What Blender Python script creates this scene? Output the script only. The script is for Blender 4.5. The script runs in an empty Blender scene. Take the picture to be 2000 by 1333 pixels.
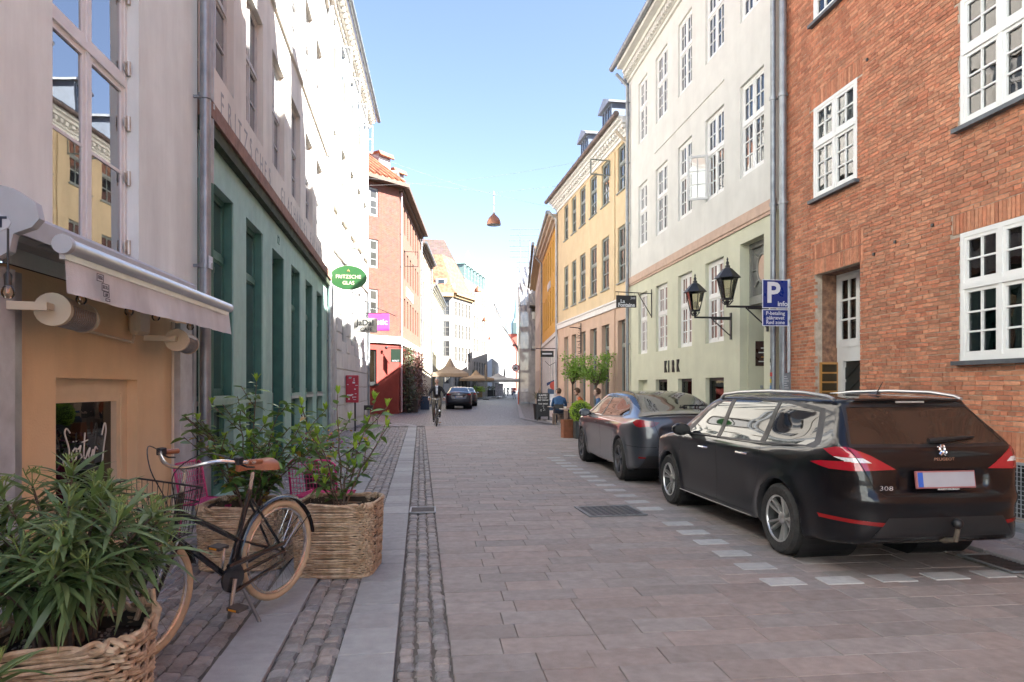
import bpy, bmesh, math, random
import numpy as np
from mathutils import Vector, Matrix, Euler
random.seed(7); np.random.seed(7)
SC = bpy.context.scene
COL = SC.collection
R = math.radians
# ------------------------------------------------------------------ camera
FPX, CAMH, HORY, VPX = 1333.0, 1.53, 757.0, 850.0
YAW = math.atan((1000 - VPX) / FPX)
cd = bpy.data.cameras.new('camera'); cam = bpy.data.objects.new('camera', cd); COL.objects.link(cam)
cd.sensor_width = 36.0; cd.lens = 36.0 * FPX / 2000.0
cd.shift_y = (HORY - 666.5) / 2000.0
cd.clip_start = 0.05; cd.clip_end = 3000
cam.location = (0, 0, CAMH); cam.rotation_euler = (R(90), 0, -YAW)
SC.camera = cam
# ------------------------------------------------------------------ sky, sun, exposure
SUN_EL, SUN_AZ = R(39), R(62)           # azimuth measured from -Y (behind the camera) towards +X
sun_dir = Vector((math.sin(SUN_AZ) * math.cos(SUN_EL), -math.cos(SUN_AZ) * math.cos(SUN_EL), math.sin(SUN_EL)))
w = bpy.data.worlds.new('World'); SC.world = w; w.use_nodes = True
nt = w.node_tree; bg = nt.nodes['Background']
sky = nt.nodes.new('ShaderNodeTexSky'); sky.sky_type = 'NISHITA'; sky.sun_disc = False
sky.sun_elevation = SUN_EL; sky.sun_rotation = math.atan2(sun_dir.x, sun_dir.y)
sky.air_density = 1.0; sky.dust_density = .7; sky.ozone_density = 2.5
tint = nt.nodes.new('ShaderNodeMix'); tint.data_type = 'RGBA'; tint.blend_type = 'MULTIPLY'; tint.inputs[0].default_value = 1.0
tint.inputs[7].default_value = (1.05, .935, .93, 1)      # a little less cyan, as the photograph's sky
nt.links.new(sky.outputs[0], tint.inputs[6]); nt.links.new(tint.outputs[2], bg.inputs[0]); bg.inputs[1].default_value = 0.048
sl = bpy.data.lights.new('sun', 'SUN'); sl.energy = 3.8; sl.angle = R(0.5); sl.color = (1.0, 0.98, 0.94)
so = bpy.data.objects.new('sun', sl); COL.objects.link(so)
so.rotation_euler = (-sun_dir).to_track_quat('-Z', 'Y').to_euler(); so.location = (30, -20, 40)
SC.view_settings.view_transform = 'Standard'; SC.view_settings.look = 'None'
SC.view_settings.exposure = 3.12; SC.view_settings.gamma = 1.0
SC.cycles.use_denoising = True
SC.cycles.max_bounces = 12; SC.cycles.diffuse_bounces = 8; SC.cycles.glossy_bounces = 4
SC.cycles.transparent_max_bounces = 12; SC.cycles.transmission_bounces = 4
SC.cycles.caustics_reflective = True; SC.cycles.blur_glossy = .5; SC.cycles.caustics_refractive = False
SC.cycles.sample_clamp_indirect = 12.0
# ------------------------------------------------------------------ pixel helpers (photograph pixels, 2000 x 1333)
def ray(x, y):
    a = (x - 1000) / FPX
    return Vector((math.sin(YAW) + a * math.cos(YAW), math.cos(YAW) - a * math.sin(YAW), (HORY - y) / FPX))
def gnd(x, y, z=0.0):
    r = ray(x, y); t = (z - CAMH) / r.z
    return Vector((r.x * t, r.y * t, z))
def atY(x, y, Y):
    r = ray(x, y); t = Y / r.y
    return Vector((r.x * t, Y, CAMH + r.z * t))
# ------------------------------------------------------------------ materials
MATS = {}
def mat(name, col, rough=.7, var=.1, scale=5., bump=0., bscale=60., metal=0., piece=0., col2=None, mix2=0., mscale=1.5,
        stain_dapple=0., coat=0., spec=.5, emit=None, alpha=None, sheen=0.):
    if name in MATS: return MATS[name]
    m = bpy.data.materials.new(name); m.use_nodes = True; MATS[name] = m
    n = m.node_tree.nodes; L = m.node_tree.links; b = n['Principled BSDF']
    b.inputs['Roughness'].default_value = rough; b.inputs['Metallic'].default_value = metal
    b.inputs['Specular IOR Level'].default_value = spec
    if coat: b.inputs['Coat Weight'].default_value = coat; b.inputs['Coat Roughness'].default_value = .03
    c = (*col, 1)
    geo = n.new('ShaderNodeNewGeometry')
    def noise(sc, det=4., vec=None, ro=.55):
        t = n.new('ShaderNodeTexNoise'); t.inputs['Scale'].default_value = sc; t.inputs['Detail'].default_value = det
        t.inputs['Roughness'].default_value = ro
        L.new(vec if vec else geo.outputs['Position'], t.inputs['Vector']); return t.outputs['Fac']
    def mr(v, a, b_, lo=.3, hi=.7):
        t = n.new('ShaderNodeMapRange'); t.inputs[1].default_value = lo; t.inputs[2].default_value = hi
        t.inputs[3].default_value = a; t.inputs[4].default_value = b_; L.new(v, t.inputs[0]); return t.outputs[0]
    def math_(op, a, b_=None):
        t = n.new('ShaderNodeMath'); t.operation = op
        for i, v in enumerate((a, b_)):
            if v is None: continue
            if isinstance(v, (int, float)): t.inputs[i].default_value = v
            else: L.new(v, t.inputs[i])
        return t.outputs[0]
    def mixc(f, a, b_, blend='MIX'):
        t = n.new('ShaderNodeMix'); t.data_type = 'RGBA'; t.blend_type = blend
        for s, v in ((0, f), (6, a), (7, b_)):
            if isinstance(v, (int, float)): t.inputs[s].default_value = v
            elif isinstance(v, tuple): t.inputs[s].default_value = v
            else: L.new(v, t.inputs[s])
        return t.outputs[2]
    cur = c; pr = None
    if piece or (col2 and mix2 < 0):
        oi = n.new('ShaderNodeObjectInfo'); at = n.new('ShaderNodeAttribute'); at.attribute_name = 'pv'
        pr = math_('FRACT', math_('ADD', oi.outputs['Random'], at.outputs['Fac']))
    if col2:
        if mix2 < 0:   # mix by piece
            cur = mixc(mr(pr, 0, 1, .5 + mix2 / 2, .5 - mix2 / 2), c, (*col2, 1))
        else:
            cur = mixc(mr(noise(mscale, 6), 0, mix2, .42, .62), c, (*col2, 1))
    k = mr(noise(scale, 6.), 1 - var, 1 + var)
    if piece:
        k = math_('MULTIPLY', k, mr(math_('FRACT', math_('MULTIPLY', pr, 7.31)), 1 - piece, 1 + piece, 0, 1))
    if stain_dapple:
        mp = n.new('ShaderNodeMapping'); mp.inputs['Scale'].default_value = (1.6, 1.6, .22)
        L.new(geo.outputs['Position'], mp.inputs[0])
        k = math_('MULTIPLY', k, mr(noise(1.3, 7., mp.outputs[0], .65), 1 - stain_dapple, 1 + stain_dapple * .25, .33, .6))
    comb = n.new('ShaderNodeCombineColor'); 
    for i in range(3): L.new(k, comb.inputs[i])
    cur = mixc(1.0, cur, comb.outputs[0], 'MULTIPLY')
    L.new(cur, b.inputs['Base Color'])
    if rough > .15 and metal < .5 and not coat:
        L.new(math_('MULTIPLY', mr(noise(scale * 2.3, 3.), .85, 1.15), rough), b.inputs['Roughness'])
    if bump:
        bn = n.new('ShaderNodeBump'); bn.inputs['Strength'].default_value = bump; bn.inputs['Distance'].default_value = .02
        L.new(noise(bscale, 5.), bn.inputs['Height']); L.new(bn.outputs[0], b.inputs['Normal'])
    if emit:
        b.inputs['Emission Color'].default_value = (*emit[:3], 1); b.inputs['Emission Strength'].default_value = emit[3]
    if alpha is not None: b.inputs['Alpha'].default_value = alpha
    return m
def glass_opaque(name, col=(.03, .035, .04), ior=1.9, wob=.35, wscale=2.2):
    if name in MATS: return MATS[name]
    m = mat(name, col, rough=.02, var=.3, scale=1.2)
    n = m.node_tree.nodes; L = m.node_tree.links; b = n['Principled BSDF']; b.inputs['IOR'].default_value = ior
    b.inputs['Specular IOR Level'].default_value = .5
    g = n.new('ShaderNodeNewGeometry'); t = n.new('ShaderNodeTexNoise'); t.inputs['Scale'].default_value = wscale
    L.new(g.outputs['Position'], t.inputs['Vector']); bn = n.new('ShaderNodeBump')
    bn.inputs['Strength'].default_value = wob; bn.inputs['Distance'].default_value = .012
    L.new(t.outputs['Fac'], bn.inputs['Height']); L.new(bn.outputs[0], b.inputs['Normal'])
    return m
def glass_clear(name, tint=(.9, .92, .92), ior=1.55, wob=.25, boost=0.0, wscale=2.5):
    if name in MATS: return MATS[name]
    m = bpy.data.materials.new(name); m.use_nodes = True; MATS[name] = m
    n = m.node_tree.nodes; L = m.node_tree.links; n.remove(n['Principled BSDF']); out = n['Material Output']
    tr = n.new('ShaderNodeBsdfTransparent'); tr.inputs[0].default_value = (*tint, 1)
    gl = n.new('ShaderNodeBsdfGlossy'); gl.inputs['Roughness'].default_value = .01
    fr = n.new('ShaderNodeFresnel'); fr.inputs[0].default_value = ior
    g = n.new('ShaderNodeNewGeometry'); t = n.new('ShaderNodeTexNoise'); t.inputs['Scale'].default_value = wscale
    L.new(g.outputs['Position'], t.inputs['Vector']); bn = n.new('ShaderNodeBump')
    bn.inputs['Strength'].default_value = wob; bn.inputs['Distance'].default_value = .012
    L.new(t.outputs['Fac'], bn.inputs['Height']); L.new(bn.outputs[0], gl.inputs['Normal']); L.new(bn.outputs[0], fr.inputs['Normal'])
    f = fr.outputs[0]
    if boost:
        a = n.new('ShaderNodeMath'); a.operation = 'ADD'; a.use_clamp = True; a.inputs[1].default_value = boost; L.new(f, a.inputs[0]); f = a.outputs[0]
    mx = n.new('ShaderNodeMixShader'); L.new(f, mx.inputs[0]); L.new(tr.outputs[0], mx.inputs[1]); L.new(gl.outputs[0], mx.inputs[2])
    L.new(mx.outputs[0], out.inputs[0]); return m
# ------------------------------------------------------------------ mesh builder
class MB:
    def __init__(s): s.v = []; s.f = []; s.m = []; s.pv = []; s.cm = 0; s.cp = 0.; s.uvless = True
    def add(s, vs, fs):
        o = len(s.v); s.v.extend([tuple(v) for v in vs])
        for f in fs: s.f.append(tuple(i + o for i in f)); s.m.append(s.cm); s.pv.append(s.cp)
    def quad(s, a, b, c, d): s.add([a, b, c, d], [(0, 1, 2, 3)])
    def box(s, x0, x1, y0, y1, z0, z1, M=None, skip=()):
        if x0 > x1: x0, x1 = x1, x0
        if y0 > y1: y0, y1 = y1, y0
        if z0 > z1: z0, z1 = z1, z0
        vs = [Vector(p) for p in ((x0,y0,z0),(x1,y0,z0),(x1,y1,z0),(x0,y1,z0),(x0,y0,z1),(x1,y0,z1),(x1,y1,z1),(x0,y1,z1))]
        if M is not None: vs = [M @ p for p in vs]
        fs = {'b': (0,3,2,1), 't': (4,5,6,7), 'f': (0,1,5,4), 'r': (1,2,6,5), 'k': (2,3,7,6), 'l': (3,0,4,7)}
        s.add(vs, [f for k, f in fs.items() if k not in skip]); return s
    def cbox(s, x0, x1, y0, y1, z0, z1, c=.01, M=None):     # box with chamfered edges
        P = []; 
        for z, i in ((z0, c), (z0 + c, 0), (z1 - c, 0), (z1, c)):
            P.append([(x0+i, y0+i, z), (x1-i, y0+i, z), (x1-i, y1-i, z), (x0+i, y1-i, z)])
        # chamfer vertical edges for the middle rings
        rings = []
        for k, ring in enumerate(P):
            z = ring[0][2]
            if k in (1, 2): rings.append([(x0+c,y0,z),(x1-c,y0,z),(x1,y0+c,z),(x1,y1-c,z),(x1-c,y1,z),(x0+c,y1,z),(x0,y1-c,z),(x0,y0+c,z)])
            else: rings.append([(x0+c,y0+c,z),(x1-c,y0+c,z),(x1-c,y0+c,z),(x1-c,y1-c,z),(x1-c,y1-c,z),(x0+c,y1-c,z),(x0+c,y1-c,z),(x0+c,y0+c,z)])
        vs = []; fs = []
        b4 = [(x0+c,y0+c,z0),(x1-c,y0+c,z0),(x1-c,y1-c,z0),(x0+c,y1-c,z0)]
        t4 = [(x0+c,y0+c,z1),(x1-c,y0+c,z1),(x1-c,y1-c,z1),(x0+c,y1-c,z1)]
        vs = b4 + rings[1] + rings[2] + t4
        fs = [(3,2,1,0), (20,21,22,23)]
        for i in range(8): fs.append((4+i, 4+(i+1)%8, 12+(i+1)%8, 12+i))
        for q in range(4):
            e0, e1 = 2*q, 2*q+1; e2 = (2*q+2) % 8
            fs.append((q, (q+1)%4, 4+e1, 4+e0)); fs.append(((q+1)%4, 4+e2, 4+e1))
            fs.append((12+e0, 12+e1, 20+(q+1)%4, 20+q)); fs.append((12+e1, 12+e2, 20+(q+1)%4))
        vs = [Vector(p) for p in vs]
        if M is not None: vs = [M @ p for p in vs]
        s.add(vs, fs); return s
    def tube(s, pts, r, n=8, cap=True, closed=False):
        pts = [Vector(p) for p in pts]; N = len(pts)
        rs = r if isinstance(r, (list, tuple)) else [r] * N
        vs = []; prev = None
        for i, p in enumerate(pts):
            if closed: t = pts[(i+1) % N] - pts[i-1]
            else: t = pts[min(i+1, N-1)] - pts[max(i-1, 0)]
            if t.length < 1e-9: t = Vector((0,0,1))
            t.normalize()
            if prev is None:
                a = Vector((0,0,1)) if abs(t.z) < .9 else Vector((1,0,0)); u = t.cross(a).normalized()
            else:
                u = prev - t * prev.dot(t); u = u.normalized() if u.length > 1e-6 else t.orthogonal().normalized()
            prev = u; v = t.cross(u)
            for k in range(n):
                a = 2*math.pi*k/n; vs.append(p + (u*math.cos(a) + v*math.sin(a)) * rs[i])
        fs = []
        for i in range(N if closed else N-1):
            j = (i+1) % N
            for k in range(n): fs.append((i*n+k, i*n+(k+1)%n, j*n+(k+1)%n, j*n+k))
        if cap and not closed:
            fs.append(tuple(reversed(range(n)))); fs.append(tuple(range((N-1)*n, N*n)))
        s.add(vs, fs); return s
    def lathe(s, prof, n=20, M=None, a0=0., a1=2*math.pi):   # prof: (r,z)
        full = abs(a1 - a0 - 2*math.pi) < 1e-6; c = n if full else n+1
        vs = [Vector((r*math.cos(a0+(a1-a0)*k/n), r*math.sin(a0+(a1-a0)*k/n), z)) for r, z in prof for k in range(c)]
        if M is not None: vs = [M @ p for p in vs]
        fs = []
        for i in range(len(prof)-1):
            for k in range(n):
                k2 = (k+1) % c; fs.append((i*c+k, i*c+k2, (i+1)*c+k2, (i+1)*c+k))
        s.add(vs, fs); return s
    def prism(s, poly, y0, y1, M=None):    # poly in (x,z), extruded along y
        n = len(poly); vs = [Vector((x, y0, z)) for x, z in poly] + [Vector((x, y1, z)) for x, z in poly]
        if M is not None: vs = [M @ p for p in vs]
        s.add(vs, [tuple(range(n)), tuple(range(2*n-1, n-1, -1))] + [((i+1)%n, i, n+i, n+(i+1)%n) for i in range(n)]); return s
    def sphere(s, c, r, n=12, m=8, sx=1, sy=1, sz=1):
        prof = [(max(1e-4, math.sin(math.pi*i/m)), -math.cos(math.pi*i/m)) for i in range(m+1)]
        s.lathe(prof, n, Matrix.Translation(c) @ Matrix.Diagonal((r*sx, r*sy, r*sz, 1))); return s
    def mesh(s, name='m'):
        me = bpy.data.meshes.new(name); me.from_pydata([tuple(v) for v in s.v], [], s.f); me.update()
        if any(s.m): me.polygons.foreach_set('material_index', s.m)
        if any(s.pv):
            a = me.attributes.new('pv', 'FLOAT', 'FACE'); a.data.foreach_set('value', s.pv)
        return me
    def obj(s, name, mats, parent=None, smooth=False, fix=True, M=None, bevel=0):
        me = s.mesh(name); o = link(name, me, parent, M)
        for m in (mats if isinstance(mats, (list, tuple)) else [mats]): me.materials.append(m)
        if fix: fixn(me)
        if smooth: smooth_me(me, smooth if not isinstance(smooth, bool) else 40)
        return o
def fixn(me):
    b = bmesh.new(); b.from_mesh(me); bmesh.ops.recalc_face_normals(b, faces=b.faces[:]); b.to_mesh(me); b.free()
def smooth_me(me, ang=40):
    me.polygons.foreach_set('use_smooth', [True]*len(me.polygons))
    try: me.set_sharp_from_angle(angle=R(ang))
    except Exception: pass
    me.update()
def link(name, data, parent=None, M=None):
    o = bpy.data.objects.new(name, data); COL.objects.link(o)
    if parent is not None: o.parent = parent
    if M is not None: o.matrix_basis = M
    return o
def tag(o, label=None, cat=None, group=None, kind=None):
    if label: o['label'] = label
    if cat: o['category'] = cat
    if group: o['group'] = group
    if kind: o['kind'] = kind
    return o
def thing(name, label, cat, M=None, group=None):
    o = link(name, None, None, M if M is not None else Matrix()); o.empty_display_size = .2
    return tag(o, label, cat, group)
def T(x, y, z=0, rz=0, s=1):
    return Matrix.Translation((x, y, z)) @ Matrix.Rotation(rz, 4, 'Z') @ Matrix.Scale(s, 4)
def copy_tree(o, parent=None):
    c = o.copy(); COL.objects.link(c); c.parent = parent
    for ch in list(o.children): copy_tree(ch, c)
    return c
def worldmat(o):
    m = o.matrix_basis.copy(); p = o.parent
    while p: m = p.matrix_basis @ m; p = p.parent
    return m
def inview(p, margin=.05):
    d = p.x*math.sin(YAW) + p.y*math.cos(YAW)
    if d < .3: return 0
    x = (1000 + FPX*(p.x*math.cos(YAW) - p.y*math.sin(YAW))/d)/2000; y = (HORY - FPX*(p.z-CAMH)/d)/1333
    return 1/d if -margin < x < 1+margin and -margin < y < 1+margin else 0
def pieces(parent, name, items, meshes, mt, mass, limit=300, score=None):
    """items: (Matrix in the parent's frame, mesh index). The largest in view become objects, the rest one joined part."""
    W = worldmat(parent); sc = []
    for M, k in items:
        p = (W @ M).translation; sc.append(inview(p) if score is None else score(p))
    order = sorted(range(len(items)), key=lambda i: -sc[i]); big = set(order[:limit])
    for me in meshes:
        if mt is not None and not me.materials: me.materials.append(mt)
    for i in order[:limit]:
        M, k = items[i]; o = link(name, meshes[k], parent, M)
    rest = order[limit:]
    if rest:
        V = []; Fc = []; PV = []; off = 0
        cache = []
        for me in meshes:
            v = np.empty(len(me.vertices)*3); me.vertices.foreach_get('co', v); cache.append((v.reshape(-1, 3), [tuple(p.vertices) for p in me.polygons]))
        for i in rest:
            M, k = items[i]; v, f = cache[k]; A = np.array(M)
            V.append(v @ A[:3, :3].T + A[:3, 3]); Fc.extend([tuple(j+off for j in q) for q in f]); PV.extend([random.random()]*len(f)); off += len(v)
        me = bpy.data.meshes.new(mass); me.from_pydata(np.concatenate(V).tolist(), [], Fc); me.update()
        a = me.attributes.new('pv', 'FLOAT', 'FACE'); a.data.foreach_set('value', PV)
        me.materials.append(mt); o = link(mass, me, parent); o['kind'] = 'stuff'
        if meshes[0].polygons[0].use_smooth: me.polygons.foreach_set('use_smooth', [True]*len(me.polygons))
def text_mesh(body, size, depth=.01, align='CENTER', xs=1.0, shear=0., weight=0.):
    cu = bpy.data.curves.new('txt', 'FONT'); cu.body = body; cu.size = size; cu.extrude = depth/2
    cu.align_x = align; cu.align_y = 'CENTER'; cu.shear = shear; cu.offset = weight; cu.resolution_u = 3
    o = bpy.data.objects.new('txt', cu); COL.objects.link(o)
    dg = bpy.context.evaluated_depsgraph_get(); me = bpy.data.meshes.new_from_object(o.evaluated_get(dg))
    bpy.data.objects.remove(o); bpy.data.curves.remove(cu)
    me.transform(Matrix.Rotation(R(90), 4, 'X') @ Matrix.Diagonal((xs, 1, 1, 1))); me.materials.clear()
    return me       # reads along +x, up +z, faces -y
def text(name, body, size, mt, parent, M=None, **k):
    me = text_mesh(body, size, **k); me.materials.append(mt); return link(name, me, parent, M)
# ------------------------------------------------------------------ shared materials
WHITE = mat('white_paint', (.74, .74, .71), .45, .05, 3)
CREAMP = mat('cream_paint', (.68, .62, .52), .5, .06, 3)
GREYP = mat('grey_green_paint', (.22, .25, .23), .5, .1, 4)
DARKP = mat('dark_paint', (.02, .022, .022), .4, .2, 4)
SLATEP = mat('slate', (.09, .1, .11), .55, .25, 6, .3, 40, piece=.25)
ZINC = mat('zinc', (.27, .29, .31), .42, .22, 5, .1, 30, metal=.55)
ZINCL = mat('zinc_light', (.36, .38, .4), .42, .2, 5, .1, 30, metal=.45)
IRON = mat('black_iron', (.018, .018, .02), .4, .3, 8)
GLASS = glass_opaque('window_glass', (.025, .03, .035), 1.75, .3, 2.0)
GLASSL = glass_opaque('window_glass_pale', (.16, .16, .155), 1.7, .3, 2.0)
GLASSC = glass_clear('clear_glass', (.86, .9, .9), 1.75, .3, .03, 1.8)
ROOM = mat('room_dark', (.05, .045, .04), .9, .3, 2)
CURT = mat('curtain', (.62, .58, .5), .9, .1, 3)
REDTILE = mat('red_tile', (.24, .085, .045), .8, .25, 3, .4, 14, col2=(.32, .14, .07), mix2=.8, mscale=3)
GREYROOF = mat('grey_roof', (.07, .07, .08), .75, .25, 3, .3, 14)
BROWNROOF = mat('brown_roof', (.17, .12, .1), .8, .3, 2.5, .3, 10, col2=(.28, .15, .12), mix2=.7)
# ------------------------------------------------------------------ building helper
class Bld:
    """A facade along the street. local x = to the right as seen from the street, y = into the house, z = up."""
    def __init__(s, name, label, p0, d, side, cat='building'):
        n = math.hypot(1, d); u = Vector((d/n, 1/n, 0)); s.n = n; s.p0 = p0; s.sg = -1 if side == 'R' else 1; s.d = d
        right = u * s.sg; inward = Vector((1/n, -d/n, 0)) * (1 if side == 'R' else -1)
        M = Matrix((( right.x, inward.x, 0, p0[0]), (right.y, inward.y, 0, p0[1]), (0, 0, 1, 0), (0, 0, 0, 1)))
        s.M = M; s.root = thing(name, label, cat, M); s.cache = {}
    def x(s, Y): return s.sg * (Y - s.p0[1]) * s.n
    def wall(s, Y0, Y1, z0, z1, mt, holes=(), rev=.12, y=0., name='wall', thick=0):
        xa, xb = sorted((s.x(Y0), s.x(Y1))); H = []
        for h in holes:
            a, b = sorted((s.x(h[0]), s.x(h[1]))); 
            if h[3] > z0 and h[2] < z1: H.append((max(a, xa), min(b, xb), max(h[2], z0), min(h[3], z1)))
        return wall_obj(s.root, name, xa, xb, z0, z1, mt, H, rev, y)
    def win(s, Y0, Y1, z0, z1, st, **k):
        a, b = sorted((s.x(Y0), s.x(Y1))); return window(s.root, a, b, z0, z1, st, s.cache, **k)
    def box(s, name, mt, Y0, Y1, y0, y1, z0, z1, parent=None, c=0):
        a, b = sorted((s.x(Y0), s.x(Y1))); m = MB()
        if c: m.cbox(a, b, y0, y1, z0, z1, c)
        else: m.box(a, b, y0, y1, z0, z1)
        return m.obj(name, mt, parent or s.root)
    def gutter(s, Y0, Y1, y, z, r=.075, mt=None):
        m = MB(); m.tube([(s.x(Y0), y, z), (s.x(Y1), y, z)], r, 10)
        k = int(abs(Y1-Y0)/.8)
        for i in range(k+1):
            Y = Y0 + (Y1-Y0)*i/max(k, 1); m.tube([(s.x(Y)-.02, y, z), (s.x(Y)+.02, y, z)], r*1.12, 10)
        return m.obj('gutter', mt or ZINC, s.root, 50)
    def pipe(s, Y, z0, z1, y=-.1, r=.05, mt=None, ytop=None, name='downpipe'):
        m = MB(); x = s.x(Y); pts = [(x, y, z0), (x, y, z1)]
        if ytop is not None: pts += [(x, y + (ytop-y)*.3, z1+.12), (x, ytop, z1+.38)]
        m.tube(pts, r, 10)
        z = z0 + .9
        while z < z1: m.tube([(x, y, z-.03), (x, y, z+.03)], r*1.22, 10); m.box(x-.015, x+.015, y, 0, z-.015, z+.015); z += 1.9
        return m.obj(name, mt or ZINC, s.root, 50)
    def cornice(s, Y0, Y1, z, mt, prof=((.05, 0, .12), (.14, .12, .2), (.3, .2, .3)), dent=None, name='cornice'):
        a, b = sorted((s.x(Y0), s.x(Y1))); m = MB()
        for o, za, zb in prof: m.box(a, b, -o, .05, z+za, z+zb)
        c = m.obj(name, mt, s.root)
        if dent:
            pitch, w, o, za, zb = dent; m = MB(); x = a + pitch/2; m.cbox(-w/2, w/2, -o, 0, z+za, z+zb, .012); dme = m.mesh('dentil'); dme.materials.append(mt)
            while x < b: link('dentil', dme, c, Matrix.Translation((x, 0, 0))); x += pitch
        return c
    def roof(s, Y0, Y1, z, depth, rise, mt, over=.02, name='roof', hip=None, tiles=None):
        a, b = sorted((s.x(Y0), s.x(Y1))); m = MB(); t = .12; sl = rise/depth
        m.prism([(-over, z - over*sl), (depth, z+rise), (2*depth, z), (2*depth, z-.2), (-over, z-over*sl-t)], a, b,
                Matrix(((0,1,0,0),(1,0,0,0),(0,0,1,0),(0,0,0,1))))
        bw = MB(); bw.box(a, b, 2*depth-.1, 2*depth, 0, z); bw.box(a, b, .9, 2*depth-.1, z-.16, z-.1); bw.obj('back_wall', ROOM, s.root)  # unseen back wall added so sun does not leak through the house
        return m.obj(name, mt, s.root)
    def dormer(s, Y, y, z, w, h, dep, fm, wm, gm, rm=None, arch=False, n=2):
        x = s.x(Y); m = MB(); m.box(x-w/2, x+w/2, y, y+dep, z, z+h)
        d = m.obj('dormer', wm, s.root); m = MB()
        m.prism([(x-w/2-.12, z+h), (x, z+h+.3), (x+w/2+.12, z+h), (x+w/2+.12, z+h-.07), (x-w/2-.12, z+h-.07)], y-.15, y+dep)
        m.obj('dormer_roof', rm or wm, d)
        m = MB(); pw = (w-.16)/n
        for i in range(n):
            x0 = x - w/2 + .08 + i*pw; fr = .04
            m.box(x0, x0+fr, y-.03, y, z+.1, z+h-.1); m.box(x0+pw-fr, x0+pw, y-.03, y, z+.1, z+h-.1)
            for k in range(4): zz = z+.1+(h-.2)*k/3; m.box(x0+fr, x0+pw-fr, y-.028, y, zz-.02, zz+.02)
        m.obj('dormer_window', fm, d)
        m = MB(); m.quad((x-w/2+.09, y-.008, z+.1), (x+w/2-.09, y-.008, z+.1), (x+w/2-.09, y-.008, z+h-.1), (x-w/2+.09, y-.008, z+h-.1)); m.obj('pane', gm, d)
        return d
def wall_obj(parent, name, xa, xb, z0, z1, mt, H, rev=.12, y=0.):
    xs = sorted(set([xa, xb] + [v for h in H for v in h[:2]])); zs = sorted(set([z0, z1] + [v for h in H for v in h[2:]]))
    m = MB(); idx = {}
    def V(x, z):
        if (x, z) not in idx: idx[(x, z)] = len(m.v); m.v.append((x, y, z))
        return idx[(x, z)]
    for i in range(len(xs)-1):
        for j in range(len(zs)-1):
            cx, cz = (xs[i]+xs[i+1])/2, (zs[j]+zs[j+1])/2
            if any(h[0] < cx < h[1] and h[2] < cz < h[3] for h in H): continue
            m.f.append((V(xs[i], zs[j]), V(xs[i+1], zs[j]), V(xs[i+1], zs[j+1]), V(xs[i], zs[j+1]))); m.m.append(0); m.pv.append(0)
    for h in H:
        a, b, c, d = h; q = y + rev
        m.quad((a, y, c), (a, y, d), (a, q, d), (a, q, c)); m.quad((b, y, d), (b, y, c), (b, q, c), (b, q, d))
        m.quad((a, y, d), (b, y, d), (b, q, d), (a, q, d)); m.quad((b, y, c), (a, y, c), (a, q, c), (b, q, c))
    return m.obj(name, mt, parent, fix=False)
def win_geo(w, h, st):
    """frame boxes and pane rectangles of a window with lower left corner at the origin, front at y=0"""
    m = MB(); panes = []; t = st.get('t', .06); dp = st.get('dp', .06); tf = st.get('tf', .6); nc = st.get('nc', 2)
    mul = st.get('mul', .05); bar = st.get('bar', .022); sti = st.get('sti', .04)
    m.box(0, t, 0, dp, 0, h); m.box(w-t, w, 0, dp, 0, h); m.box(t, w-t, 0, dp, 0, t); m.box(t, w-t, 0, dp, h-t, h)
    rows = []
    if tf < 1:
        zt = t + (h-2*t)*tf; m.box(t, w-t, -.012, dp, zt-mul*.6, zt+mul*.6); rows = [(t, zt-mul*.6, st['lo']), (zt+mul*.6, h-t, st['up'])]
    else: rows = [(t, h-t, st['lo'])]
    cw = (w - 2*t - mul*(nc-1))/nc
    for c in range(nc):
        x0 = t + c*(cw+mul); x1 = x0 + cw
        if c: m.box(x0-mul, x0, -.006, dp, t, h-t)
        for z0, z1, (gc, gr) in rows:
            a = .008; m.box(x0, x0+sti, a, dp-.01, z0, z1); m.box(x1-sti, x1, a, dp-.01, z0, z1)
            m.box(x0+sti, x1-sti, a, dp-.01, z0, z0+sti*1.3); m.box(x0+sti, x1-sti, a, dp-.01, z1-sti, z1)
            X0, X1, Z0, Z1 = x0+sti, x1-sti, z0+sti*1.3, z1-sti
            for i in range(1, gc): xx = X0+(X1-X0)*i/gc; m.box(xx-bar/2, xx+bar/2, a+.004, dp-.02, Z0, Z1)
            for j in range(1, gr):
                zz = Z0+(Z1-Z0)*j/gr
                for i in range(gc):
                    xa = X0+(X1-X0)*i/gc + (bar/2 if i else 0); xb = X0+(X1-X0)*(i+1)/gc - (bar/2 if i < gc-1 else 0); m.box(xa, xb, a+.004, dp-.02, zz-bar/2, zz+bar/2)
            for i in range(gc):
                for j in range(gr):
                    panes.append((X0+(X1-X0)*i/gc+bar/2*(i > 0), X0+(X1-X0)*(i+1)/gc-bar/2*(i < gc-1), Z0+(Z1-Z0)*j/gr+bar/2*(j > 0), Z0+(Z1-Z0)*(j+1)/gr-bar/2*(j < gr-1)))
    return m, panes
PANEC = {}
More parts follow.
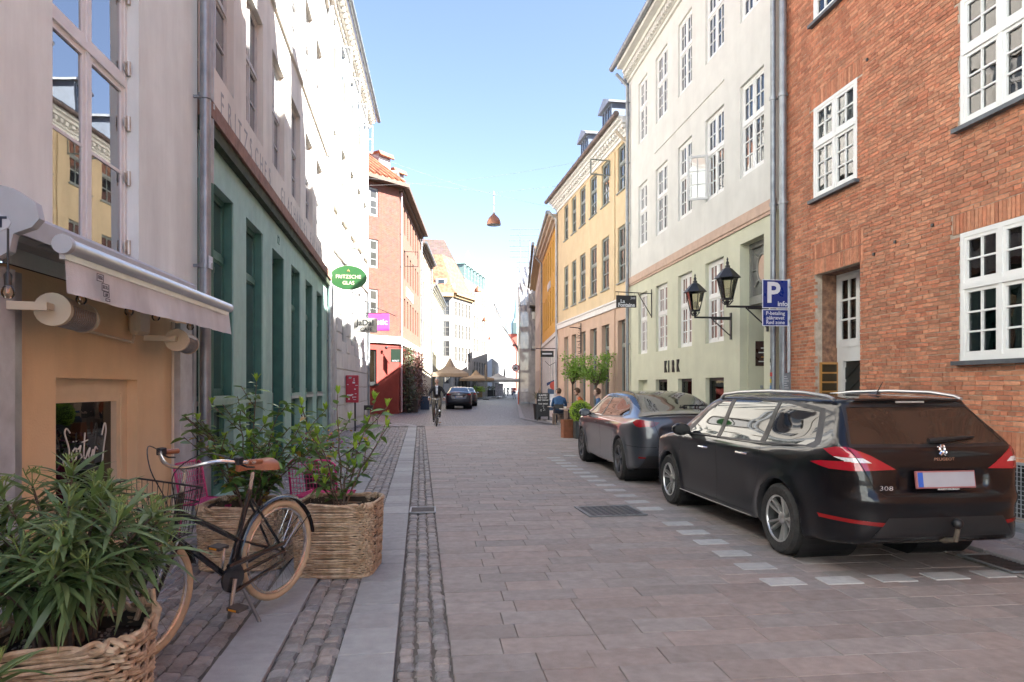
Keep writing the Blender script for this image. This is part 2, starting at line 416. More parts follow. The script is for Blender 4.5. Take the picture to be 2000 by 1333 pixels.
def window(parent, x0, x1, z0, z1, st, cache, rec=.09, each=True, sill=None, room=False, skip=None, name='window', curtain=None):
    w, h = round(x1-x0, 3), round(z1-z0, 3); key = (w, h, st['id'])
    if key not in cache:
        m, panes = win_geo(w, h, st); me = m.mesh('window'); me.materials.append(st['frame']); fixn(me); cache[key] = (me, panes)
    me, panes = cache[key]; o = link(name, me, parent, Matrix.Translation((x0, rec, z0)))
    yp = st.get('dp', .06)*.5
    if each:
        for i, (a, b, c, d) in enumerate(panes):
            if skip and i in skip: continue
            k = (round(b-a, 3), round(d-c, 3), st['glass'].name)
            if k not in PANEC:
                p = MB(); p.box(0, k[0], 0, .004, 0, k[1]); pm = p.mesh('pane'); pm.materials.append(st['glass']); fixn(pm); PANEC[k] = pm
            e = R(.5); link('pane', PANEC[k], o, Matrix.Translation((a, yp, c)) @ Euler((random.uniform(-e, e), 0, random.uniform(-e, e))).to_matrix().to_4x4())
    else:
        p = MB()
        for a, b, c, d in panes: p.quad((a, yp, c), (b, yp, c), (b, yp, d), (a, yp, d))
        p.obj('pane', st['glass'], o, fix=False)
    if sill:
        sm, so_, sh = sill; s = MB(); s.box(-.06, w+.06, -rec-so_, .04, -sh, 0); s.obj('sill', sm, o)
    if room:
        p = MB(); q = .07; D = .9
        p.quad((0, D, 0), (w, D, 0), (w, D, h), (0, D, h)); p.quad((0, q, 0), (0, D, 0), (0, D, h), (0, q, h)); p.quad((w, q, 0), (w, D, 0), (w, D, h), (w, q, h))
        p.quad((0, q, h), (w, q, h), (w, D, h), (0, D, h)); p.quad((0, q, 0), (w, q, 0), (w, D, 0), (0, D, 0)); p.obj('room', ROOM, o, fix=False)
    if curtain:
        p = MB()
        for (a, b, c, d) in curtain:
            n = 14; vs = [(a*w+(b-a)*w*i/n, .16+.025*math.sin(i*2.1), z*h) for i in range(n+1) for z in (c, d)]
            p.add(vs, [(2*i, 2*i+2, 2*i+3, 2*i+1) for i in range(n)])
        p.obj('curtain', CURT, o, True, fix=False)
    return o
def style(id, frame, glass, **k): return dict(id=id, frame=frame, glass=glass, **k)
# ------------------------------------------------------------------ ground, road, pavements
JOINT = mat('joint_dirt', (.11, .098, .085), .95, .3, 8, .4, 80)
PAVER = mat('paver_stone', (.258, .21, .19), .62, .16, 9, .35, 140, piece=.13, col2=(.235, .213, .202), mix2=-1)
SETT = mat('granite_sett', (.2, .195, .195), .6, .22, 14, .5, 70, piece=.22, col2=(.25, .22, .2), mix2=-.8)
SLAB = mat('granite_slab', (.3, .305, .305), .68, .1, 10, .3, 160, piece=.12, col2=(.25, .25, .25), mix2=-1)
MARK = mat('pale_granite', (.37, .365, .355), .7, .12, 12, .3, 160, piece=.08)
gm = MB(); gm.box(-400, 400, -60, 900, -.4, -.06); g = gm.obj('ground', mat('ground_far', (.11, .11, .11), .8, .2, 2)); tag(g, kind='structure')
# road sheet
def strip_mesh(name, mt, polys, z, kind='structure'):
    m = MB()
    for p in polys: m.add([(x, y, z) for x, y in p], [tuple(range(len(p)))])
    o = m.obj(name, mt, fix=False); tag(o, kind=kind); return o
DL = -.0215
def gl(Y): return -.21 + DL*(Y-3.6)          # left edge of the gutter
road = strip_mesh('road', JOINT, [[(gl(-3)+.3, -3), (5.0, -3), (5.0, 27.4), (gl(27.4)+.3, 27.4)]], -.014)
items = []; rng = random.Random(3); PM = []
for L_ in (.30, .36, .42, .48, .54, .6):
    for v in range(2):
        m = MB(); dz = rng.uniform(-.002, .002); m.cbox(-L_/2+.0015, L_/2-.0015, -.119, .119, -.035, 0, .003); PM.append(m.mesh('paver'))
Y = -2.0; LS = (.30, .36, .42, .48, .54, .6)
while Y < 27.2:
    x = gl(Y) + .309
    first = True
    while x < 4.93:
        k = rng.choice((0, 1, 2, 3)) if first else rng.randrange(6); first = False; L_ = LS[k]
        if x + L_ > 4.95:
            if 4.95 - x < .28: break
            k = max(0, min(5, int((4.95 - x - .30)/.06))); L_ = LS[k]
        M = Matrix.Translation((x+L_/2, Y + rng.uniform(-.002, .002), rng.uniform(-.003, .001))) @ Euler((rng.uniform(-.006, .006), rng.uniform(-.004, .004), rng.uniform(-.003, .003))).to_matrix().to_4x4()
        items.append((M, k*2 + rng.randrange(2))); x += L_ + .001
    Y += .241
pieces(road, 'paver', items, PM, PAVER, 'paver_field', 300)
# pale stones marking the parking bays (set into the pavers)
mm = MB(); mm.cbox(-.15, .15, -.1, .1, -.02, .003, .004); mme = mm.mesh('marking_stone'); mme.materials.append(MARK)
pts = []
for i in range(6): p = gnd(1525 - i*0, 1137); pts.append((2.72 - .004*i, 5.1 + i*.46))
for i in range(4): pts.append((2.72 + .46*(i+1), 5.08 + .012*i))
for i in range(13): pts.append((2.69 - .012*i, 8.35 + i*.52))
for i in range(1, 5): pts.append((2.53 + .46*i, 15.0))
for x, y in pts: link('marking_stone', mme, road, Matrix.Translation((x, y, .004)))
# cobbled street further on
SETTROAD = mat('sett_street', (.15, .15, .152), .5, .25, 9, .0, 60)
def sett_nodes(m, sc=8.0, st=.9, lo=.45):
    n = m.node_tree.nodes; L = m.node_tree.links; b = n['Principled BSDF']
    g_ = n.new('ShaderNodeNewGeometry'); v = n.new('ShaderNodeTexVoronoi'); v.feature = 'DISTANCE_TO_EDGE'; v.inputs['Scale'].default_value = sc; v.inputs['Randomness'].default_value = .55
    L.new(g_.outputs['Position'], v.inputs['Vector']); mr = n.new('ShaderNodeMapRange'); mr.inputs[2].default_value = .12
    L.new(v.outputs['Distance'], mr.inputs[0]); bn = n.new('ShaderNodeBump'); bn.inputs['Strength'].default_value = st; bn.inputs['Distance'].default_value = .03
    L.new(mr.outputs[0], bn.inputs['Height']); L.new(bn.outputs[0], b.inputs['Normal'])
    src = b.inputs['Base Color'].links[0].from_socket; mx = n.new('ShaderNodeMix'); mx.data_type = 'RGBA'; mx.blend_type = 'MULTIPLY'; mx.inputs[0].default_value = 1
    m2 = n.new('ShaderNodeMapRange'); m2.inputs[2].default_value = .1; m2.inputs[3].default_value = lo; m2.inputs[4].default_value = 1.08
    L.new(v.outputs['Distance'], m2.inputs[0]); cc = n.new('ShaderNodeCombineColor'); [L.new(m2.outputs[0], cc.inputs[i]) for i in range(3)]
    L.new(src, mx.inputs[6]); L.new(cc.outputs[0], mx.inputs[7]); L.new(mx.outputs[2], b.inputs['Base Color'])
sett_nodes(SETTROAD)
strip_mesh('cobbled_street', SETTROAD, [[(-14, 27.42), (5.0, 27.42), (4.6, 31), (7.4, 52), (14, 95), (26, 160), (40, 230), (30, 230), (18, 160), (3, 80), (-1.2, 48), (-2.2, 41), (-14, 37)]], -.002)
edge = MB(); edge.cbox(gl(27.4)+.3, 4.95, 27.2, 27.45, -.03, .004, .006); tag(edge.obj('road_threshold', SLAB), kind='structure')
# left pavement: bands of slabs and setts parallel to the kerb
AL = math.atan(DL)
base = Matrix.Translation((gl(0), 0, 0)) @ Matrix.Rotation(-AL, 4, 'Z')     # local y runs along the kerb, x=0 is the gutter's left edge
left = MB(); left.add([(-3.2, -3, -.02), (.31, -3, -.02), (.31, 27.3, -.02), (-3.2, 27.3, -.02)], [(0, 1, 2, 3)])
lp = left.obj('left_pavement', JOINT, M=base, fix=False); tag(lp, kind='structure')
SM = []
for k in range(8):
    m = MB(); w, l = .047, .062+.004*(k % 4); m.cbox(-w, w, -l, l, -.05, 0, .016); v = []
    for p in m.v: v.append((p[0]+rng.uniform(-.006, .006), p[1]+rng.uniform(-.006, .006), p[2]+rng.uniform(-.004, .004)))
    m.v = v; SM.append(m.mesh('sett'))
def setts(parent, x0, cols, y0, y1, cw, pit, name, mass, rot=0, limit=300, zf=0):
    it = []
    for c in range(cols):
        y = y0 + rng.uniform(0, pit)
        while y < y1:
            p = pit*rng.uniform(.82, 1.18)
            M = Matrix.Translation((x0 + cw*(c+.5) + rng.uniform(-.005, .005), y+p/2, zf + rng.uniform(-.007, .003))) @ Euler((rng.uniform(-.05, .05), rng.uniform(-.05, .05), rng.uniform(-.05, .05) + (math.pi if rng.random() < .5 else 0))).to_matrix().to_4x4() @ Matrix.Diagonal((cw/.099, p/.132, 1, 1))
            it.append((M, rng.randrange(8))); y += p
    pieces(parent, name, it, SM, SETT, mass, limit)
gut = MB(); gut.add([(0, -3, -.016), (.31, -3, -.016), (.31, 27, -.016), (0, 27, -.016)], [(0, 1, 2, 3)])
gt = gut.obj('gutter_strip', JOINT, M=base, fix=False); tag(gt, kind='structure')
setts(gt, .005, 3, 1.5, 26.8, .1, .1, 'sett', 'sett_field', limit=300, zf=-.002)
def slabs(parent, x0, x1, y0, y1, lens, name='paving_slab'):
    y = y0; cache = {}
    while y < y1:
        l = rng.choice(lens)
        if l not in cache:
            m = MB(); m.cbox(x0+.004, x1-.004, .004, l-.004, -.04, 0, .004); me = m.mesh(name); me.materials.append(SLAB); cache[l] = me
        link(name, cache[l], parent, Matrix.Translation((0, y, .006+rng.uniform(-.003, .003)))); y += l
slabs(lp, -.335, -.005, 1.5, 26.8, (.42, .55, .3, .66, .2, .5))
slabs(lp, -1.0, -.68, 1.5, 12, (.62, .8, .7))
setts(lp, -.68, 3, 1.8, 26.6, .113, .12, 'sett', 'sett_field', limit=230)
setts(lp, -2.9, 17, 1.8, 26.6, .11, .14, 'cobble', 'cobble_field', limit=260)
setts(lp, -1.0, 3, 12, 26.6, .105, .13, 'cobble', 'cobble_field', limit=1)
# corner pavement beyond the white house, swinging left into the side street
cp = []
for i in range(13):
    a = i/12*R(75); cp.append((gl(26.8)-.0 - 3.6 + 3.6*math.cos(a), 26.8 + 3.6*math.sin(a)))
KERB = mat('kerb_granite', (.25, .25, .255), .65, .12, 8, .2, 120)
strip_mesh('corner_pavement', SETTROAD, [[(-14, 26.8)] + [(x-.0, y) for x, y in cp] + [(-14, 30.3)]], .012)
kb = MB()
for off, w in ((0, .28), (-.62, .28)):
    vs = []
    for i in range(13):
        a = i/12*R(75); r0 = 3.6 + off - w; r1 = 3.6 + off
        for r_ in (r0, r1): vs.append((gl(26.8) - 3.6 + r_*math.cos(a), 26.8 + r_*math.sin(a), .018))
    kb.add(vs, [(2*i, 2*i+1, 2*i+3, 2*i+2) for i in range(12)])
tag(kb.obj('corner_kerb', KERB, fix=False), kind='structure')
# right pavement with kerb
rp = MB(); rp.box(4.98, 6.6, -3, 31.5, -.3, .03); rpo = rp.obj('right_pavement', JOINT); tag(rpo, kind='structure')
def slabs2(x0, x1, y0, y1, lens, zt=.05, name='paving_slab'):
    y = y0; cache = {}
    while y < y1:
        l = rng.choice(lens)
        if l not in cache:
            m = MB(); m.cbox(x0+.004, x1-.004, .004, l-.004, -.1, 0, .006); me = m.mesh(name); me.materials.append(SLAB); cache[l] = me
        link(name, cache[l], rpo, Matrix.Translation((0, y, zt+rng.uniform(-.003, .003)))); y += l
slabs2(4.97, 5.32, 1.5, 30, (.9, 1.1, 1.3), .052); slabs2(5.66, 6.0, 1.5, 29, (.7, .9), .052)
setts(rpo, 5.32, 3, 1.5, 30, .112, .13, 'sett', 'sett_field', limit=60, zf=.05)
setts(rpo, 6.0, 2, 1.5, 21, .1, .13, 'sett', 'sett_field', limit=20, zf=.05)
rg = MB(); rg.add([(4.66, -3, .0055), (4.97, -3, .0055), (4.97, 27, .0055), (4.66, 27, .0055)], [(0, 1, 2, 3)])
rgo = rg.obj('right_gutter', JOINT, fix=False); tag(rgo, kind='structure')
setts(rgo, 4.66, 3, 1.8, 26.8, .103, .12, 'sett', 'sett_field', limit=70, zf=.018)
# far right pavement
strip_mesh('far_pavement', SETTROAD, [[(4.9, 27.4), (6.6, 27.4), (6.6, 31), (12.5, 90), (10.8, 90), (4.2, 34), (4.2, 31.5)]], .012)
kb2 = MB(); kb2.add([(4.75, 27.5, .03), (4.95, 27.5, .03), (4.3, 33, .03), (4.1, 33, .03)], [(0,1,2,3)]); kb2.add([(4.1, 33, .03), (4.3, 33, .03), (10.9, 90, .03), (10.7, 90, .03)], [(0,1,2,3)])
tag(kb2.obj('far_kerb', KERB, fix=False), kind='structure')
# manhole cover and drain grates
def manhole(M, label):
    t = thing('manhole_cover', label, 'manhole', M); m = MB()
    w, l = .36, .34
    for a in ((-w, w, -l, -l+.035), (-w, w, l-.035, l), (-w, -w+.035, -l+.035, l-.035), (w-.035, w, -l+.035, l-.035)): m.box(a[0], a[1], a[2], a[3], 0, .012)
    m.obj('frame', mat('cast_frame', (.2, .21, .22), .5, .2, 8, metal=.6), t); m = MB(); m.box(-w+.035, w-.035, -l+.035, l-.035, 0, .007)
    for i in range(8):
        for j in range(8): m.cbox(-w+.06+i*.076, -w+.1+i*.076, -l+.055+j*.073, -l+.1+j*.073, .006, .013, .003)
    m.obj('lid', mat('cast_iron', (.07, .075, .085), .45, .2, 20, .2, 90, metal=.5), t)
manhole(T(2.14, 8.23, .003, R(4)), 'square cast iron manhole cover set in the road pavers')
def grate(M, label, w=.16, l=.2):
    t = thing('drain_grate', label, 'drain', M); m = MB(); m.box(-w, w, -l, -l+.02, 0, .014); m.box(-w, w, l-.02, l, 0, .014); m.box(-w, -w+.02, -l+.02, l-.02, 0, .014); m.box(w-.02, w, -l+.02, l-.02, 0, .014); m.obj('frame', ZINC, t)
    m = MB(); n = int(2*l/.045)
    for i in range(1, n): y = -l+.02+i*(2*l-.04)/n; m.box(-w+.02, w-.02, y-.009, y+.009, 0, .011)
    m.obj('bars', IRON, t); m = MB(); m.box(-w+.02, w-.02, -l+.02, l-.02, -.002, .002); m.obj('sump', DARKP, t)
p = gnd(826, 998); grate(T(p.x, p.y, .006), 'small drain grate in the left cobbled gutter')
grate(T(4.81, 5.35, .022), 'rusty drain grate in the gutter beside the black estate car', .15, .3)
# ------------------------------------------------------------------ right side: brick house
BRICK = mat('brick', (.47, .17, .09), .85, .2, 16, .5, 90, piece=.24, col2=(.52, .24, .135), mix2=-.9, stain_dapple=.14)  # large soft patches put dappled light into the brick colour
MORTAR = mat('mortar', (.45, .37, .29), .95, .25, 10, .4, 90)
WST = style('brick_house', WHITE, GLASSC, t=.055, dp=.07, tf=.585, lo=(2, 3), up=(2, 2), mul=.055, bar=.021, sti=.042)
B = Bld('brick_house', 'tall red brick house with white casement windows behind the black estate car', (6.2, 0), 0, 'R')
BH = 15.2
wins = [(c-.585, c+.585, z, z+1.51) for c in (10.03, 6.87, 3.7) for z in (1.84, 4.6, 7.5, 10.4) if not (c > 9 and z < 2)]
door = (9.38, 10.56, 0, 3.37)
HB = [(a, b, c, d) for a, b, c, d in wins] + [door, (5.55, 7.4, .12, .72)]
wl = B.wall(.2, 11.72, 0, BH, MORTAR, HB, rev=.11)
# individual bricks
def bricks(bld, wall_o, Ya, Yb, z0, z1, holes, soldiers, seed=1, limit=300):
    rg_ = random.Random(seed); h = .0553; bh = .0455; it = []; meshes = []; sizes = (.19, .09, .055, .14)
    for L_ in sizes:
        for v in range(2):
            m = MB(); m.box(-L_/2, L_/2, -.009, .03, -bh/2, bh/2, skip=('k',)); 
            m.v = [(x+rg_.uniform(-.002, .002), y+(rg_.uniform(-.003, .003) if y < 0 else 0), z+rg_.uniform(-.002, .002)) for x, y, z in m.v]; meshes.append(m.mesh('brick'))
    m = MB(); m.box(-.0225, .0225, -.011, .03, -.114, .114, skip=('k',)); meshes.append(m.mesh('brick'))
    row = 0; z = z0 + h/2; xa, xb = sorted((bld.x(Ya), bld.x(Yb)))
    H = [(*sorted((bld.x(a), bld.x(b))), c, d) for a, b, c, d in holes]; S = [(*sorted((bld.x(a), bld.x(b))), c, d) for a, b, c, d in soldiers]
    while z < z1:
        x = xa + (.0 if row % 2 else -.06); i = row
        segs = [(xa, xb)]
        for a, b, c, d in H + S:
            if c < z + bh/2 and d > z - bh/2:
                segs = [q for s0, s1 in segs for q in ((s0, min(s1, a)), (max(s0, b), s1)) if q[1]-q[0] > .04]
        for s0, s1 in segs:
            x = s0 + (.004); k = row % 3; j = 0
            while x < s1 - .03:
                # mostly header / stretcher alternation, as old walls have
                L_ = .19 if rg_.random() < (.72 if row % 2 else .5) else .09
                if j == 0: L_ = rg_.choice((.055, .09, .14, .19))
                if x + L_ > s1: L_ = next((q for q in (.14, .09, .055) if x + q <= s1 + .01), None)
                if L_ is None: break
                it.append((Matrix.Translation((x + L_/2, 0, z + rg_.uniform(-.002, .002))) @ Matrix.Rotation(rg_.uniform(-.008, .008), 4, 'Y'), sizes.index(L_)*2 + rg_.randrange(2)))
                x += L_ + .01; j += 1
        z += h; row += 1
    for a, b, c, d in S:
        n = max(1, round((b-a)/.0553)); rows_ = max(1, round((d-c)/.24)); hh = (d-c)/rows_
        for i in range(n):
            for k in range(rows_):
                it.append((Matrix.Translation((a+(i+.5)*(b-a)/n, 0, c+(k+.5)*hh)) @ Matrix.Rotation(rg_.uniform(-.01, .01), 4, 'Y') @ Matrix.Diagonal((1, 1, (hh-.011)/.228, 1)), 8))
    for me in meshes: me.materials.append(BRICK)
    pieces(wall_o, 'brick', it, meshes, BRICK, 'brickwork', limit)
snap = lambda z: math.ceil(z/.0553-.35)*.0553
sold = [(a-.12, b+.12, d, snap(d+.24)) for a, b, c, d in wins if c < 8] + [(door[0]-.08, door[1]+.08, 3.37, snap(3.85)), (.3, 9.0, snap(.74), snap(.74)+.2765)]
bricks(B, wl, .3, 11.7, .0, 11.5, HB, sold)
for a, b, c, d in wins:
    vis = (c < 8) and a > 5
    B.win(a+.005, b-.005, c, d, WST, rec=-.012, each=vis, sill=(SLATEP, .09, .05), room=vis, curtain=[(.02, .3, .0, 1.), (.72, .98, .0, 1.)] if vis else None)
# recessed doorway
xa, xb = B.x(door[1]), B.x(door[0])
dm = MB(); D = .42
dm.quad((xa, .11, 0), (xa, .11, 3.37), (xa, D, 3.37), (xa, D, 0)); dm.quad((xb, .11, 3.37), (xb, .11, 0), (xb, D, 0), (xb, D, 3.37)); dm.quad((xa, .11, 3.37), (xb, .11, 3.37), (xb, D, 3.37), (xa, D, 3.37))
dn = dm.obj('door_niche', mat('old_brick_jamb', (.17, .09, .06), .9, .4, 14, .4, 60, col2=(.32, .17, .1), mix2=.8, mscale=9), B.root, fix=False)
st = style('fan', WHITE, GLASSC, t=.06, dp=.06, tf=1., lo=(2, 3), up=(1, 1), mul=.06, bar=.03, sti=.05)
window(B.root, xa, xb, 2.18, 3.37, st, B.cache, rec=D-.06, room=True, name='transom_window')
m = MB(); m.box(xa, xb, D-.05, D+.02, 1.97, 2.18); m.box(xa, xa+.17, D-.05, D+.02, 0, 1.97); m.box(xb-.17, xb, D-.05, D+.02, 0, 1.97); m.box(xa+.17, xb-.17, D-.06, D, 1.95, 1.99)
fr = m.obj('door_frame', WHITE, B.root)
m = MB(); m.box(xa+.17, xb-.17, D, D+.05, .1, 1.95); dr = m.obj('door', mat('black_door', (.018, .02, .019), .35, .2, 6), B.root)
cx = (xa+xb)/2; hw = (xb-xa)/2 - .17
for k in range(9):
    z = .2 + k*.24
    for sgn in (-1, 1):
        a = MB(); a.add([(cx, D-.014, z+.05), (cx, D-.014, z+.24), (cx+sgn*hw, D-.014, z-.27+.05), (cx+sgn*hw, D-.014, z-.27+.24), (cx, D, z+.05), (cx, D, z+.24), (cx+sgn*hw, D, z-.27+.05), (cx+sgn*hw, D, z-.27+.24)],
            [(0, 1, 3, 2), (4, 6, 7, 5), (0, 4, 5, 1), (2, 3, 7, 6), (0, 2, 6, 4), (1, 5, 7, 3)])
        a.v = [(x, y, min(max(zz, .11), 1.94)) for x, y, zz in a.v]
        if k < 8: a.obj('chevron_board', MATS['black_door'], dr)
m = MB(); m.cbox(xa+.19, xa+.26, D-.07, D-.04, 1.02, 1.12, .004); m.tube([(xa+.225, D-.07, 1.06), (xa+.225, D-.12, 1.06), (xa+.33, D-.12, 1.05)], .009); m.obj('door_handle', DARKP, dr)
m = MB(); px = xa+.73; m.cbox(px-.07, px+.07, D-.062, D-.05, 2.02, 2.16, .004); hn = m.obj('house_number', mat('navy_enamel', (.01, .012, .06), .2, .05), B.root); text('numeral', '13', .12, WHITE, hn, Matrix.Translation((px, D-.066, 2.09)), depth=.004, xs=.8)
# letter boxes on the far jamb
m = MB(); lx = xa + .004
BRASS = mat('brass_wood', (.45, .22, .06), .35, .15, 8)
mb = thing('letter_boxes', 'brass framed bank of five letter boxes on the doorway jamb', 'mailbox', B.M @ Matrix.Translation((xa, 0, 0)))
m = MB(); m.box(0, .04, .06, .36, 1.14, 1.94); m.obj('case', BRASS, mb)
for k in range(5): m = MB(); m.box(.04, .05, .085, .335, 1.17+k*.153, 1.17+k*.153+.125); m.obj('flap', mat('smoked_flap', (.05, .035, .02), .2, .2), mb)
# stone base, grille, roof, dormers
B.box('plinth', mat('plinth', (.2, .2, .19), .8, .2), .2, 9.3, -.06, .0, 0, .12)
gx0, gx1 = B.x(7.4), B.x(5.55); gr = MB()
for i in range(38): x = gx0 + (gx1-gx0)*i/37; gr.box(x-.004, x+.004, -.02, -.012, .14, .72)
for i in range(13): z = .14 + .58*i/12; gr.box(gx0, gx1, -.012, -.006, z-.004, z+.004)
gr.box(gx0, gx1, -.024, .0, .7, .73); gr.obj('cellar_grille', ZINCL, B.root)
m = MB(); m.box(gx0, gx1, .1, .12, .12, .72); m.obj('cellar_dark', DARKP, B.root)
m = MB(); m.box(gx0+.05, gx1, -.3, -.07, .03, .1); gg = m.obj('cellar_step', ZINC, B.root)
B.cornice(.2, 11.72, BH-.3, MORTAR, ((.06, 0, .12), (.14, .12, .2)))
B.roof(.2, 11.72, BH, 4.5, 3.8, REDTILE)
for y_ in (10.0, 6.9, 3.8): B.dormer(y_, .2, BH+.2, 1.2, 1.5, 2.0, WHITE, ZINC, GLASS)
B.pipe(11.44, .1, BH-.2, -.1, .062)
# small dark iron anchors
m = MB()
for Yp, Zp in ((9.2, 6.25), (8.6, 3.5), (9.05, 3.42), (7.9, 3.56), (8.0, 1.32)): m.cbox(B.x(Yp)-.02, B.x(Yp)+.02, -.03, 0, Zp-.02, Zp+.02, .004)
m.obj('wall_anchor', DARKP, B.root)

# ------------------------------------------------------------------ white and sage green house (KIRK)
SAGE = mat('sage_render', (.56, .56, .42), .85, .05, 2.5, .12, 90, stain_dapple=.05)
OFFW = mat('offwhite_render', (.62, .615, .565), .85, .05, 2.5, .12, 90, stain_dapple=.05)
PINKB = mat('sandstone_band', (.52, .37, .28), .8, .1, 5, .1, 60)
K = Bld('sage_and_white_house', 'pale green and off-white rendered house with white paned windows and KIRK lettering', (6.1, 11.75), 0, 'R')
KST = style('kirk', WHITE, GLASS, t=.06, dp=.06, tf=.57, lo=(2, 3), up=(2, 2), mul=.05, bar=.022, sti=.042)
KST2 = style('kirkg', WHITE, glass_opaque('ground_glass', (.2, .12, .1), 1.6, .2), t=.06, dp=.06, tf=.57, lo=(2, 3), up=(2, 2), mul=.05, bar=.022, sti=.042)
cols = [(19.2, 20.06), (17.48, 18.44), (15.74, 16.68), (13.92, 14.92), (12.14, 13.15)]
g_w = [(a, b, 2.52, 4.33) for a, b in cols[:4]]; f_w = [(a, b, 5.72, 7.57) for a, b in cols]; t_w = [(a, b, 8.84, 10.66) for a, b in cols]
b_w = [(a, b, .95, 1.745) for a, b in cols[:4]]; kd = (12.14, 13.15, .0, 4.4)
K.wall(11.75, 21.05, 0, 4.76, SAGE, g_w + b_w + [kd], rev=.14, name='lower_wall')
K.wall(11.75, 21.05, 4.76, 11.9, OFFW, f_w + t_w, rev=.1, name='upper_wall')
K.cornice(11.75, 21.05, 4.76, PINKB, ((.03, -.06, 0), (.05, 0, .2)), name='belt_course')
for i, (a, b, c, d) in enumerate(g_w): K.win(a, b, c, d, KST2, rec=.08)
for i, (a, b, c, d) in enumerate(f_w):
    if i == 3: K.win(a, b, c, d, KST, rec=.05, skip=set(range(0, 6)))
    else: K.win(a, b, c, d, KST, rec=.05)
for i, (a, b, c, d) in enumerate(t_w): K.win(a, b, c, d, KST, rec=.05)
# recessed wall panel lines between the floors
m = MB()
for (a, b, z0, z1) in ((13.9, 18.5, 8.05, 8.08),): m.box(K.x(b), K.x(a), -.02, .0, z0, z1)
m.obj('panel_moulding', OFFW, K.root)
# the open casement
a, b, c, d = f_w[3]; x0 = K.x(b)
m, _ = win_geo(.44, 1.0, style('sash', GREYP, GLASS, t=.035, dp=.04, tf=1., lo=(2, 3), nc=1, bar=.022, sti=.01))
os_ = m.obj('open_casement', mat('sash_shade', (.6, .6, .58), .5, .05), K.root, M=Matrix.Translation((x0+.06, .03, c+.07)) @ Matrix.Rotation(R(-118), 4, 'Z'))
m = MB(); m.quad((.04, .02, .04), (.4, .02, .04), (.4, .02, .96), (.04, .02, .96)); m.obj('pane', GLASSC, os_, fix=False)
# basement display windows
for i, (a, b, c, d) in enumerate(b_w):
    xa, xb = K.x(b), K.x(a); p = MB(); q = .14
    if i == 0:
        p.quad((xa, q, c), (xb, q, c), (xb, q, d), (xa, q, d)); p.obj('blind_panel', SAGE, K.root, fix=False); continue
    w_ = window(K.root, xa, xb, c, d, style('bas', DARKP, glass_clear('display_glass', (.9, .92, .9), 1.4, .1), t=.05, dp=.05, tf=1., lo=(1, 1), nc=1, sti=.02), K.cache, rec=.1, room=True, name='basement_window')
    p = MB(); p.box(.1, .45*(xb-xa), .3, .34, .05, .7); p.obj('interior_panel', CURT, w_)
    p = MB(); p.cbox((xb-xa)*.62, (xb-xa)*.62+.13, .12, .125, .5, .66, .002); lb = p.obj('window_card', WHITE, w_); text('lettering', 'KIRK', .045, DARKP, lb, Matrix.Translation(((xb-xa)*.62+.065, .118, .58)), depth=.002, xs=.7)
    p = MB(); p.lathe([(.015, .2), (.05, .1), (.055, .05), (.02, 0)], 12, Matrix.Translation(((xb-xa)*.72, .35, .28))); p.tube([((xb-xa)*.72, .35, .46), ((xb-xa)*.72, .35, .75)], .006); p.obj('lamp', mat('lit_lamp', (.9, .8, .6), .4, 0, emit=(1, .75, .4, 2.)), w_)
# entrance: tall recess, fanlight with an oval, open leaf
xa, xb = K.x(kd[1]), K.x(kd[0]); D = .62
p = MB(); p.quad((xa, .14, 0), (xa, .14, 4.4), (xa, D, 4.4), (xa, D, 0)); p.quad((xb, .14, 4.4), (xb, .14, 0), (xb, D, 0), (xb, D, 4.4)); p.quad((xa, .14, 4.4), (xb, .14, 4.4), (xb, D, 4.4), (xa, D, 4.4))
p.obj('door_reveal', SAGE, K.root, fix=False)
FANG = mat('fanlight_grey', (.2, .2, .18), .5, .1)
p = MB(); p.box(xa, xb, .2, .26, 3.18, 3.34); p.box(xa, xa+.06, .2, .26, 3.34, 4.4); p.box(xb-.06, xb, .2, .26, 3.34, 4.4); p.box(xa+.06, xb-.06, .2, .26, 4.3, 4.4)
cx, cz = (xa+xb)/2, 3.86; N = 28
ring = [(cx+.2*math.cos(2*math.pi*i/N), .22, cz+.27*math.sin(2*math.pi*i/N)) for i in range(N)]; p.tube(ring, .022, 6, closed=True)
for an in (45, 90, 135, 225, 270, 315, 0, 180):
    a = R(an); p.tube([(cx+.2*math.cos(a), .23, cz+.27*math.sin(a)), (cx+min(.48, .48)*math.cos(a)*(1 if abs(math.cos(a)) > .3 else 1), .23, cz+.6*math.sin(a)*.78)], .014, 5)
fl = p.obj('fanlight', FANG, K.root)
p = MB(); p.quad((xa+.05, .25, 3.3), (xb-.05, .25, 3.3), (xb-.05, .25, 4.32), (xa+.05, .25, 4.32)); p.obj('pane', GLASSL, fl, fix=False)
p = MB(); p.add([(cx, .228, cz)] + [(cx+.18*math.cos(2*math.pi*i/N), .228, cz+.25*math.sin(2*math.pi*i/N)) for i in range(N)], [(0, 1+i, 1+(i+1) % N) for i in range(N)]); p.obj('oval_panel', PINKB, fl, fix=False)
p = MB(); p.box(xa, xa+.05, .16, D+.3, .1, 3.18); leaf = p.obj('door_leaf', SAGE, K.root)
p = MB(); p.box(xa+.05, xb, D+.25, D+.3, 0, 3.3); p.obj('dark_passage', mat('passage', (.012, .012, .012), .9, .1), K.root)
ip = thing('intercom_panel', 'bronze intercom name plate beside the sage green doorway', 'intercom', K.M @ Matrix.Translation((xa+.05, .3, 1.96)))
p = MB(); p.cbox(0, .02, 0, .3, 0, .5, .006); p.obj('plate', mat('bronze', (.05, .025, .018), .3, .2, metal=.3), ip)
for k in range(4): p = MB(); p.box(.02, .024, .06+.05*(k % 2), .22, .08+.09*k, .1+.09*k); p.obj('name_strip', WHITE if k != 1 else BRASS, ip)
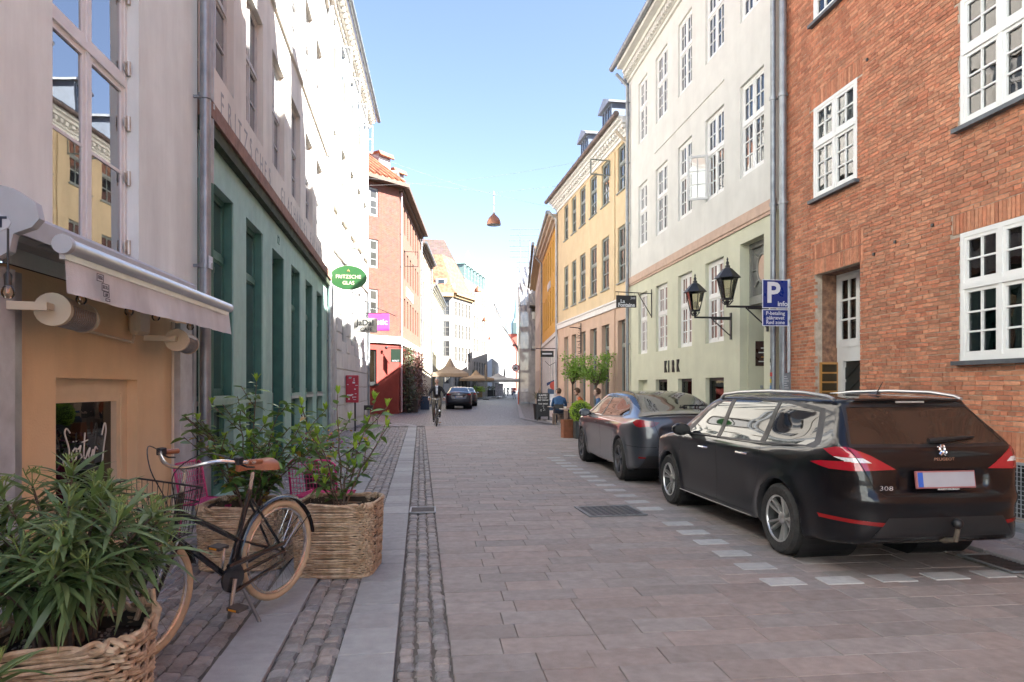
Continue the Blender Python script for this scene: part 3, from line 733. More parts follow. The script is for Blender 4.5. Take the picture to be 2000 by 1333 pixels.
p = MB(); p.cbox(0, .03, .2, .25, -.2, -.08, .005); p.cbox(0, .02, .1, .16, -.45, -.39, .005); p.obj('door_button', ZINCL, ip)
K.cornice(11.75, 21.05, 11.15, OFFW, ((.06, 0, .1), (.1, .1, .3), (.22, .3, .42), (.4, .42, .56)), dent=(.17, .09, .2, .12, .28))
K.gutter(11.75, 21.4, -.47, 11.74, .085)
K.roof(11.75, 21.05, 11.7, 4.5, 4.2, GREYROOF)
K.pipe(11.62, .1, 11.2, -.09, .05, ytop=-.45); K.pipe(20.95, .1, 11.0, -.09, .05, ytop=-.45)
kl = thing('facade_lettering', 'black KIRK letters fixed to the sage green wall', 'sign', K.M @ Matrix.Translation((K.x(17.15), 0, 2.06)))
for i, ch in enumerate('KIRK'): text('letter', ch, .46, DARKP, kl, Matrix.Translation((-.5+[0, .3, .58, .93][i], -.02, 0)), depth=.03, xs=.62, align='LEFT')
m = MB(); kx = K.x(11.75); m.quad((kx, 0, 0), (kx, .3, 0), (kx, .3, 4.76), (kx, 0, 4.76)); m.obj('lower_return', SAGE, K.root, fix=False); m = MB(); m.quad((kx, 0, 4.76), (kx, .3, 4.76), (kx, .3, 11.9), (kx, 0, 11.9)); m.obj('upper_return', OFFW, K.root, fix=False)
# party wall gable above the yellow house
m = MB(); m.add([(K.x(21.05), 0, 9.6), (K.x(21.05), 4.5, 9.6), (K.x(21.05), 4.5, 15.9), (K.x(21.05), 0, 11.7)], [(0, 1, 2, 3)]); m.obj('gable_wall', OFFW, K.root, fix=False)

# ------------------------------------------------------------------ yellow house
YEL = mat('yellow_render', (.6, .47, .29), .85, .06, 2, .12, 90, stain_dapple=.07)
PEACH = mat('peach_render', (.54, .385, .285), .85, .06, 2, .12, 90, stain_dapple=.08)
BAND = mat('white_band', (.68, .67, .65), .7, .06)
Yh = Bld('yellow_house', 'yellow rendered house with peach ground floor and blue-grey dormers', (6.15, 21.1), -.05, 'R')
YST = style('yel', GREYP, GLASS, t=.05, dp=.06, tf=.62, lo=(2, 2), up=(2, 1), nc=1, mul=.06, bar=.045, sti=.03)
YST0 = style('yel0', GREYP, glass_opaque('shop_glass', (.09, .08, .075), 1.6, .2), t=.05, dp=.06, tf=.72, lo=(1, 1), up=(2, 1), nc=1, mul=.06, bar=.04, sti=.03)
yc = [(21.48, 22.36), (23.32, 24.22), (24.84, 25.76), (26.4, 27.26), (27.84, 28.6), (29.2, 29.95)]
y1 = [(a, b, 5.0, 6.86) for a, b in yc]; y2 = [(a, b, 8.02, 9.54) for a, b in yc]; y0 = [(a, b, .9 if i != 2 else 0.05, 3.75) for i, (a, b) in enumerate(yc)]
Yh.wall(21.06, 31.25, 0, 4.22, PEACH, y0, rev=.2, name='ground_floor_wall'); Yh.wall(21.06, 31.25, 4.22, 10.05, YEL, y1 + y2, rev=.1, name='upper_wall')
Yh.cornice(21.06, 31.25, 4.2, BAND, ((.06, 0, .2), (.1, .2, .26)), name='belt_course')
for q in y1 + y2: Yh.win(*q, YST, rec=.05, each=False, sill=(GREYP, .05, .04))
for i, q in enumerate(y0): Yh.win(*q, YST0, rec=.15, each=False, sill=(GREYP, .02, .05) if i != 2 else None)
for yy in (22.75,): Yh.box('pilaster', YEL, yy-.14, yy+.14, -.04, 0, 4.5, 9.5)
Yh.box('lower_pilaster', PEACH, 22.61, 22.89, -.04, 0, .1, 4.18)
Yh.box('plinth', mat('plinth_dark', (.2, .15, .12), .8, .2), 21.06, 31.25, -.03, 0, 0, .5)
Yh.cornice(21.06, 31.25, 9.62, WHITE, ((.06, 0, .12), (.12, .12, .3), (.3, .3, .38), (.42, .38, .5)), dent=(.3, .15, .26, .17, .29))
Yh.gutter(21.0, 31.4, -.5, 10.14, .085, mat('brown_zinc', (.16, .13, .12), .5, .2, metal=.4)); Yh.roof(21.06, 31.25, 10.1, 4, 3.6, REDTILE)
BLUEZ = mat('blue_grey_lead', (.13, .17, .23), .5, .15)
for yy in (21.9, 24.7, 27.8): Yh.dormer(yy, .35, 10.15, 1.15, 1.75, 2.4, BLUEZ, BLUEZ, GLASS, ZINC, n=3)
Yh.pipe(21.2, .1, 9.3, -.08, .05, mat('cream_pipe', (.55, .47, .36), .5, .1), ytop=-.45); Yh.pipe(31.15, .1, 9.3, -.08, .05, ZINCL, ytop=-.45)
# open top-hung window
m, _ = win_geo(.74, .55, style('hop', GREYP, GLASS, t=.035, dp=.03, tf=1., lo=(1, 1), nc=1, sti=.01))
hop = m.obj('open_casement', GREYP, Yh.root, M=Matrix.Translation((Yh.x(23.18), .0, 8.87)) @ Matrix.Rotation(R(95), 4, 'Z') @ Matrix.Translation((-.74, 0, 0)))
# ornamental iron bracket with dry vine
m = MB(); bx = Yh.x(26.9); m.tube([(bx, -.05, 2.9), (bx, -.05, 4.1)], .02)
for k in range(26): z = 2.7+k*.055; a = random.uniform(-.18, .18); m.tube([(bx, -.06, z), (bx+a, -.12-random.random()*.1, z+random.uniform(-.1, .1))], .008, 4)
m.tube([(bx, -.06, 3.9), (bx-.1, -.5, 3.95)], .018); m.obj('iron_bracket', IRON, Yh.root)

# ------------------------------------------------------------------ ochre house and the narrow house beyond
OCHRE = mat('ochre_render', (.58, .31, .045), .85, .08, 2, .1, 80, stain_dapple=.08)
GRYW = mat('grey_white_render', (.58, .57, .55), .85, .06, 2, stain_dapple=.08)
O = Bld('ochre_house', 'deep ochre house with white ground floor beyond the yellow house', (5.64, 31.35), .09, 'R')
OST = style('och', mat('olive_paint', (.16, .13, .07), .5, .1), GLASS, t=.05, dp=.06, tf=.6, lo=(2, 2), up=(2, 1), nc=1, mul=.05, bar=.03, sti=.02)
oc = [31.7 + i*1.6 for i in range(6)]
o1 = [(a, a+.62, 4.75, 6.55) for a in oc]; o2 = [(a, a+.62, 7.3, 8.85) for a in oc]; o0 = [(a, a+.8, .8, 3.3) for a in oc]
O.wall(31.35, 41.5, 0, 4.0, GRYW, o0, rev=.15, name='ground_floor_wall'); O.wall(31.35, 41.5, 4.0, 9.4, OCHRE, o1+o2, rev=.1, name='upper_wall')
for q in o1+o2+o0: O.win(*q, OST, rec=.06, each=False)
O.cornice(31.35, 41.5, 3.95, GRYW, ((.06, 0, .2),), name='belt_course'); O.cornice(31.35, 41.5, 9.2, mat('stone_cornice', (.5, .42, .34), .7, .1), ((.1, 0, .14), (.26, .14, .3), (.4, .3, .42)))
O.gutter(31.35, 41.5, -.46, 9.68, .08); O.roof(31.35, 41.5, 9.65, 4, 3.4, GREYROOF); O.pipe(41.4, .1, 9.1, -.08, .05, ytop=-.42)
O.box('relief_plaque', GRYW, 35.2, 36.8, -.05, 0, 6.75, 7.1)
N_ = Bld('narrow_house', 'narrow pinkish house with projecting eaves next to the scaffold', (6.58, 41.6), .122, 'R')
nw = [(42.3+i*1.8, 43.1+i*1.8, z, z+1.6) for i in range(9) for z in (1.2, 4.6, 7.4)]
N_.wall(41.6, 59.4, 0, 10.2, mat('mauve_render', (.45, .36, .33), .85, .08, 2, stain_dapple=.1), nw); [N_.win(*q, OST, each=False) for q in nw]
N_.cornice(41.6, 59.4, 10, mat('wood_eave', (.32, .22, .13), .7, .1), ((.2, 0, .1), (.5, .1, .25))); N_.gutter(41.4, 59.4, -.6, 10.35, .09, GREYROOF); N_.roof(41.6, 59.4, 10.3, 3.5, 3, GREYROOF)
N_.pipe(41.8, .1, 10, -.1, .06, mat('timber_pipe', (.5, .3, .1), .5, .1))
# ------------------------------------------------------------------ left side: café house with awning
CREAM = mat('cream_render', (.74, .79, .765), .88, .06, 2, .15, 60, stain_dapple=.12)
OCHL = mat('warm_ochre_render', (.76, .56, .34), .88, .06, 2, .15, 60, stain_dapple=.08)
C = Bld('cafe_house', 'cream rendered house with an ochre ground floor and tall window, nearest on the left', (-2.7, 0), 0, 'L')
cw_ = [(5.18, 6.6, 2.62, 5.75), (2.2, 3.62, 2.62, 5.75), (5.18, 6.6, 6.9, 9.6)]; cb = (5.28, 6.64, .35, 1.6)
C.wall(.3, 8.15, 2.32, 11.5, CREAM, cw_, rev=.16, name='upper_wall'); C.wall(.3, 8.15, 0, 2.32, OCHL, [cb], rev=.16, y=.03, name='ground_floor_wall')
CST = style('cafe', mat('lilac_white_paint', (.71, .71, .7), .5, .06, 6), glass_clear('cafe_glass', (.5, .52, .52), 2.2, .12, .35, .9), t=.05, dp=.045, tf=.53, lo=(1, 2), up=(1, 2), mul=.05, bar=.025, sti=.05)
for q in cw_: 
    o = C.win(*q, CST, rec=.1, room=True, sill=(CST['frame'], .04, .06))
    if q[0] > 5 and q[2] < 3:
        h = MB()
        for z in (.12, .75, 1.25, 1.75, 2.4, 2.95): h.tube([(1.4, -.02, z), (1.4, -.02, z+.13)], .018, 8); h.box(1.33, 1.41, -.016, -.008, z+.02, z+.1)
        h.obj('hinge', mat('hinge_metal', (.5, .46, .4), .4, .3, metal=.6), o)
BST = style('cafeb', mat('cream_frame', (.72, .58, .4), .6, .06), glass_clear('basement_glass', (.35, .36, .33), 1.6, .15, .02), t=.12, dp=.1, tf=1., lo=(1, 1), nc=1, sti=.07)
o = C.win(*cb, BST, rec=.12, room=True, name='shop_window')
WIRE = mat('chalk_white', (.7, .7, .66), .7, .05)
def strokes(parent, segs, x0, y, z0, s, r=.006, name='lettering', mt=None):
    m = MB()
    for sg_ in segs:
        pts = [Vector((x0+a*s, y, z0+b*s)) for a, b in sg_]; fine = []
        for i in range(len(pts)-1):
            p0, p1, p2, p3 = pts[max(i-1, 0)], pts[i], pts[i+1], pts[min(i+2, len(pts)-1)]
            for k in range(5):
                t = k/5; fine.append(.5*((2*p1)+(p2-p0)*t+(2*p0-5*p1+4*p2-p3)*t*t+(3*p1-p0-3*p2+p3)*t**3))
        fine.append(pts[-1]); m.tube(fine, r, 5)
    return m.obj(name, mt or WIRE, parent)
soster = [[(.9, 2.1), (.5, 2.4), (.3, 2.1), (.75, 1.2), (.8, .5), (.4, .1), (.1, .4)], [(1.5, 1.1), (1.15, .8), (1.25, .35), (1.6, .4), (1.7, .9), (1.5, 1.1), (1.9, 1.0), (2.2, 1.2), (2.1, .8), (2.35, .45), (2.0, .25)],
          [(1.3, 1.5), (1.32, 1.55)], [(1.65, 1.5), (1.67, 1.55)], [(2.75, 2.0), (2.6, .6), (2.8, .3), (3.1, .7), (3.4, .95), (3.2, .45), (3.5, .3), (3.8, .8), (3.85, .3), (4.1, .95), (4.4, .8)], [(2.4, 1.4), (3.1, 1.5)],
          [(5.0, 1.7), (5.4, 2.5), (5.6, 2.0), (5.3, .9), (5.0, -.6)]]
strokes(o, soster, .3, .02, .56, .125)
GALV = mat('galvanised', (.48, .5, .52), .5, .15, 7, .1, 40, metal=.15)
C.box('corner_panel', GALV, 4.2, 4.5, -.14, .0, 0, 2.25); C.box('panel_trim', ZINCL, 4.5, 4.64, -.1, .0, 0, 2.25)
C.box('end_pilaster', GALV, 7.46, 7.8, -.06, .03, 0, 2.2); C.box('pilaster_strip', ZINCL, 7.8, 7.88, -.08, .0, 0, 2.25)
C.pipe(8.02, .1, 11.4, -.13, .062); C.roof(.3, 8.15, 11.4, 4.5, 4, REDTILE)
m = MB(); m.tube([(C.x(7.36), -.02, .0), (C.x(7.36), -.02, 1.95)], .014); m.tube([(C.x(7.36), -.02, 1.95), (C.x(7.36), -.02, 2.2)], .02); m.obj('conduit', CREAMP, C.root, 40)
m = MB(); m.cbox(C.x(8.0)-.07, C.x(8.0)+.05, -.2, -.192, 2.86, 3.0, .002); m.obj('pipe_sticker', mat('pale_sticker', (.55, .6, .68), .5, .3, 40), C.root)
# awning
A = thing('awning', 'folded cafe awning with aluminium front bar and grey printed fabric valance', 'awning', C.M)
ALU = mat('aluminium', (.62, .64, .67), .28, .06, metal=.75); CAP = mat('grey_plastic', (.40, .43, .46), .45, .08)
y0, y1 = C.x(4.2), C.x(7.55)
m = MB(); m.cbox(y0+.06, y1, -.2, 0, 2.42, 2.62, .03); m.obj('cassette', CAP, A)
m = MB()
prof = [(0, 2.78), (.12, 2.76), (.3, 2.72), (.42, 2.64), (.44, 2.55), (.4, 2.5), (.3, 2.46), (.28, 2.36), (.18, 2.3), (0, 2.27)]
m.prism([(p, z) for p, z in prof], 0, .06, Matrix(((0, 1, 0, y0), (-1, 0, 0, 0), (0, 0, 1, -.05), (0, 0, 0, 1))))
cap = m.obj('end_cap', CAP, A)
MC = Matrix(((0, 1, 0, y0-.004), (-1, 0, 0, -.17), (0, 0, 1, 2.5), (0, 0, 0, 1)))   # plane facing the camera
# facing -street direction: use explicit matrix so the oval badge faces along the street
MF = Matrix(((0, 1, 0, y0), (-1, 0, 0, -.17), (0, 0, 1, 2.47), (0, 0, 0, 1)))
m = MB(); N = 28; m.prism([(.12*math.cos(2*math.pi*i/N), .055*math.sin(2*math.pi*i/N)) for i in range(N)], -.006, 0); bd = m.obj('badge', mat('badge_grey', (.5, .53, .56), .4, .05), A, M=MF)
text('lettering', 'BAT', .085, mat('badge_navy', (.02, .03, .06), .4, .05), bd, Matrix.Translation((0, -.008, 0)), depth=.004, xs=1.25, weight=.003)
m = MB(); xb_ = -.52; m.tube([(y0+.12, xb_, 2.375), (y1, xb_, 2.375)], .045, 16); m.box(y0+.12, y1, xb_+.0, xb_+.035, 2.29, 2.36)
m.obj('front_bar', ALU, A, 40); m = MB(); m.tube([(y0+.08, xb_, 2.375), (y0+.12, xb_, 2.375)], .058, 18); m.obj('bar_end', CAP, A, 40); m = MB(); m.tube([(y1, xb_, 2.375), (y1+.02, xb_, 2.375)], .047, 16); m.obj('bar_end', CAP, A, 40)
m = MB(); n = 90; rows = 7; vs = []
for j in range(rows+1):
    for i in range(n+1):
        t = i/n; x = y0+.13 + (y1-y0-.1)*t; f = j/rows; wv = (.006*math.sin(t*9)+.008*math.sin(t*37+1)+.007*math.sin(t*61+2))*f
        hang = .235 + .006*math.sin(t*6); vs.append((x + .015*f*(t-.5), xb_+.01 - .03*f + wv, 2.325 - hang*f))
m.add(vs, [(j*(n+1)+i, j*(n+1)+i+1, (j+1)*(n+1)+i+1, (j+1)*(n+1)+i) for j in range(rows) for i in range(n)])
val = m.obj('valance', mat('awning_fabric', (.6, .61, .61), .9, .1, 4, .2, 120, stain_dapple=.16), A, True, fix=False)
PRINT = mat('grey_print', (.09, .09, .1), .8, .2)
for k, (a, z, w_, h_) in enumerate(((.42, 2.235, .09, .05), (.47, 2.18, .1, .05), (.48, 2.135, .08, .035), (.5, 2.1, .06, .02))):
    m = MB(); yy = xb_ - .012 - .03*(2.325-z)/.235 - .014
    for bx in ((0, w_, 0, .005), (0, w_, h_-.005, h_), (0, .005, 0, h_), (w_-.005, w_, 0, h_)): m.box(y0+a+bx[0], y0+a+bx[1], yy, yy+.002, z-h_/2+bx[2], z-h_/2+bx[3])
    pr = m.obj('print', PRINT, A)
    if k < 3: text('lettering', ('FRISK', 'SKOLE', 'cafe')[k], .034, PRINT, pr, Matrix.Translation((y0+a+w_/2, yy, z)), depth=.002, xs=.8)
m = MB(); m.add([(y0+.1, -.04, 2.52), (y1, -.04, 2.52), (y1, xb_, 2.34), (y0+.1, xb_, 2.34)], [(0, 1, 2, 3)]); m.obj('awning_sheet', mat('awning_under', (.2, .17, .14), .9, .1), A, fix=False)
for yy in (.35, 1.5, 2.9): m = MB(); m.tube([(y0+yy, -.1, 2.45), (y0+yy+.35, -.32, 2.42), (y0+yy+.1, xb_, 2.36)], .02, 8); m.obj('folding_arm', CAP, A, 40)
# heaters
HB_ = mat('heater_cream', (.55, .46, .33), .4, .06); HG = mat('heater_grill', (.25, .13, .05), .3, .3, 60, metal=.4)
def heater(Yc, z, L_, label):
    t = thing('patio_heater', label, 'heater', C.M @ Matrix.Translation((C.x(Yc), -.26, z)) @ Matrix.Rotation(R(10), 4, 'Z')); m = MB(); r = .105; k = 12
    prof = [(math.cos(R(-35)+R(250)*i/k), math.sin(R(-35)+R(250)*i/k)) for i in range(k+1)]
    MM = Matrix(((0, 1, 0, 0), (-1, 0, 0, 0), (0, 0, 1, 0), (0, 0, 0, 1)))
    for x0, x1 in ((-L_/2, -L_/2+.05), (L_/2-.04, L_/2)):
        m = MB(); m.prism([(r*a, r*b) for a, b in [(math.cos(2*math.pi*i/20), math.sin(2*math.pi*i/20)) for i in range(20)]], x0, x1, MM); m.obj('end_plate', HB_, t)
    m = MB()
    vs = [(x, -r*.96*math.cos(a), r*.96*math.sin(a)) for a in [R(20)+R(190)*i/k for i in range(k+1)] for x in (-L_/2+.05, L_/2-.04)]
    m.add(vs, [(2*i, 2*i+1, 2*i+3, 2*i+2) for i in range(k)]); m.obj('reflector_shell', HB_, t, True, fix=False)
    m = MB(); vs = [(x, -r*.9*math.cos(a), r*.9*math.sin(a)) for a in [R(-165)+R(190)*i/k for i in range(k+1)] for x in (-L_/2+.05, L_/2-.04)]
    m.add(vs, [(2*i, 2*i+1, 2*i+3, 2*i+2) for i in range(k)]); m.obj('grill', HG, t, True, fix=False)
    m = MB()
    for i in range(14): x = -L_/2+.07+(L_-.13)*i/13; m.tube([(x, -r*.93*math.cos(a), r*.93*math.sin(a)) for a in [R(-165)+R(190)*j/8 for j in range(9)]], .003, 4)
    m.obj('grill_wires', ZINCL, t); m = MB(); m.box(-L_/2-.12, -L_/2+.1, -.012, .012, -.01, .03); m.box(-L_/2-.13, -L_/2-.1, -.012, .25, -.02, .03); m.obj('bracket', HB_, t)
    return t
heater(4.88, 2.02, .62, 'larger cream tubular patio heater under the awning beside the galvanised corner panel'); heater(6.95, 1.97, .62, 'second cream patio heater near the green shopfront end of the awning')
m = MB(); m.tube([(C.x(5.5), -.03, 1.97), (C.x(6.4), -.03, 1.93)], .012); m.tube([(C.x(6.4), -.03, 1.93), (C.x(6.45), -.03, 2.05)], .012); m.cbox(C.x(6.36), C.x(6.62), -.1, .0, 2.0, 2.24, .03); m.obj('cable_box', HB_, C.root)
# string of bulbs
BULB = glass_clear('bulb_glass', (.9, .8, .65), 1.5, 0, .06)
FIL = mat('filament', (.8, .4, .1), .4, 0)
for i, (Yb, dz) in enumerate(((3.98, -.06), (4.75, 0), (5.45, .0), (5.95, .01), (6.75, .0))):
    t = thing('festoon_bulb', ('clear festoon bulb hanging from the awning end cap at the left edge', 'clear festoon bulb above the larger patio heater', 'clear festoon bulb hanging between the two patio heaters, left one', 'clear festoon bulb hanging left of the wall cable box', 'clear festoon bulb just above the second patio heater')[i], 'light bulb', C.M @ Matrix.Translation((C.x(Yb), -.4, 2.2+dz)), 'festoon bulbs under the awning'); m = MB(); m.lathe([(.0005, -.13), (.02, -.127), (.032, -.11), (.034, -.095), (.026, -.07), (.015, -.055)], 14); m.obj('globe', BULB, t, True)
    m = MB(); m.lathe([(.0005, -.058), (.019, -.058), (.02, 0), (.006, .02), (.006, .25)], 10); m.obj('socket', DARKP, t, 40); m = MB(); m.tube([(-.01, 0, -.075), (-.006, 0, -.1), (.006, 0, -.1), (.01, 0, -.075)], .0025, 4); m.obj('filament', FIL, t)

# ------------------------------------------------------------------ green shopfront house
GRN = mat('green_paint_wall', (.27, .43, .37), .6, .12, 2.5, .25, 40, stain_dapple=.15)
DGRN = mat('dark_green_paint', (.04, .13, .1), .5, .15, 5)
GREYR = mat('grey_render', (.62, .58, .52), .88, .07, 1.5, .15, 50, stain_dapple=.12)
SAND = mat('brown_sandstone', (.24, .135, .095), .85, .25, 6, .4, 40)
G = Bld('green_shop_house', 'old grey rendered house with a long green painted shopfront on the left', (-2.7, 8.18), -.037, 'L')
gc = [8.6, 10.5, 12.45, 14.4, 16.35, 18.25]
g0 = [(a, a+1.16, 1.42, 4.06) for a in gc]; g0[2] = (12.45, 13.6, 0.02, 4.0)
low = [(a, a+1.16, .12, 1.3) for i, a in enumerate(gc) if i != 2]
u1 = [(a, a+1.17, 5.5, 7.52) for a in gc]; u2 = [(a, a+1.17, 8.85, 10.7) for a in gc]
G.wall(8.18, 20.6, 0, 4.66, GRN, g0+low, rev=.2, name='shopfront_wall'); G.wall(8.18, 20.6, 4.66, 13.2, GREYR, u1+u2, rev=.14, name='upper_wall')
# dark green side reveals and frames
GST = style('gshop', DGRN, glass_clear('shop_clear', (.7, .73, .72), 1.8, .12, .42, 1.0), t=.055, dp=.05, tf=.7, lo=(1, 1), up=(1, 1), nc=1, mul=.07, sti=.03)
GSTl = style('gshopl', DGRN, GLASS, t=.08, dp=.08, tf=1., lo=(1, 1), nc=1, sti=.02)
OBJ = mat('display_blue', (.2, .3, .34), .4, .3)
for i, q in enumerate(g0):
    a, b = G.x(q[0]), G.x(q[1])
    m = MB(); e = .002
    for xx, s_ in ((a, 1), (b, -1)): m.box(xx+s_*e, xx+s_*.03, .02, .2, q[2], q[3])
    m.obj('reveal_lining', DGRN, G.root)
    if i == 2:
        m = MB(); m.box(a+.03, b-.03, .3, .36, 0.02, 4.0); m.obj('door', DGRN, G.root); continue
    w_ = G.win(*q, GST, rec=.12, room=True, sill=(GRN, .02, .06))
    if 1:
        m = MB(); m.box(.1, 1.06, .55, .6, .05, 2.6); m.obj('backdrop', mat('shop_backdrop', (.5, .46, .42), .8, .1), w_)
        m = MB(); m.lathe([(.0005, .1), (.08, .1), (.1, .25), (.05, .36), (.03, .44), (.045, .5)], 14, Matrix.Translation((.75, .3, .0))); m.obj('vase', OBJ, w_, 40)
        m = MB(); m.sphere((.8, .3, .85), .07); m.obj('glass_ball', mat('amber_glass', (.3, .1, .02), .1, .1), w_, True)
for q in low: G.win(*q, GSTl, rec=.12, each=False, name='cellar_window')
m = MB()
for i in (3, 4, 5): m.box(G.x(gc[i]), G.x(gc[i]+1.16), -.02, .12, 1.3, 1.42)
m.obj('pale_ledge', mat('pale_ledge', (.42, .45, .42), .6, .1), G.root)
G.cornice(8.18, 20.6, 4.5, mat('underside_shade', (.05, .06, .035), .9, .3), ((.1, 0, .16),), name='cornice_underside'); G.cornice(8.18, 20.6, 4.66, SAND, ((.14, 0, .19),), name='sandstone_course')  # dark strip below the sandstone course: its shade put into the colour
UST = style('gup', mat('worn_grey_frame', (.46, .44, .42), .6, .1), glass_opaque('up_glass', (.1, .11, .12), 1.9, .3), t=.05, dp=.06, tf=.55, lo=(1, 2), up=(1, 1), mul=.05, bar=.025, sti=.035)
for q in u1+u2: G.win(*q, UST, rec=.09, each=(q[0] < 15 and q[2] < 8))
m = MB()
for z in (8.3,): m.box(G.x(8.3), G.x(20.5), -.05, .0, z, z+.08)
m.obj('string_course', GREYR, G.root)
G.cornice(8.18, 20.6, 12.6, GREYR, ((.1, 0, .2), (.25, .2, .4), (.4, .4, .55))); G.roof(8.18, 20.6, 13.1, 4.5, 4, REDTILE)
G.pipe(8.3, 3.9, 12.6, -.09, .05, ZINCL); G.pipe(8.28, .1, 3.9, -.09, .05, DGRN); G.pipe(20.45, .1, 12.6, -.09, .06, ZINCL)
gl_ = thing('painted_lettering', 'faded grey painted shop lettering on the render above the green shopfront', 'sign', G.M @ Matrix.Translation((0, 0, 5.16)))
FADE = mat('faded_paint', (.3, .31, .31), .9, .3, 8)
cur = 9.05
for wd, x_ in (('FRITZSCHES', 9.1), ('GLASHANDEL', 13.25), ('FAJANCE', 17.1)):
    for ch in wd:
        text('letter', ch, .44, FADE, gl_, Matrix.Translation((G.x(x_), -.002, 0)), depth=.003, xs=.8, align='LEFT'); x_ += .2 if ch == 'I' else .355
m = MB(); m.box(0, .01, 0, .01, 0, .01)
nt_ = text('house_number', '12', .22, DGRN, G.root, Matrix.Translation((G.x(13.0), -.004, 4.24)), depth=.008)

# ------------------------------------------------------------------ white stucco house
WST_ = mat('white_stucco', (.74, .71, .64), .85, .04, 2, .1, 60, stain_dapple=.05)
WLOW = mat('grey_stucco', (.52, .51, .49), .85, .05, 2, .1, 60, stain_dapple=.08)
Wh = Bld('white_stucco_house', 'tall white stucco house with dentilled eaves and rusticated ground floor', (-3.17, 20.7), .01, 'L')
wc = [21.3, 23.55, 25.75, 27.95, 30.1]
w1 = [(a, a+1.1, 7.25, 9.65) for a in wc]; w2 = [(a, a+1.1, 11.3, 13.2) for a in wc]; w0 = [(a, a+1.1, 3.1, 5.4) for a in wc]
wd0 = (21.1, 22.3, 0, 4.9)
w0 = w0[1:]
Wh.wall(20.7, 32, 0, 5.9, WLOW, w0+[wd0], rev=.18, name='ground_floor_wall'); Wh.wall(20.7, 32, 5.9, 13.5, WST_, w1+w2, rev=.14, name='upper_wall')
WWS = style('wh', mat('pale_grey_frame', (.24, .26, .245), .5, .05), glass_opaque('pale_glass', (.045, .05, .05), 1.7, .2), t=.06, dp=.06, tf=.6, lo=(1, 2), up=(1, 1), mul=.05, bar=.025, sti=.04)
for q in w1+w2+w0: Wh.win(*q, WWS, rec=.1, each=False)
for q in w1: Wh.box('window_ledge', WST_, q[0]-.1, q[1]+.1, -.12, 0, q[2]-.12, q[2])
# rusticated blocks as raised courses
bk = []
for k in range(9):
    z = .35 + k*.6; 
    ys = [20.72, 22.35, 23.5, 24.7, 25.7, 26.9, 27.9, 29.1, 30.05, 31.25, 31.98]
    for a, b in zip(ys[:-1], ys[1:]):
        if z < 4.9 and a < 21: continue
        mid = (a+b)/2
        if any(q[0]-.05 < mid < q[1]+.05 and z+.56 > q[2] and z < q[3] for q in w0): continue
        m = MB(); m.cbox(Wh.x(a)+.02, Wh.x(b)-.02, -.035, .01, z, z+.56, .012); m.obj('rusticated_block', WLOW, Wh.root)
# arched doorway
xa, xb = Wh.x(wd0[0]), Wh.x(wd0[1]); m = MB(); m.box(xa, xb, .17, .2, 0, 4.9); m.obj('door_panel', mat('mauve_grey_door', (.3, .28, .3), .6, .1), Wh.root)
for i, (a, dd) in enumerate(((w2[1], 1), (w2[2], -1), (w2[3], 1), (w2[0], -1))):
    m, _ = win_geo(.5, 1.15, style('oc%d' % i, WHITE, GLASS, t=.03, dp=.03, tf=1., lo=(1, 2), nc=1, sti=.01, bar=.03))
    oc_ = m.obj('open_casement', WHITE, Wh.root, M=Matrix.Translation((Wh.x(a[1])-.05, .0, a[2]+.05)) @ Matrix.Rotation(R(-80), 4, 'Z'))
    m = MB(); m.quad((.03, .015, .03), (.47, .015, .03), (.47, .015, 1.12), (.03, .015, 1.12)); m.obj('pane', GLASSC, oc_, fix=False)
Wh.cornice(20.7, 32, 13.45, WST_, ((.08, 0, .12), (.16, .12, .3), (.36, .3, .44)), dent=(.36, .18, .3, .14, .3)); Wh.gutter(20.6, 32.3, -.45, 13.95, .09); Wh.roof(20.7, 32, 13.95, 4.5, 4, BROWNROOF)
Wh.cornice(20.7, 32, 5.8, WST_, ((.08, 0, .18),), name='belt_course'); Wh.pipe(20.85, .1, 13.2, -.1, .055, ZINCL); Wh.pipe(31.2, .1, 5.8, -.1, .05, ZINC)
m = MB(); m.cbox(Wh.x(25.6)-.1, Wh.x(25.6)+.1, -.3, -.05, 6.6, 6.8, .03); m.obj('floodlight', GREYP, Wh.root)
m = MB(); m.quad((Wh.x(32), 0, 0), (Wh.x(32), 8, 0), (Wh.x(32), 8, 13.5), (Wh.x(32), 0, 13.5)); m.obj('end_wall', WST_, Wh.root, fix=False)
# ------------------------------------------------------------------ unseen houses added behind the camera: tall ones shade, the low one admits sun
Rb = Bld('unseen_brick_house', 'unseen red brick house added behind the viewpoint to shade the street', (6.2, 0), 0, 'R')
Rb.wall(-7, .19, 0, 15.2, MATS['brick'], [(a, a+1.17, z, z+1.5) for a in (-2.4,) for z in (1.84, 4.6, 7.5)]); Rb.roof(-7, .19, 15.2, 4.5, 3.8, REDTILE)
Rl = Bld('unseen_low_house', 'unseen low white house added behind the viewpoint to let the sun in', (6.2, -7), 0, 'R'); Rl.wall(-34, -7, 0, 3.6, WHITE); Rl.roof(-34, -7, 3.6, 3.5, 2, REDTILE)  # added and kept low so sunlit ground behind lights the shaded foreground
for a in (-2.4,):
    for z in (1.84, 4.6, 7.5): Rb.win(a, a+1.17, z, z+1.5, WST, each=False)
    Rb.dormer(a+1, .2, 15.4, 1.2, 1.5, 2, WHITE, ZINC, GLASS)
Rc = Bld('unseen_cream_house', 'unseen cream rendered house added behind the viewpoint to block light', (-2.7, 0), 0, 'L')
Rc.wall(-34, .29, 0, 13, CREAM, [(a, a+1.3, z, z+2) for a in (-3, -7, -11) for z in (2.6, 6.9)]); Rc.roof(-34, .29, 13, 4.5, 4, REDTILE)
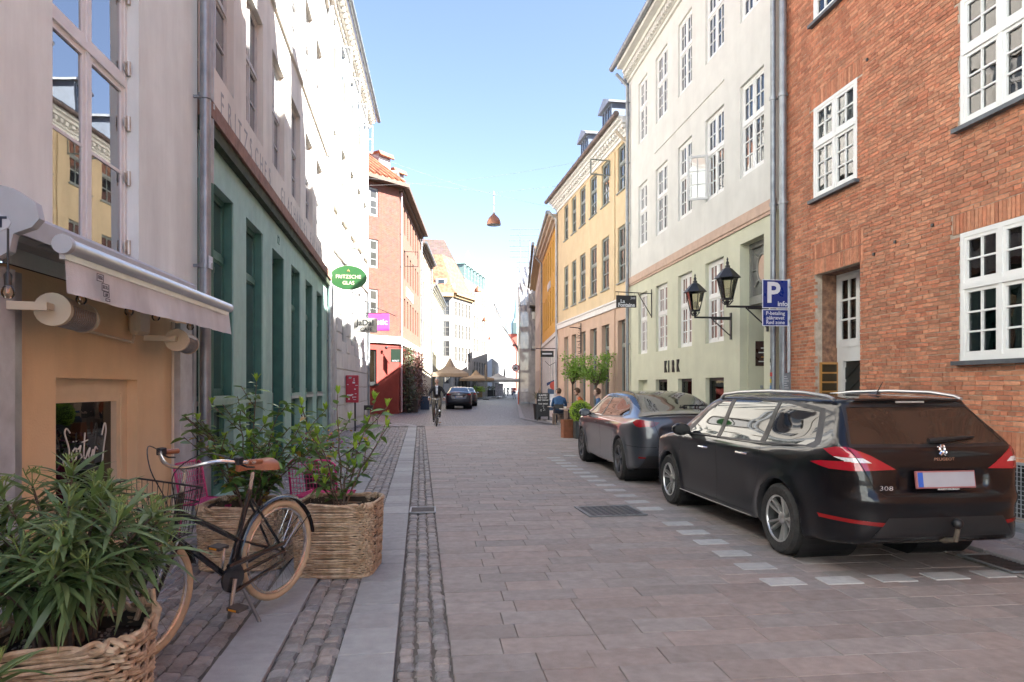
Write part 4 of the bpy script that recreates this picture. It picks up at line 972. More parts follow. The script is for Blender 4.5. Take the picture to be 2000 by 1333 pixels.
for a in (-3, -7, -11):
    for z in (2.6, 6.9): Rc.win(a, a+1.3, z, z+2, CST, each=False)
# ------------------------------------------------------------------ red brick corner house
def face(b, origin, right):
    r_ = Vector((right[0], right[1], 0)).normalized(); i_ = Vector((-r_.y, r_.x, 0))
    return b.M.inverted() @ Matrix(((r_.x, i_.x, 0, origin[0]), (r_.y, i_.y, 0, origin[1]), (0, 0, 1, 0), (0, 0, 0, 1)))
def brickmat(name, c1, c2, mo, s=1.0):
    m = mat(name, c1, .85, .15, 3, 0); n = m.node_tree.nodes; L = m.node_tree.links; b = n['Principled BSDF']
    tc = n.new('ShaderNodeTexCoord'); mp = n.new('ShaderNodeMapping'); mp.inputs['Rotation'].default_value = (R(90), 0, 0); L.new(tc.outputs['Object'], mp.inputs[0])
    t = n.new('ShaderNodeTexBrick'); t.inputs['Color1'].default_value = (*c1, 1); t.inputs['Color2'].default_value = (*c2, 1); t.inputs['Mortar'].default_value = (*mo, 1)
    t.inputs['Scale'].default_value = 1; t.inputs['Brick Width'].default_value = .24*s; t.inputs['Row Height'].default_value = .067*s; t.inputs['Mortar Size'].default_value = .008*s; t.inputs['Bias'].default_value = -.2
    L.new(mp.outputs[0], t.inputs['Vector']); nz = n.new('ShaderNodeTexNoise'); nz.inputs['Scale'].default_value = 3; L.new(tc.outputs['Object'], nz.inputs['Vector'])
    mx = n.new('ShaderNodeMix'); mx.data_type = 'RGBA'; mx.blend_type = 'MULTIPLY'; mx.inputs[0].default_value = .35; L.new(t.outputs[0], mx.inputs[6]); L.new(nz.outputs['Color'], mx.inputs[7]); L.new(mx.outputs[2], b.inputs['Base Color']); return m
RBK = brickmat('red_brick_far', (.15, .045, .028), (.19, .065, .042), (.18, .11, .08)); PBK = brickmat('pink_brick_far', (.19, .085, .055), (.22, .105, .07), (.21, .14, .1))
REDP = mat('red_painted_wall', (.2, .03, .02), .6, .1, 2, .15, 60)
Q = Bld('red_corner_house', 'red brick corner house with red painted ground floor and creepers', (-2.1, 40.2), .075, 'L')
LG = face(Q, (-2.1, 40.2), (.73, .68))
qz = (5.45, 8.25, 11.15); qh = 1.6
gw = [(-2.65, -1.5, z, z+qh) for z in qz] + [(-5.2, -4.0, z, z+qh) for z in qz]
gs = [(-3.0, -1.62, 1.75, 3.65)]
w_ = wall_obj(Q.root, 'gable_wall', -12, 0, 4.25, 13.1, RBK, gw, .1); w_.matrix_basis = LG
w_ = wall_obj(Q.root, 'gable_shop_wall', -12, 0, 0, 4.25, REDP, gs, .15); w_.matrix_basis = LG
QST = style('q', mat('q_frame', (.22, .23, .22), .5, .05), glass_opaque('q_glass', (.05, .05, .045), 1.5, .1), t=.06, dp=.06, tf=.6, lo=(1, 2), up=(1, 1), mul=.06, bar=.04, sti=.05)
for a, b, c, d in gw:
    o = window(Q.root, a, b, c, d, QST, Q.cache, rec=.05, each=False); o.matrix_basis = LG @ o.matrix_basis
for a, b, c, d in gs:
    o = window(Q.root, a, b, c, d, style('qs', DARKP, glass_clear('q_shop', (.9, .9, .88), 1.5, .1), t=.06, dp=.06, tf=1., lo=(1, 1), nc=1, sti=.02), Q.cache, rec=.08, each=False, room=True, name='shop_window', sill=(DARKP, .15, .12)); o.matrix_basis = LG @ o.matrix_basis
    m = MB(); m.box(.1, 1.3, .5, .55, .1, 1.8); m.obj('display', mat('glowing_display', (.6, .5, .35), .7, .3, 4, emit=(1, .8, .5, .25)), o)  # panel glows by itself, the shop's light put into its material
m = MB(); m.box(-12, .1, -.14, .02, 4.05, 4.45); o = m.obj('gable_belt', WHITE, Q.root); o.matrix_basis = LG
sw = [(41.0+i*1.62, 41.75+i*1.62, z, z+1.75) for i in range(7) for z in (5.3, 8.3, 11.0)]; s0 = [(41.2+i*2.3, 42.6+i*2.3, .9, 3.6) for i in range(5)]
Q.wall(40.2, 53, 4.25, 13.1, PBK, sw, name='side_wall'); Q.wall(40.2, 53, 0, 4.25, REDP, s0, name='side_shop_wall')
DST = style('qd', mat('brown_frame', (.12, .07, .05), .5, .1), glass_opaque('q2', (.12, .12, .11), 1.7, .1), t=.06, dp=.06, tf=.6, lo=(1, 2), up=(1, 1), mul=.06, bar=.04, sti=.03)
for q in sw+s0: Q.win(*q, DST, each=False, rec=.07)
Q.cornice(40.2, 53, 4.05, WHITE, ((.14, 0, .4),), name='belt_course'); Q.box('inscription_plaque', WHITE, 43.8, 47.6, -.04, 0, 7.3, 7.9)
EAVE = mat('dark_timber_eave', (.1, .07, .05), .7, .2)
Q.cornice(40.2, 53, 12.95, EAVE, ((.25, 0, .15), (.6, .15, .35))); m = MB(); m.box(-12, .3, -.6, .05, 13.1, 13.3); o = m.obj('gable_eave', EAVE, Q.root); o.matrix_basis = LG
# hipped roof with pantile ridges
P0 = Q.M @ Vector((0, -.6, 13.3)); apex_back = Vector((-12, 34, 17.5))
m = MB(); inv = Q.M.inverted()
A_ = Vector((-1.75, 39.75, 13.3)); B_ = Vector((-.75, 53, 13.3)); Cc = Vector((-6.4, 53, 18)); D_ = Vector((-6.6, 44.5, 18)); E_ = Vector((-12, 30.2, 13.3)); F_ = Vector((-14, 40, 18))
m.add([inv @ v for v in (A_, B_, Cc, D_, E_, F_)], [(0, 1, 2, 3), (4, 0, 3, 5)]); rf = m.obj('roof', REDTILE, Q.root, fix=False)
m = MB()
for k in range(34):
    t = k/33; p = E_.lerp(A_, t); q = F_.lerp(D_, t); m.tube([inv @ (p+Vector((0, 0, .06))), inv @ (q+Vector((0, 0, .06)))], .08, 6)
m.obj('pantile_rows', REDTILE, rf); 
for px_, py_, Yd in ((740, 303, 43), (768, 335, 47)):
    p = atY(px_, py_, Yd); m = MB(); M_ = inv @ T(p.x, p.y, p.z, R(-40)); m.box(-.7, .5, -.5, .5, -1.3, -.1, M_); d_ = m.obj('dormer', mat('dormer_grey', (.28, .27, .3), .7, .1), Q.root)
    m = MB(); m.prism([(-.85, -.1), (-.85, .02), (.62, .02), (.75, -.25), (.68, -.3), (.55, -.1)], -.6, .6, M_); m.obj('dormer_roof', REDTILE, d_)
Q.pipe(40.5, .1, 13, -.12, .06, mat('pipe_mauve', (.35, .25, .26), .5, .1)); Q.pipe(52.8, .1, 13, -.12, .06)
m = MB(); oc2 = m.tube([(0, 0, 0), (.8, 0, 0), (.8, 0, .9), (0, 0, .9)], .03, 6, closed=True).obj('open_casement', DARKP, Q.root, M=Matrix.Translation((Q.x(42.3), -.1, 8.95)) @ Matrix.Rotation(R(-80), 4, 'Z'))
for k in range(4): Q.dormer(43.5+k*2.6, .6, 13.6, 1., 1.3, 2, WHITE, mat('dormer_blue', (.25, .29, .33), .6, .1), GLASS)
# ------------------------------------------------------------------ rest of the left row
def simple(name, label, p0, d, side, Y1, zt, wallm, nwin, rows, st, roofm, rise=3.5, lowm=None, lowz=4, ww=.9, wh=1.7, eave=WHITE, over=.02, corn=None):
    b = Bld(name, label, p0, d, side); Y0 = p0[1]; step = (Y1-Y0)/nwin; W_ = [(Y0+step*(i+.5)-ww/2, Y0+step*(i+.5)+ww/2, z, z+wh) for i in range(nwin) for z in rows]
    if lowm: b.wall(Y0, Y1, 0, lowz, lowm, [q for q in W_ if q[2] < lowz], name='ground_floor_wall'); b.wall(Y0, Y1, lowz, zt, wallm, [q for q in W_ if q[2] >= lowz], name='upper_wall')
    else: b.wall(Y0, Y1, 0, zt, wallm, W_)
    for q in W_: b.win(*q, st, each=False, rec=.06)
    b.cornice(Y0, Y1, zt-.35, eave, ((.1, 0, .15), (.25, .15, .3), (.4, .3, .42))); b.gutter(Y0, Y1, -.45, zt+.1, .09); b.roof(Y0, Y1, zt+.05, 4.5, rise, roofm, over=over); b.pipe(Y1-.2, .1, zt-.2, -.1, .06)
    return b
FST = style('farw', mat('far_frame', (.16, .15, .13), .5, .1), glass_opaque('far_glass', (.05, .05, .05), 1.6, .1), t=.06, dp=.06, tf=.6, lo=(1, 2), up=(1, 1), mul=.06, bar=.04, sti=.04)
TAN = mat('tan_render', (.3, .24, .18), .85, .06, 2, stain_dapple=.06); LEM = mat('lemon_render', (.4, .36, .24), .85, .05, 2, stain_dapple=.06); PALE = mat('pale_render', (.34, .32, .285), .85, .05, 2, stain_dapple=.06)
simple('tan_house', 'tan rendered house between the red corner house and the lemon house', (-1.14, 53), .075, 'L', 63, 12.6, TAN, 5, (5.2, 8.4, 10.4), DST, BROWNROOF, lowm=mat('cream_low', (.6, .52, .38), .85, .06), eave=EAVE)
simple('lemon_house', 'pale lemon house beyond the tan house on the left', (-.39, 63), .075, 'L', 80, 10.9, LEM, 7, (1.2, 4.4, 7.4), FST, mat('pale_roof', (.4, .33, .25), .8, .1))
# corner house with curved red roof
Z_ = Bld('white_corner_house', 'off-white corner house with red tiled mansard roof at the bend', (2.35, 90), .477, 'L')
LZ = face(Z_, (2.35, 90), (1, .1)); gz = [(-1.6, -.5, z, z+2) for z in (2., 5.6, 8.2, 11)]
w_ = wall_obj(Z_.root, 'gable_wall', -7, 0, 0, 13.7, PALE, gz, .1); w_.matrix_basis = LZ
for a, b, c, d in gz: o = window(Z_.root, a, b, c, d, FST, Z_.cache, rec=.05, each=False); o.matrix_basis = LZ @ o.matrix_basis
fz = [(90.5+i*1.05, 91.1+i*1.05, z, z+1.9) for i in range(5) for z in (1.2, 5.0, 8.0, 11)]
Z_.wall(90, 96, 0, 13.7, PALE, fz); [Z_.win(*q, FST, each=False) for q in fz]; Z_.cornice(90, 96, 13.4, mat('wood_tan', (.42, .3, .16), .7, .1), ((.3, 0, .3), (.6, .3, .5)))
m = MB(); m.box(-7, 0, -.6, 0, 13.4, 13.9); o = m.obj('gable_cornice', MATS['wood_tan'], Z_.root); o.matrix_basis = LZ
m = MB(); inv = Z_.M.inverted(); a0 = [(-5, 89.4), (2.7, 89.4), (6, 96.4), (-5, 100)]
def lv(z, k): return [inv @ Vector((-1+(x+1)*k, 96+(y-96)*k, z)) for x, y in a0]
rings = [lv(13.9, 1), lv(15, .84), lv(17, .7), lv(19.5, .5)]; m.add([v for r_ in rings for v in r_], [(i*4+j, i*4+(j+1) % 4, i*4+4+(j+1) % 4, i*4+4+j) for i in range(3) for j in range(4)]); m.obj('roof', REDTILE, Z_.root)
for px_, py_ in ((862, 552), (878, 562)):
    p = atY(px_, py_, 90.6); m = MB(); M_ = inv @ T(p.x, p.y, p.z, R(5)); m.box(-.7, .7, 0, 2, -.9, .5, M_); d_ = m.obj('dormer', WHITE, Z_.root); m = MB(); m.box(-.4, .4, -.04, 0, -.5, .4, M_); m.obj('dormer_window', GLASS, d_)
# tall house with brown gable and green dormers
Tt = Bld('tall_gabled_house', 'tall pale house with a brown brick gable and row of green dormers', (4.2, 99), .3, 'L')
fz = [(99.6+i*1.7, 100.5+i*1.7, z, z+2) for i in range(8) for z in (3.5, 7, 10.5, 14)]
Tt.wall(99, 114, 0, 17.4, PALE, fz); [Tt.win(*q, FST, each=False) for q in fz]; Tt.roof(99, 114, 17.4, 4.6, 5, GREYROOF)
GRNC = mat('verdigris', (.24, .35, .32), .6, .1)
for k in range(7): Tt.dormer(100+k*2.0, .1, 17.4, 1.1, 2.2, 2, GRNC, GRNC, GLASS)
LT = face(Tt, (4.2, 99), (1, .05)); m = MB(); m.add([(-9, 0, 0), (0, 0, 0), (0, 0, 17.2), (-2.9, 0, 22.8), (-6.5, 0, 22.8), (-9, 0, 18)], [tuple(range(6))]); o = m.obj('gable_wall', brickmat('brown_gable', (.17, .11, .09), (.24, .17, .15), (.22, .19, .18), 3), Tt.root, fix=False); o.matrix_basis = LT
m = MB(); m.box(-2.3, -2.0, -.3, 1, 16.8, 20); o = m.obj('parapet', BLUEZ, Tt.root); o.matrix_basis = LT
# long white houses at the end of the street
Lw = simple('long_white_house', 'long white house with red roof running to the end of the street', (10.6, 128), .143, 'L', 300, 17.2, mat('bright_white_render', (.36, .36, .35), .85, .04, 2), 40, (2, 6, 9.5, 13.2), style('lw', mat('lw_frame', (.14, .14, .14), .5, .05), glass_opaque('lwg', (.04, .04, .04), 1.5, .1), t=.08, dp=.06, tf=1., lo=(1, 1), nc=1), REDTILE, 10, ww=1.3, wh=2.1)
for k in range(9): Lw.dormer(131+k*9, .8, 18, 1.6, 2.2, 3, WHITE, WHITE, GLASS)
LL = face(Lw, (10.6, 128), (1, -.03)); m = MB(); m.add([(-9, 0, 0), (0, 0, 0), (0, 0, 17), (-4.5, 0, 27.2), (-9, 0, 17.5)], [tuple(range(5))]); o = m.obj('gable_wall', mat('shaded_white_render', (.62, .64, .66), .85, .04), Lw.root, fix=False); o.matrix_basis = LL  # bluish shade of this gable face put into its render colour
m = MB(); p = atY(1006, 640, 310)
ch = thing('far_church', 'red brick building with green copper spire closing the street', 'church', T(p.x-2, 310, 0))
m.box(-5, 3, 0, 8, 0, 26); m.obj('wall', mat('far_red', (.42, .1, .07), .8, .1), ch); m = MB(); m.box(-5.2, -1.2, -.4, 3, 26, 33); m.obj('tower', mat('far_blue_slate', (.17, .22, .33), .7, .1), ch); m = MB(); m.lathe([(2.2, 26), (2.3, 31), (1.2, 33), (.5, 38), (.02, 46)], 8, Matrix.Translation((2.6, 1, 0))); m.obj('spire', GRNC, ch)
# ------------------------------------------------------------------ house behind the scaffold, scaffold with sheeting
simple('scaffolded_house', 'grey house hidden behind the sheeted scaffold on the right', (8.9, 60.2), .13, 'R', 90, 11.5, PALE, 8, (1.5, 5, 8), FST, GREYROOF)
simple('far_right_house', 'pale house past the scaffold on the right', (12.6, 90.2), .15, 'R', 150, 13, PALE, 12, (1.5, 5, 9), FST, REDTILE)
Sf = thing('scaffold', 'tall tube scaffold wrapped in torn white sheeting on the right', 'scaffold', T(7.55, 60.6, 0, R(-7)))
TUB = mat('scaffold_tube', (.3, .31, .36), .4, .15, metal=.4)
for ix in range(3):
    for iy in range(3):
        m = MB(); x, y = ix*.85, iy*2.4; m.tube([(x, y, 0), (x, y, 14.6 - .5*(ix == 0))], .03, 6); m.obj('standard', TUB, Sf)
m = MB()
for k in range(8):
    z = 1.0+k*1.95
    for iy in range(3): m.tube([(-.3-.7*(k > 6), iy*2.4, z), (1.9, iy*2.4, z)], .024, 6)
    for ix in range(3): m.tube([(ix*.85, -.2, z), (ix*.85, 5, z)], .024, 6)
    if k > 5:
        for dz in (.5, 1.0): m.tube([(-.9, 0, z+dz), (1.9, 0, z+dz)], .024, 6); m.tube([(0, 0, z+dz), (0, 5, z+dz)], .024, 6)
m.obj('ledgers', TUB, Sf)
for k in range(6): m = MB(); z = 1.05+k*1.95; m.box(-.05, 1.75, 0, 4.8, z, z+.05); m.obj('deck_board', mat('deck_board', (.25, .2, .14), .8, .2), Sf)
SHEET = mat('plastic_sheet', (.4, .39, .38), .45, .15, 3, .5, 6, alpha=.85)
def sheet(z0, z1, x0, x1, y0, y1, seed):
    rr = random.Random(seed); n, q = 14, 16; vs = []
    for j in range(q+1):
        for i in range(n+1):
            t, f = i/n, j/q; o_ = .06*math.sin(t*9+f*5+seed)+.05*math.sin(f*14+t*3+seed*2)+rr.uniform(-.02, .02); vs.append((x0+(x1-x0)*t+(o_ if x0 == x1 else 0), y0+(y1-y0)*t+(-abs(o_) if y0 == y1 else 0), z0+(z1-z0)*f))
    m = MB(); m.add(vs, [(j*(n+1)+i, j*(n+1)+i+1, (j+1)*(n+1)+i+1, (j+1)*(n+1)+i) for j in range(q) for i in range(n)]); m.obj('sheeting', SHEET, Sf, True, fix=False)
sheet(.2, 4.8, -.06, 1.75, -.1, -.1, 1); sheet(4.7, 8.6, -.05, 1.0, -.12, -.12, 2); sheet(8.4, 12.3, -.05, .85, -.1, -.1, 3); sheet(5.2, 7.6, .9, 1.75, -.1, -.1, 4); sheet(.3, 12, -.1, -.1, 0, 4.9, 5); sheet(8.9, 10.8, .85, 1.7, -.08, -.08, 6)
m = MB(); m.lathe([(.07, 0), (.07, 2.0), (.05, 2.05)], 10); bp = m.obj('warning_post', mat('orange_red', (.6, .1, .04), .5, .1), Sf, M=Matrix.Translation((-.15, -.3, 0)) @ Matrix.Scale(.55, 4))
# ------------------------------------------------------------------ cars: smooth bodies from intersected side / plan / front outlines
def catmull(pts, n=6):
    out = []; N = len(pts)
    for i in range(N-1):
        p0, p1, p2, p3 = [np.array(pts[max(0, min(N-1, j))]) for j in (i-1, i, i+1, i+2)]
        for k in range(n):
            t = k/n; out.append(.5*((2*p1)+(p2-p0)*t+(2*p0-5*p1+4*p2-p3)*t*t+(3*p1-p0-3*p2+p3)*t**3))
    out.append(np.array(pts[-1])); return np.array(out)
def sdf_table(poly, u0, u1, v0, v1, h=.01):
    U = np.arange(u0, u1+h, h); V = np.arange(v0, v1+h, h); P = np.stack(np.meshgrid(U, V, indexing='ij'), -1).reshape(-1, 2)
    A = poly; Bq = np.roll(poly, -1, 0); d2 = np.full(len(P), 1e9); ins = np.zeros(len(P), bool)
    for a, b in zip(A, Bq):
        e = b-a; w = P-a; t = np.clip((w@e)/max(e@e, 1e-12), 0, 1); q = w-t[:, None]*e; d2 = np.minimum(d2, (q**2).sum(1))
        c = ((a[1] <= P[:, 1]) & (b[1] > P[:, 1])) | ((b[1] <= P[:, 1]) & (a[1] > P[:, 1]))
        with np.errstate(divide='ignore', invalid='ignore'): xi = a[0]+(P[:, 1]-a[1])/(b[1]-a[1] if b[1] != a[1] else 1e-12)*e[0]
        ins ^= c & (P[:, 0] < xi)
    d = np.sqrt(d2); d[ins] *= -1; return d.reshape(len(U), len(V)), u0, v0, h
def look(T_, u, v):
    D, u0, v0, h = T_; a = np.clip((u-u0)/h, 0, D.shape[0]-1.001); b = np.clip((v-v0)/h, 0, D.shape[1]-1.001)
    i = a.astype(int); j = b.astype(int); fa = a-i; fb = b-j
    return D[i, j]*(1-fa)*(1-fb)+D[i+1, j]*fa*(1-fb)+D[i, j+1]*(1-fa)*fb+D[i+1, j+1]*fa*fb
def smax(a, b, k):
    h = np.clip(.5+.5*(a-b)/k, 0, 1); return b+(a-b)*h+k*h*(1-h)
def sstep(x, a, b): t = np.clip((x-a)/(b-a), 0, 1); return t*t*(3-2*t)
def isosurface(f, lo, hi, h):
    X, Y_, Z = [np.arange(lo[i], hi[i]+h, h) for i in range(3)]; G_ = np.stack(np.meshgrid(X, Y_, Z, indexing='ij'), -1)
    F = f(G_.reshape(-1, 3)).reshape(G_.shape[:3]); S = F < 0; nx, ny, nz = F.shape
    C = np.zeros((nx-1, ny-1, nz-1), int)
    for a in (0, 1):
        for b in (0, 1):
            for c in (0, 1): C += S[a:nx-1+a, b:ny-1+b, c:nz-1+c]
    act = (C > 0) & (C < 8); idx = -np.ones(act.shape, int); ijk = np.argwhere(act); idx[act] = np.arange(len(ijk))
    V = np.zeros((len(ijk), 3)); W = np.zeros(len(ijk)); cor = [(a, b, c) for a in (0, 1) for b in (0, 1) for c in (0, 1)]
    for a in cor:
        for ax in range(3):
            if a[ax]: continue
            b = list(a); b[ax] = 1; pa = ijk+np.array(a); pb = ijk+np.array(b); fa = F[tuple(pa.T)]; fb = F[tuple(pb.T)]; m = (fa < 0) != (fb < 0)
            t = np.where(m, fa/np.where(m, fa-fb, 1), 0); p = pa+(pb-pa)*t[:, None]; V[m] += p[m]; W[m] += 1
    V = np.array(lo)+V/W[:, None]*h; faces = []
    for ax in range(3):
        o1, o2 = [(1, 2), (2, 0), (0, 1)][ax]; sl0 = [slice(1, -1)]*3; sl0[ax] = slice(0, -1); sl1 = list(sl0); sl1[ax] = slice(1, None)
        A = S[tuple(sl0)]; Bq = S[tuple(sl1)]; e = np.argwhere(A != Bq); off = np.array([1, 1, 1]); off[ax] = 0; e = e+off; sg = S[tuple(e.T)]
        d1 = np.zeros(3, int); d1[o1] = 1; d2 = np.zeros(3, int); d2[o2] = 1
        q = np.stack([idx[tuple((e-d1-d2).T)], idx[tuple((e-d2).T)], idx[tuple(e.T)], idx[tuple((e-d1).T)]], 1); q[~sg] = q[~sg][:, ::-1]; faces.append(q)
    F_ = np.concatenate(faces); F_ = F_[(F_ >= 0).all(1)]
    for _ in range(4):
        f0 = f(V); g_ = np.zeros_like(V); e = .004
        for i in range(3): d = np.zeros(3); d[i] = e; g_[:, i] = (f(V+d)-f(V-d))/(2*e)
        V = V - np.clip(f0, -.02, .02)[:, None]*g_/np.maximum((g_**2).sum(1), .05)[:, None]
    return V, F_
class CarShell:
    def __init__(s, f, lo, hi, h):
        V, F_ = isosurface(f, lo, hi, h); s.bm = bmesh.new(); vs = [s.bm.verts.new(v) for v in V]
        for q in F_:
            try: s.bm.faces.new([vs[i] for i in q])
            except ValueError: pass
        s.bm.normal_update()
        bmesh.ops.recalc_face_normals(s.bm, faces=s.bm.faces[:]); s.names = ['body']; s.mats = []
    def cut(s, poly, ax, cond, mi):
        """poly: convex, counter-clockwise in the plane named by ax ('xz','yz','xy'); marks the faces inside with material slot mi"""
        ia, ib = {'xz': (0, 2), 'yz': (1, 2), 'xy': (0, 1)}[ax]; P = [Vector((p[0], p[1])) for p in poly]
        ar = sum(P[i].x*P[(i+1) % len(P)].y-P[(i+1) % len(P)].x*P[i].y for i in range(len(P)))
        if ar < 0: P.reverse()
        mnx, mxx = min(p.x for p in P), max(p.x for p in P); mny, mxy = min(p.y for p in P), max(p.y for p in P)
        def cand(mg):
            r_ = []
            for f in s.bm.faces:
                c = f.calc_center_median()
                if mnx-mg < c[ia] < mxx+mg and mny-mg < c[ib] < mxy+mg and cond(c, f.normal): r_.append(f)
            return r_
        fs = cand(.08)
        for i in range(len(P)):
            a, b = P[i], P[(i+1) % len(P)]; e = b-a; n = Vector((e.y, -e.x)).normalized(); co = Vector((0, 0, 0)); no = Vector((0, 0, 0)); co[ia], co[ib] = a; no[ia], no[ib] = n
            es = {x for f in fs for x in f.edges}; vs = {x for f in fs for x in f.verts}
            r_ = bmesh.ops.bisect_plane(s.bm, geom=list(fs)+list(es)+list(vs), dist=1e-5, plane_co=co, plane_no=no)
            fs = [g_ for g_ in r_['geom'] if isinstance(g_, bmesh.types.BMFace) and g_.is_valid]
        out = []
        for f in fs:
            c = f.calc_center_median(); q = Vector((c[ia], c[ib]))
            if all((P[(i+1) % len(P)]-P[i]).cross(q-P[i]) > -1e-6 for i in range(len(P))): f.material_index = mi; out.append(f)
        return out
    def arch(s, x, z, r, n=26):
        poly = [(x+r*math.cos(2*math.pi*i/n), z+r*math.sin(2*math.pi*i/n)) for i in range(n)]
        fs = s.cut(poly, 'xz', lambda c, n_: abs(c.y) > .45 or c.z < .3, 99)
        fs = [f for f in fs if f.is_valid and (abs(f.calc_center_median().y) > .5)]
        bmesh.ops.delete(s.bm, geom=fs, context='FACES')
        ed = [e for e in s.bm.edges if e.is_boundary and abs((e.verts[0].co-Vector((x, e.verts[0].co.y, z))).length-r) < .02 and abs((e.verts[1].co-Vector((x, e.verts[1].co.y, z))).length-r) < .02]
        r_ = bmesh.ops.extrude_edge_only(s.bm, edges=ed)
        for v in r_['geom']:
            if isinstance(v, bmesh.types.BMVert): v.co.y -= math.copysign(.11, v.co.y)
        for f in r_['geom']:
            if isinstance(f, bmesh.types.BMFace): f.material_index = 1
    def emit(s, parent, slots):
        """slots: list of (part name, material, split pieces?) by material index -> separate child meshes"""
        s.bm.normal_update(); res = {}
        for mi, (nm, mt, off) in enumerate(slots):
            fs = [f for f in s.bm.faces if f.material_index == mi]
            if not fs: continue
            comps = [fs]
            if mi > 1:
                left = set(fs); comps = []
                while left:
                    st = [left.pop()]; comp = []
                    while st:
                        f = st.pop(); comp.append(f)
                        for e in f.edges:
                            for g_ in e.link_faces:
                                if g_ in left: left.remove(g_); st.append(g_)
                    comps.append(comp)
            for comp in comps:
                if mi > 1 and sum(f.calc_area() for f in comp) < 2e-4: continue
                ids = {}; vs = []; nr = []; fc = []
                for f in comp:
                    q = []
                    for v in f.verts:
                        if v not in ids: ids[v] = len(vs); vs.append(v.co + v.normal*off); nr.append(v.normal.copy())
                        q.append(ids[v])
                    fc.append(q)
                me = bpy.data.meshes.new(nm); me.from_pydata([tuple(v) for v in vs], [], fc); me.materials.append(mt); me.update()
                me.polygons.foreach_set('use_smooth', [True]*len(me.polygons)); me.normals_split_custom_set_from_vertices([tuple(n) for n in nr])
                res.setdefault(nm, []).append(link(nm, me, parent))
        s.bm.free(); return res
RUB = mat('tyre_rubber', (.022, .021, .02), .8, .25, 20, .2, 60); RIM = mat('alloy_rim', (.55, .54, .52), .3, .08, metal=.85); BLK = mat('black_trim', (.012, .012, .013), .45, .1)
CGL = glass_opaque('car_glass', (.006, .007, .008), 1.55, 0); CHR = mat('chrome', (.75, .75, .76), .12, .03, metal=1.)
REDL = mat('red_lens', (.3, .006, .016), .12, 0, 4, coat=1., spec=.6); CLRL = mat('clear_lens', (.6, .58, .58), .15, .2, 60, coat=1.); DKRED = mat('dark_red_reflector', (.2, .008, .008), .2, .1)
def wheel(parent, x, y, r, w, style_, side):
    t = link('wheel', None, parent, Matrix.Translation((x, y, r)) @ Matrix.Rotation(R(-90)*side, 4, 'X') @ Matrix.Rotation(random.random(), 4, 'Z'))   # local +z points outwards
    rr = r*.66; m = MB(); m.lathe([(rr, -w/2), (r*.9, -w/2), (r*.985, -w/2+.03), (r, -w/2+.06), (r, w/2-.06), (r*.985, w/2-.03), (r*.9, w/2-.002), (rr*1.06, w/2-.006), (rr, w/2-.012), (rr, -w/2)], 40); m.obj('tyre', RUB, t, 30)
    m = MB(); m.lathe([(rr*.955, w/2-.014), (rr*.92, w/2-.06), (rr*.9, -w/2+.02)], 40); m.obj('rim_barrel', mat('dark_barrel', (.06, .06, .06), .5, .2, metal=.4), t, 40); m = MB(); m.lathe([(rr, w/2-.008), (rr*.95, w/2-.01), (rr*.93, w/2-.022)], 40); md = MB(); md.lathe([(rr*.9, -w/2+.05), (.02, -w/2+.05)], 30); md.obj('brake_disc', mat('brake_dark', (.05, .05, .05), .6, .2), t)
    m.obj('rim', RIM if style_ == 'multi' else mat('grey_rim', (.1, .1, .11), .35, .1, metal=.6), t, 40)
    if style_ == 'multi':
        for k in range(5):
            for o in (-.3, .3):
                a = 2*math.pi*k/5; M = Matrix.Rotation(a+o*.62, 4, 'Z'); m = MB(); b0, b1 = .008, .0115
                m.add([M @ Vector(p) for p in ((.05, -b0, w/2-.055), (.05, b0, w/2-.055), (rr*.95, b1, w/2-.016), (rr*.95, -b1, w/2-.016), (.05, -b0-.006, w/2-.09), (.05, b0+.006, w/2-.09), (rr*.95, b1+.006, w/2-.05), (rr*.95, -b1-.006, w/2-.05))], [(0, 1, 2, 3), (0, 4, 5, 1), (1, 5, 6, 2), (2, 6, 7, 3), (3, 7, 4, 0)]); m.obj('spoke', RIM, t)
    else:
        gr_ = MATS['grey_rim']
        for k in range(5):
            a = 2*math.pi*k/5; M = Matrix.Rotation(a, 4, 'Z'); m = MB(); m.add([M @ Vector(p) for p in ((.04, -.03, w/2-.03), (.04, .03, w/2-.03), (rr*.97, .09, w/2-.012), (rr*.97, -.02, w/2-.012), (.04, -.03, w/2-.07), (.04, .03, w/2-.07), (rr*.97, .09, w/2-.05), (rr*.97, -.02, w/2-.05))], [(0, 1, 2, 3), (0, 4, 5, 1), (1, 5, 6, 2), (2, 6, 7, 3), (3, 7, 4, 0)]); m.obj('spoke', gr_, t)
    m = MB(); m.lathe([(.0005, w/2-.028), (.03, w/2-.03), (.055, w/2-.045), (.06, w/2-.09)], 16); m.obj('hub_cap', RIM if style_ == 'multi' else BLK, t, 40)
    return t
def wells(parent, xs, r, hw):
    for x in xs:
        for s_ in (-1, 1): m = MB(); M = Matrix.Translation((x, s_*(hw-.3), .33)) @ Matrix.Rotation(R(90), 4, 'X'); m.lathe([(r, -.24), (r, .3), (.02, .3)] if s_ > 0 else [(r, .24), (r, -.3), (.02, -.3)], 26, M); m.obj('wheel_well', MATS['black_trim'], parent, fix=False)
def mirror(parent, x, y, z, side, mt):
    m = MB(); m.sphere((x, y+side*.13, z), 1, 14, 10, .07, .115, .078); m.v = [(max(v[0], x-.035) if v[0] < x else v[0], v[1], v[2]) for v in m.v]; o = m.obj('door_mirror', mt, parent, True)
    m = MB(); m.tube([(x+.01, y-side*.04, z-.05), (x+.01, y+side*.06, z-.04)], .022, 8); m.obj('mirror_arm', BLK, o, True)
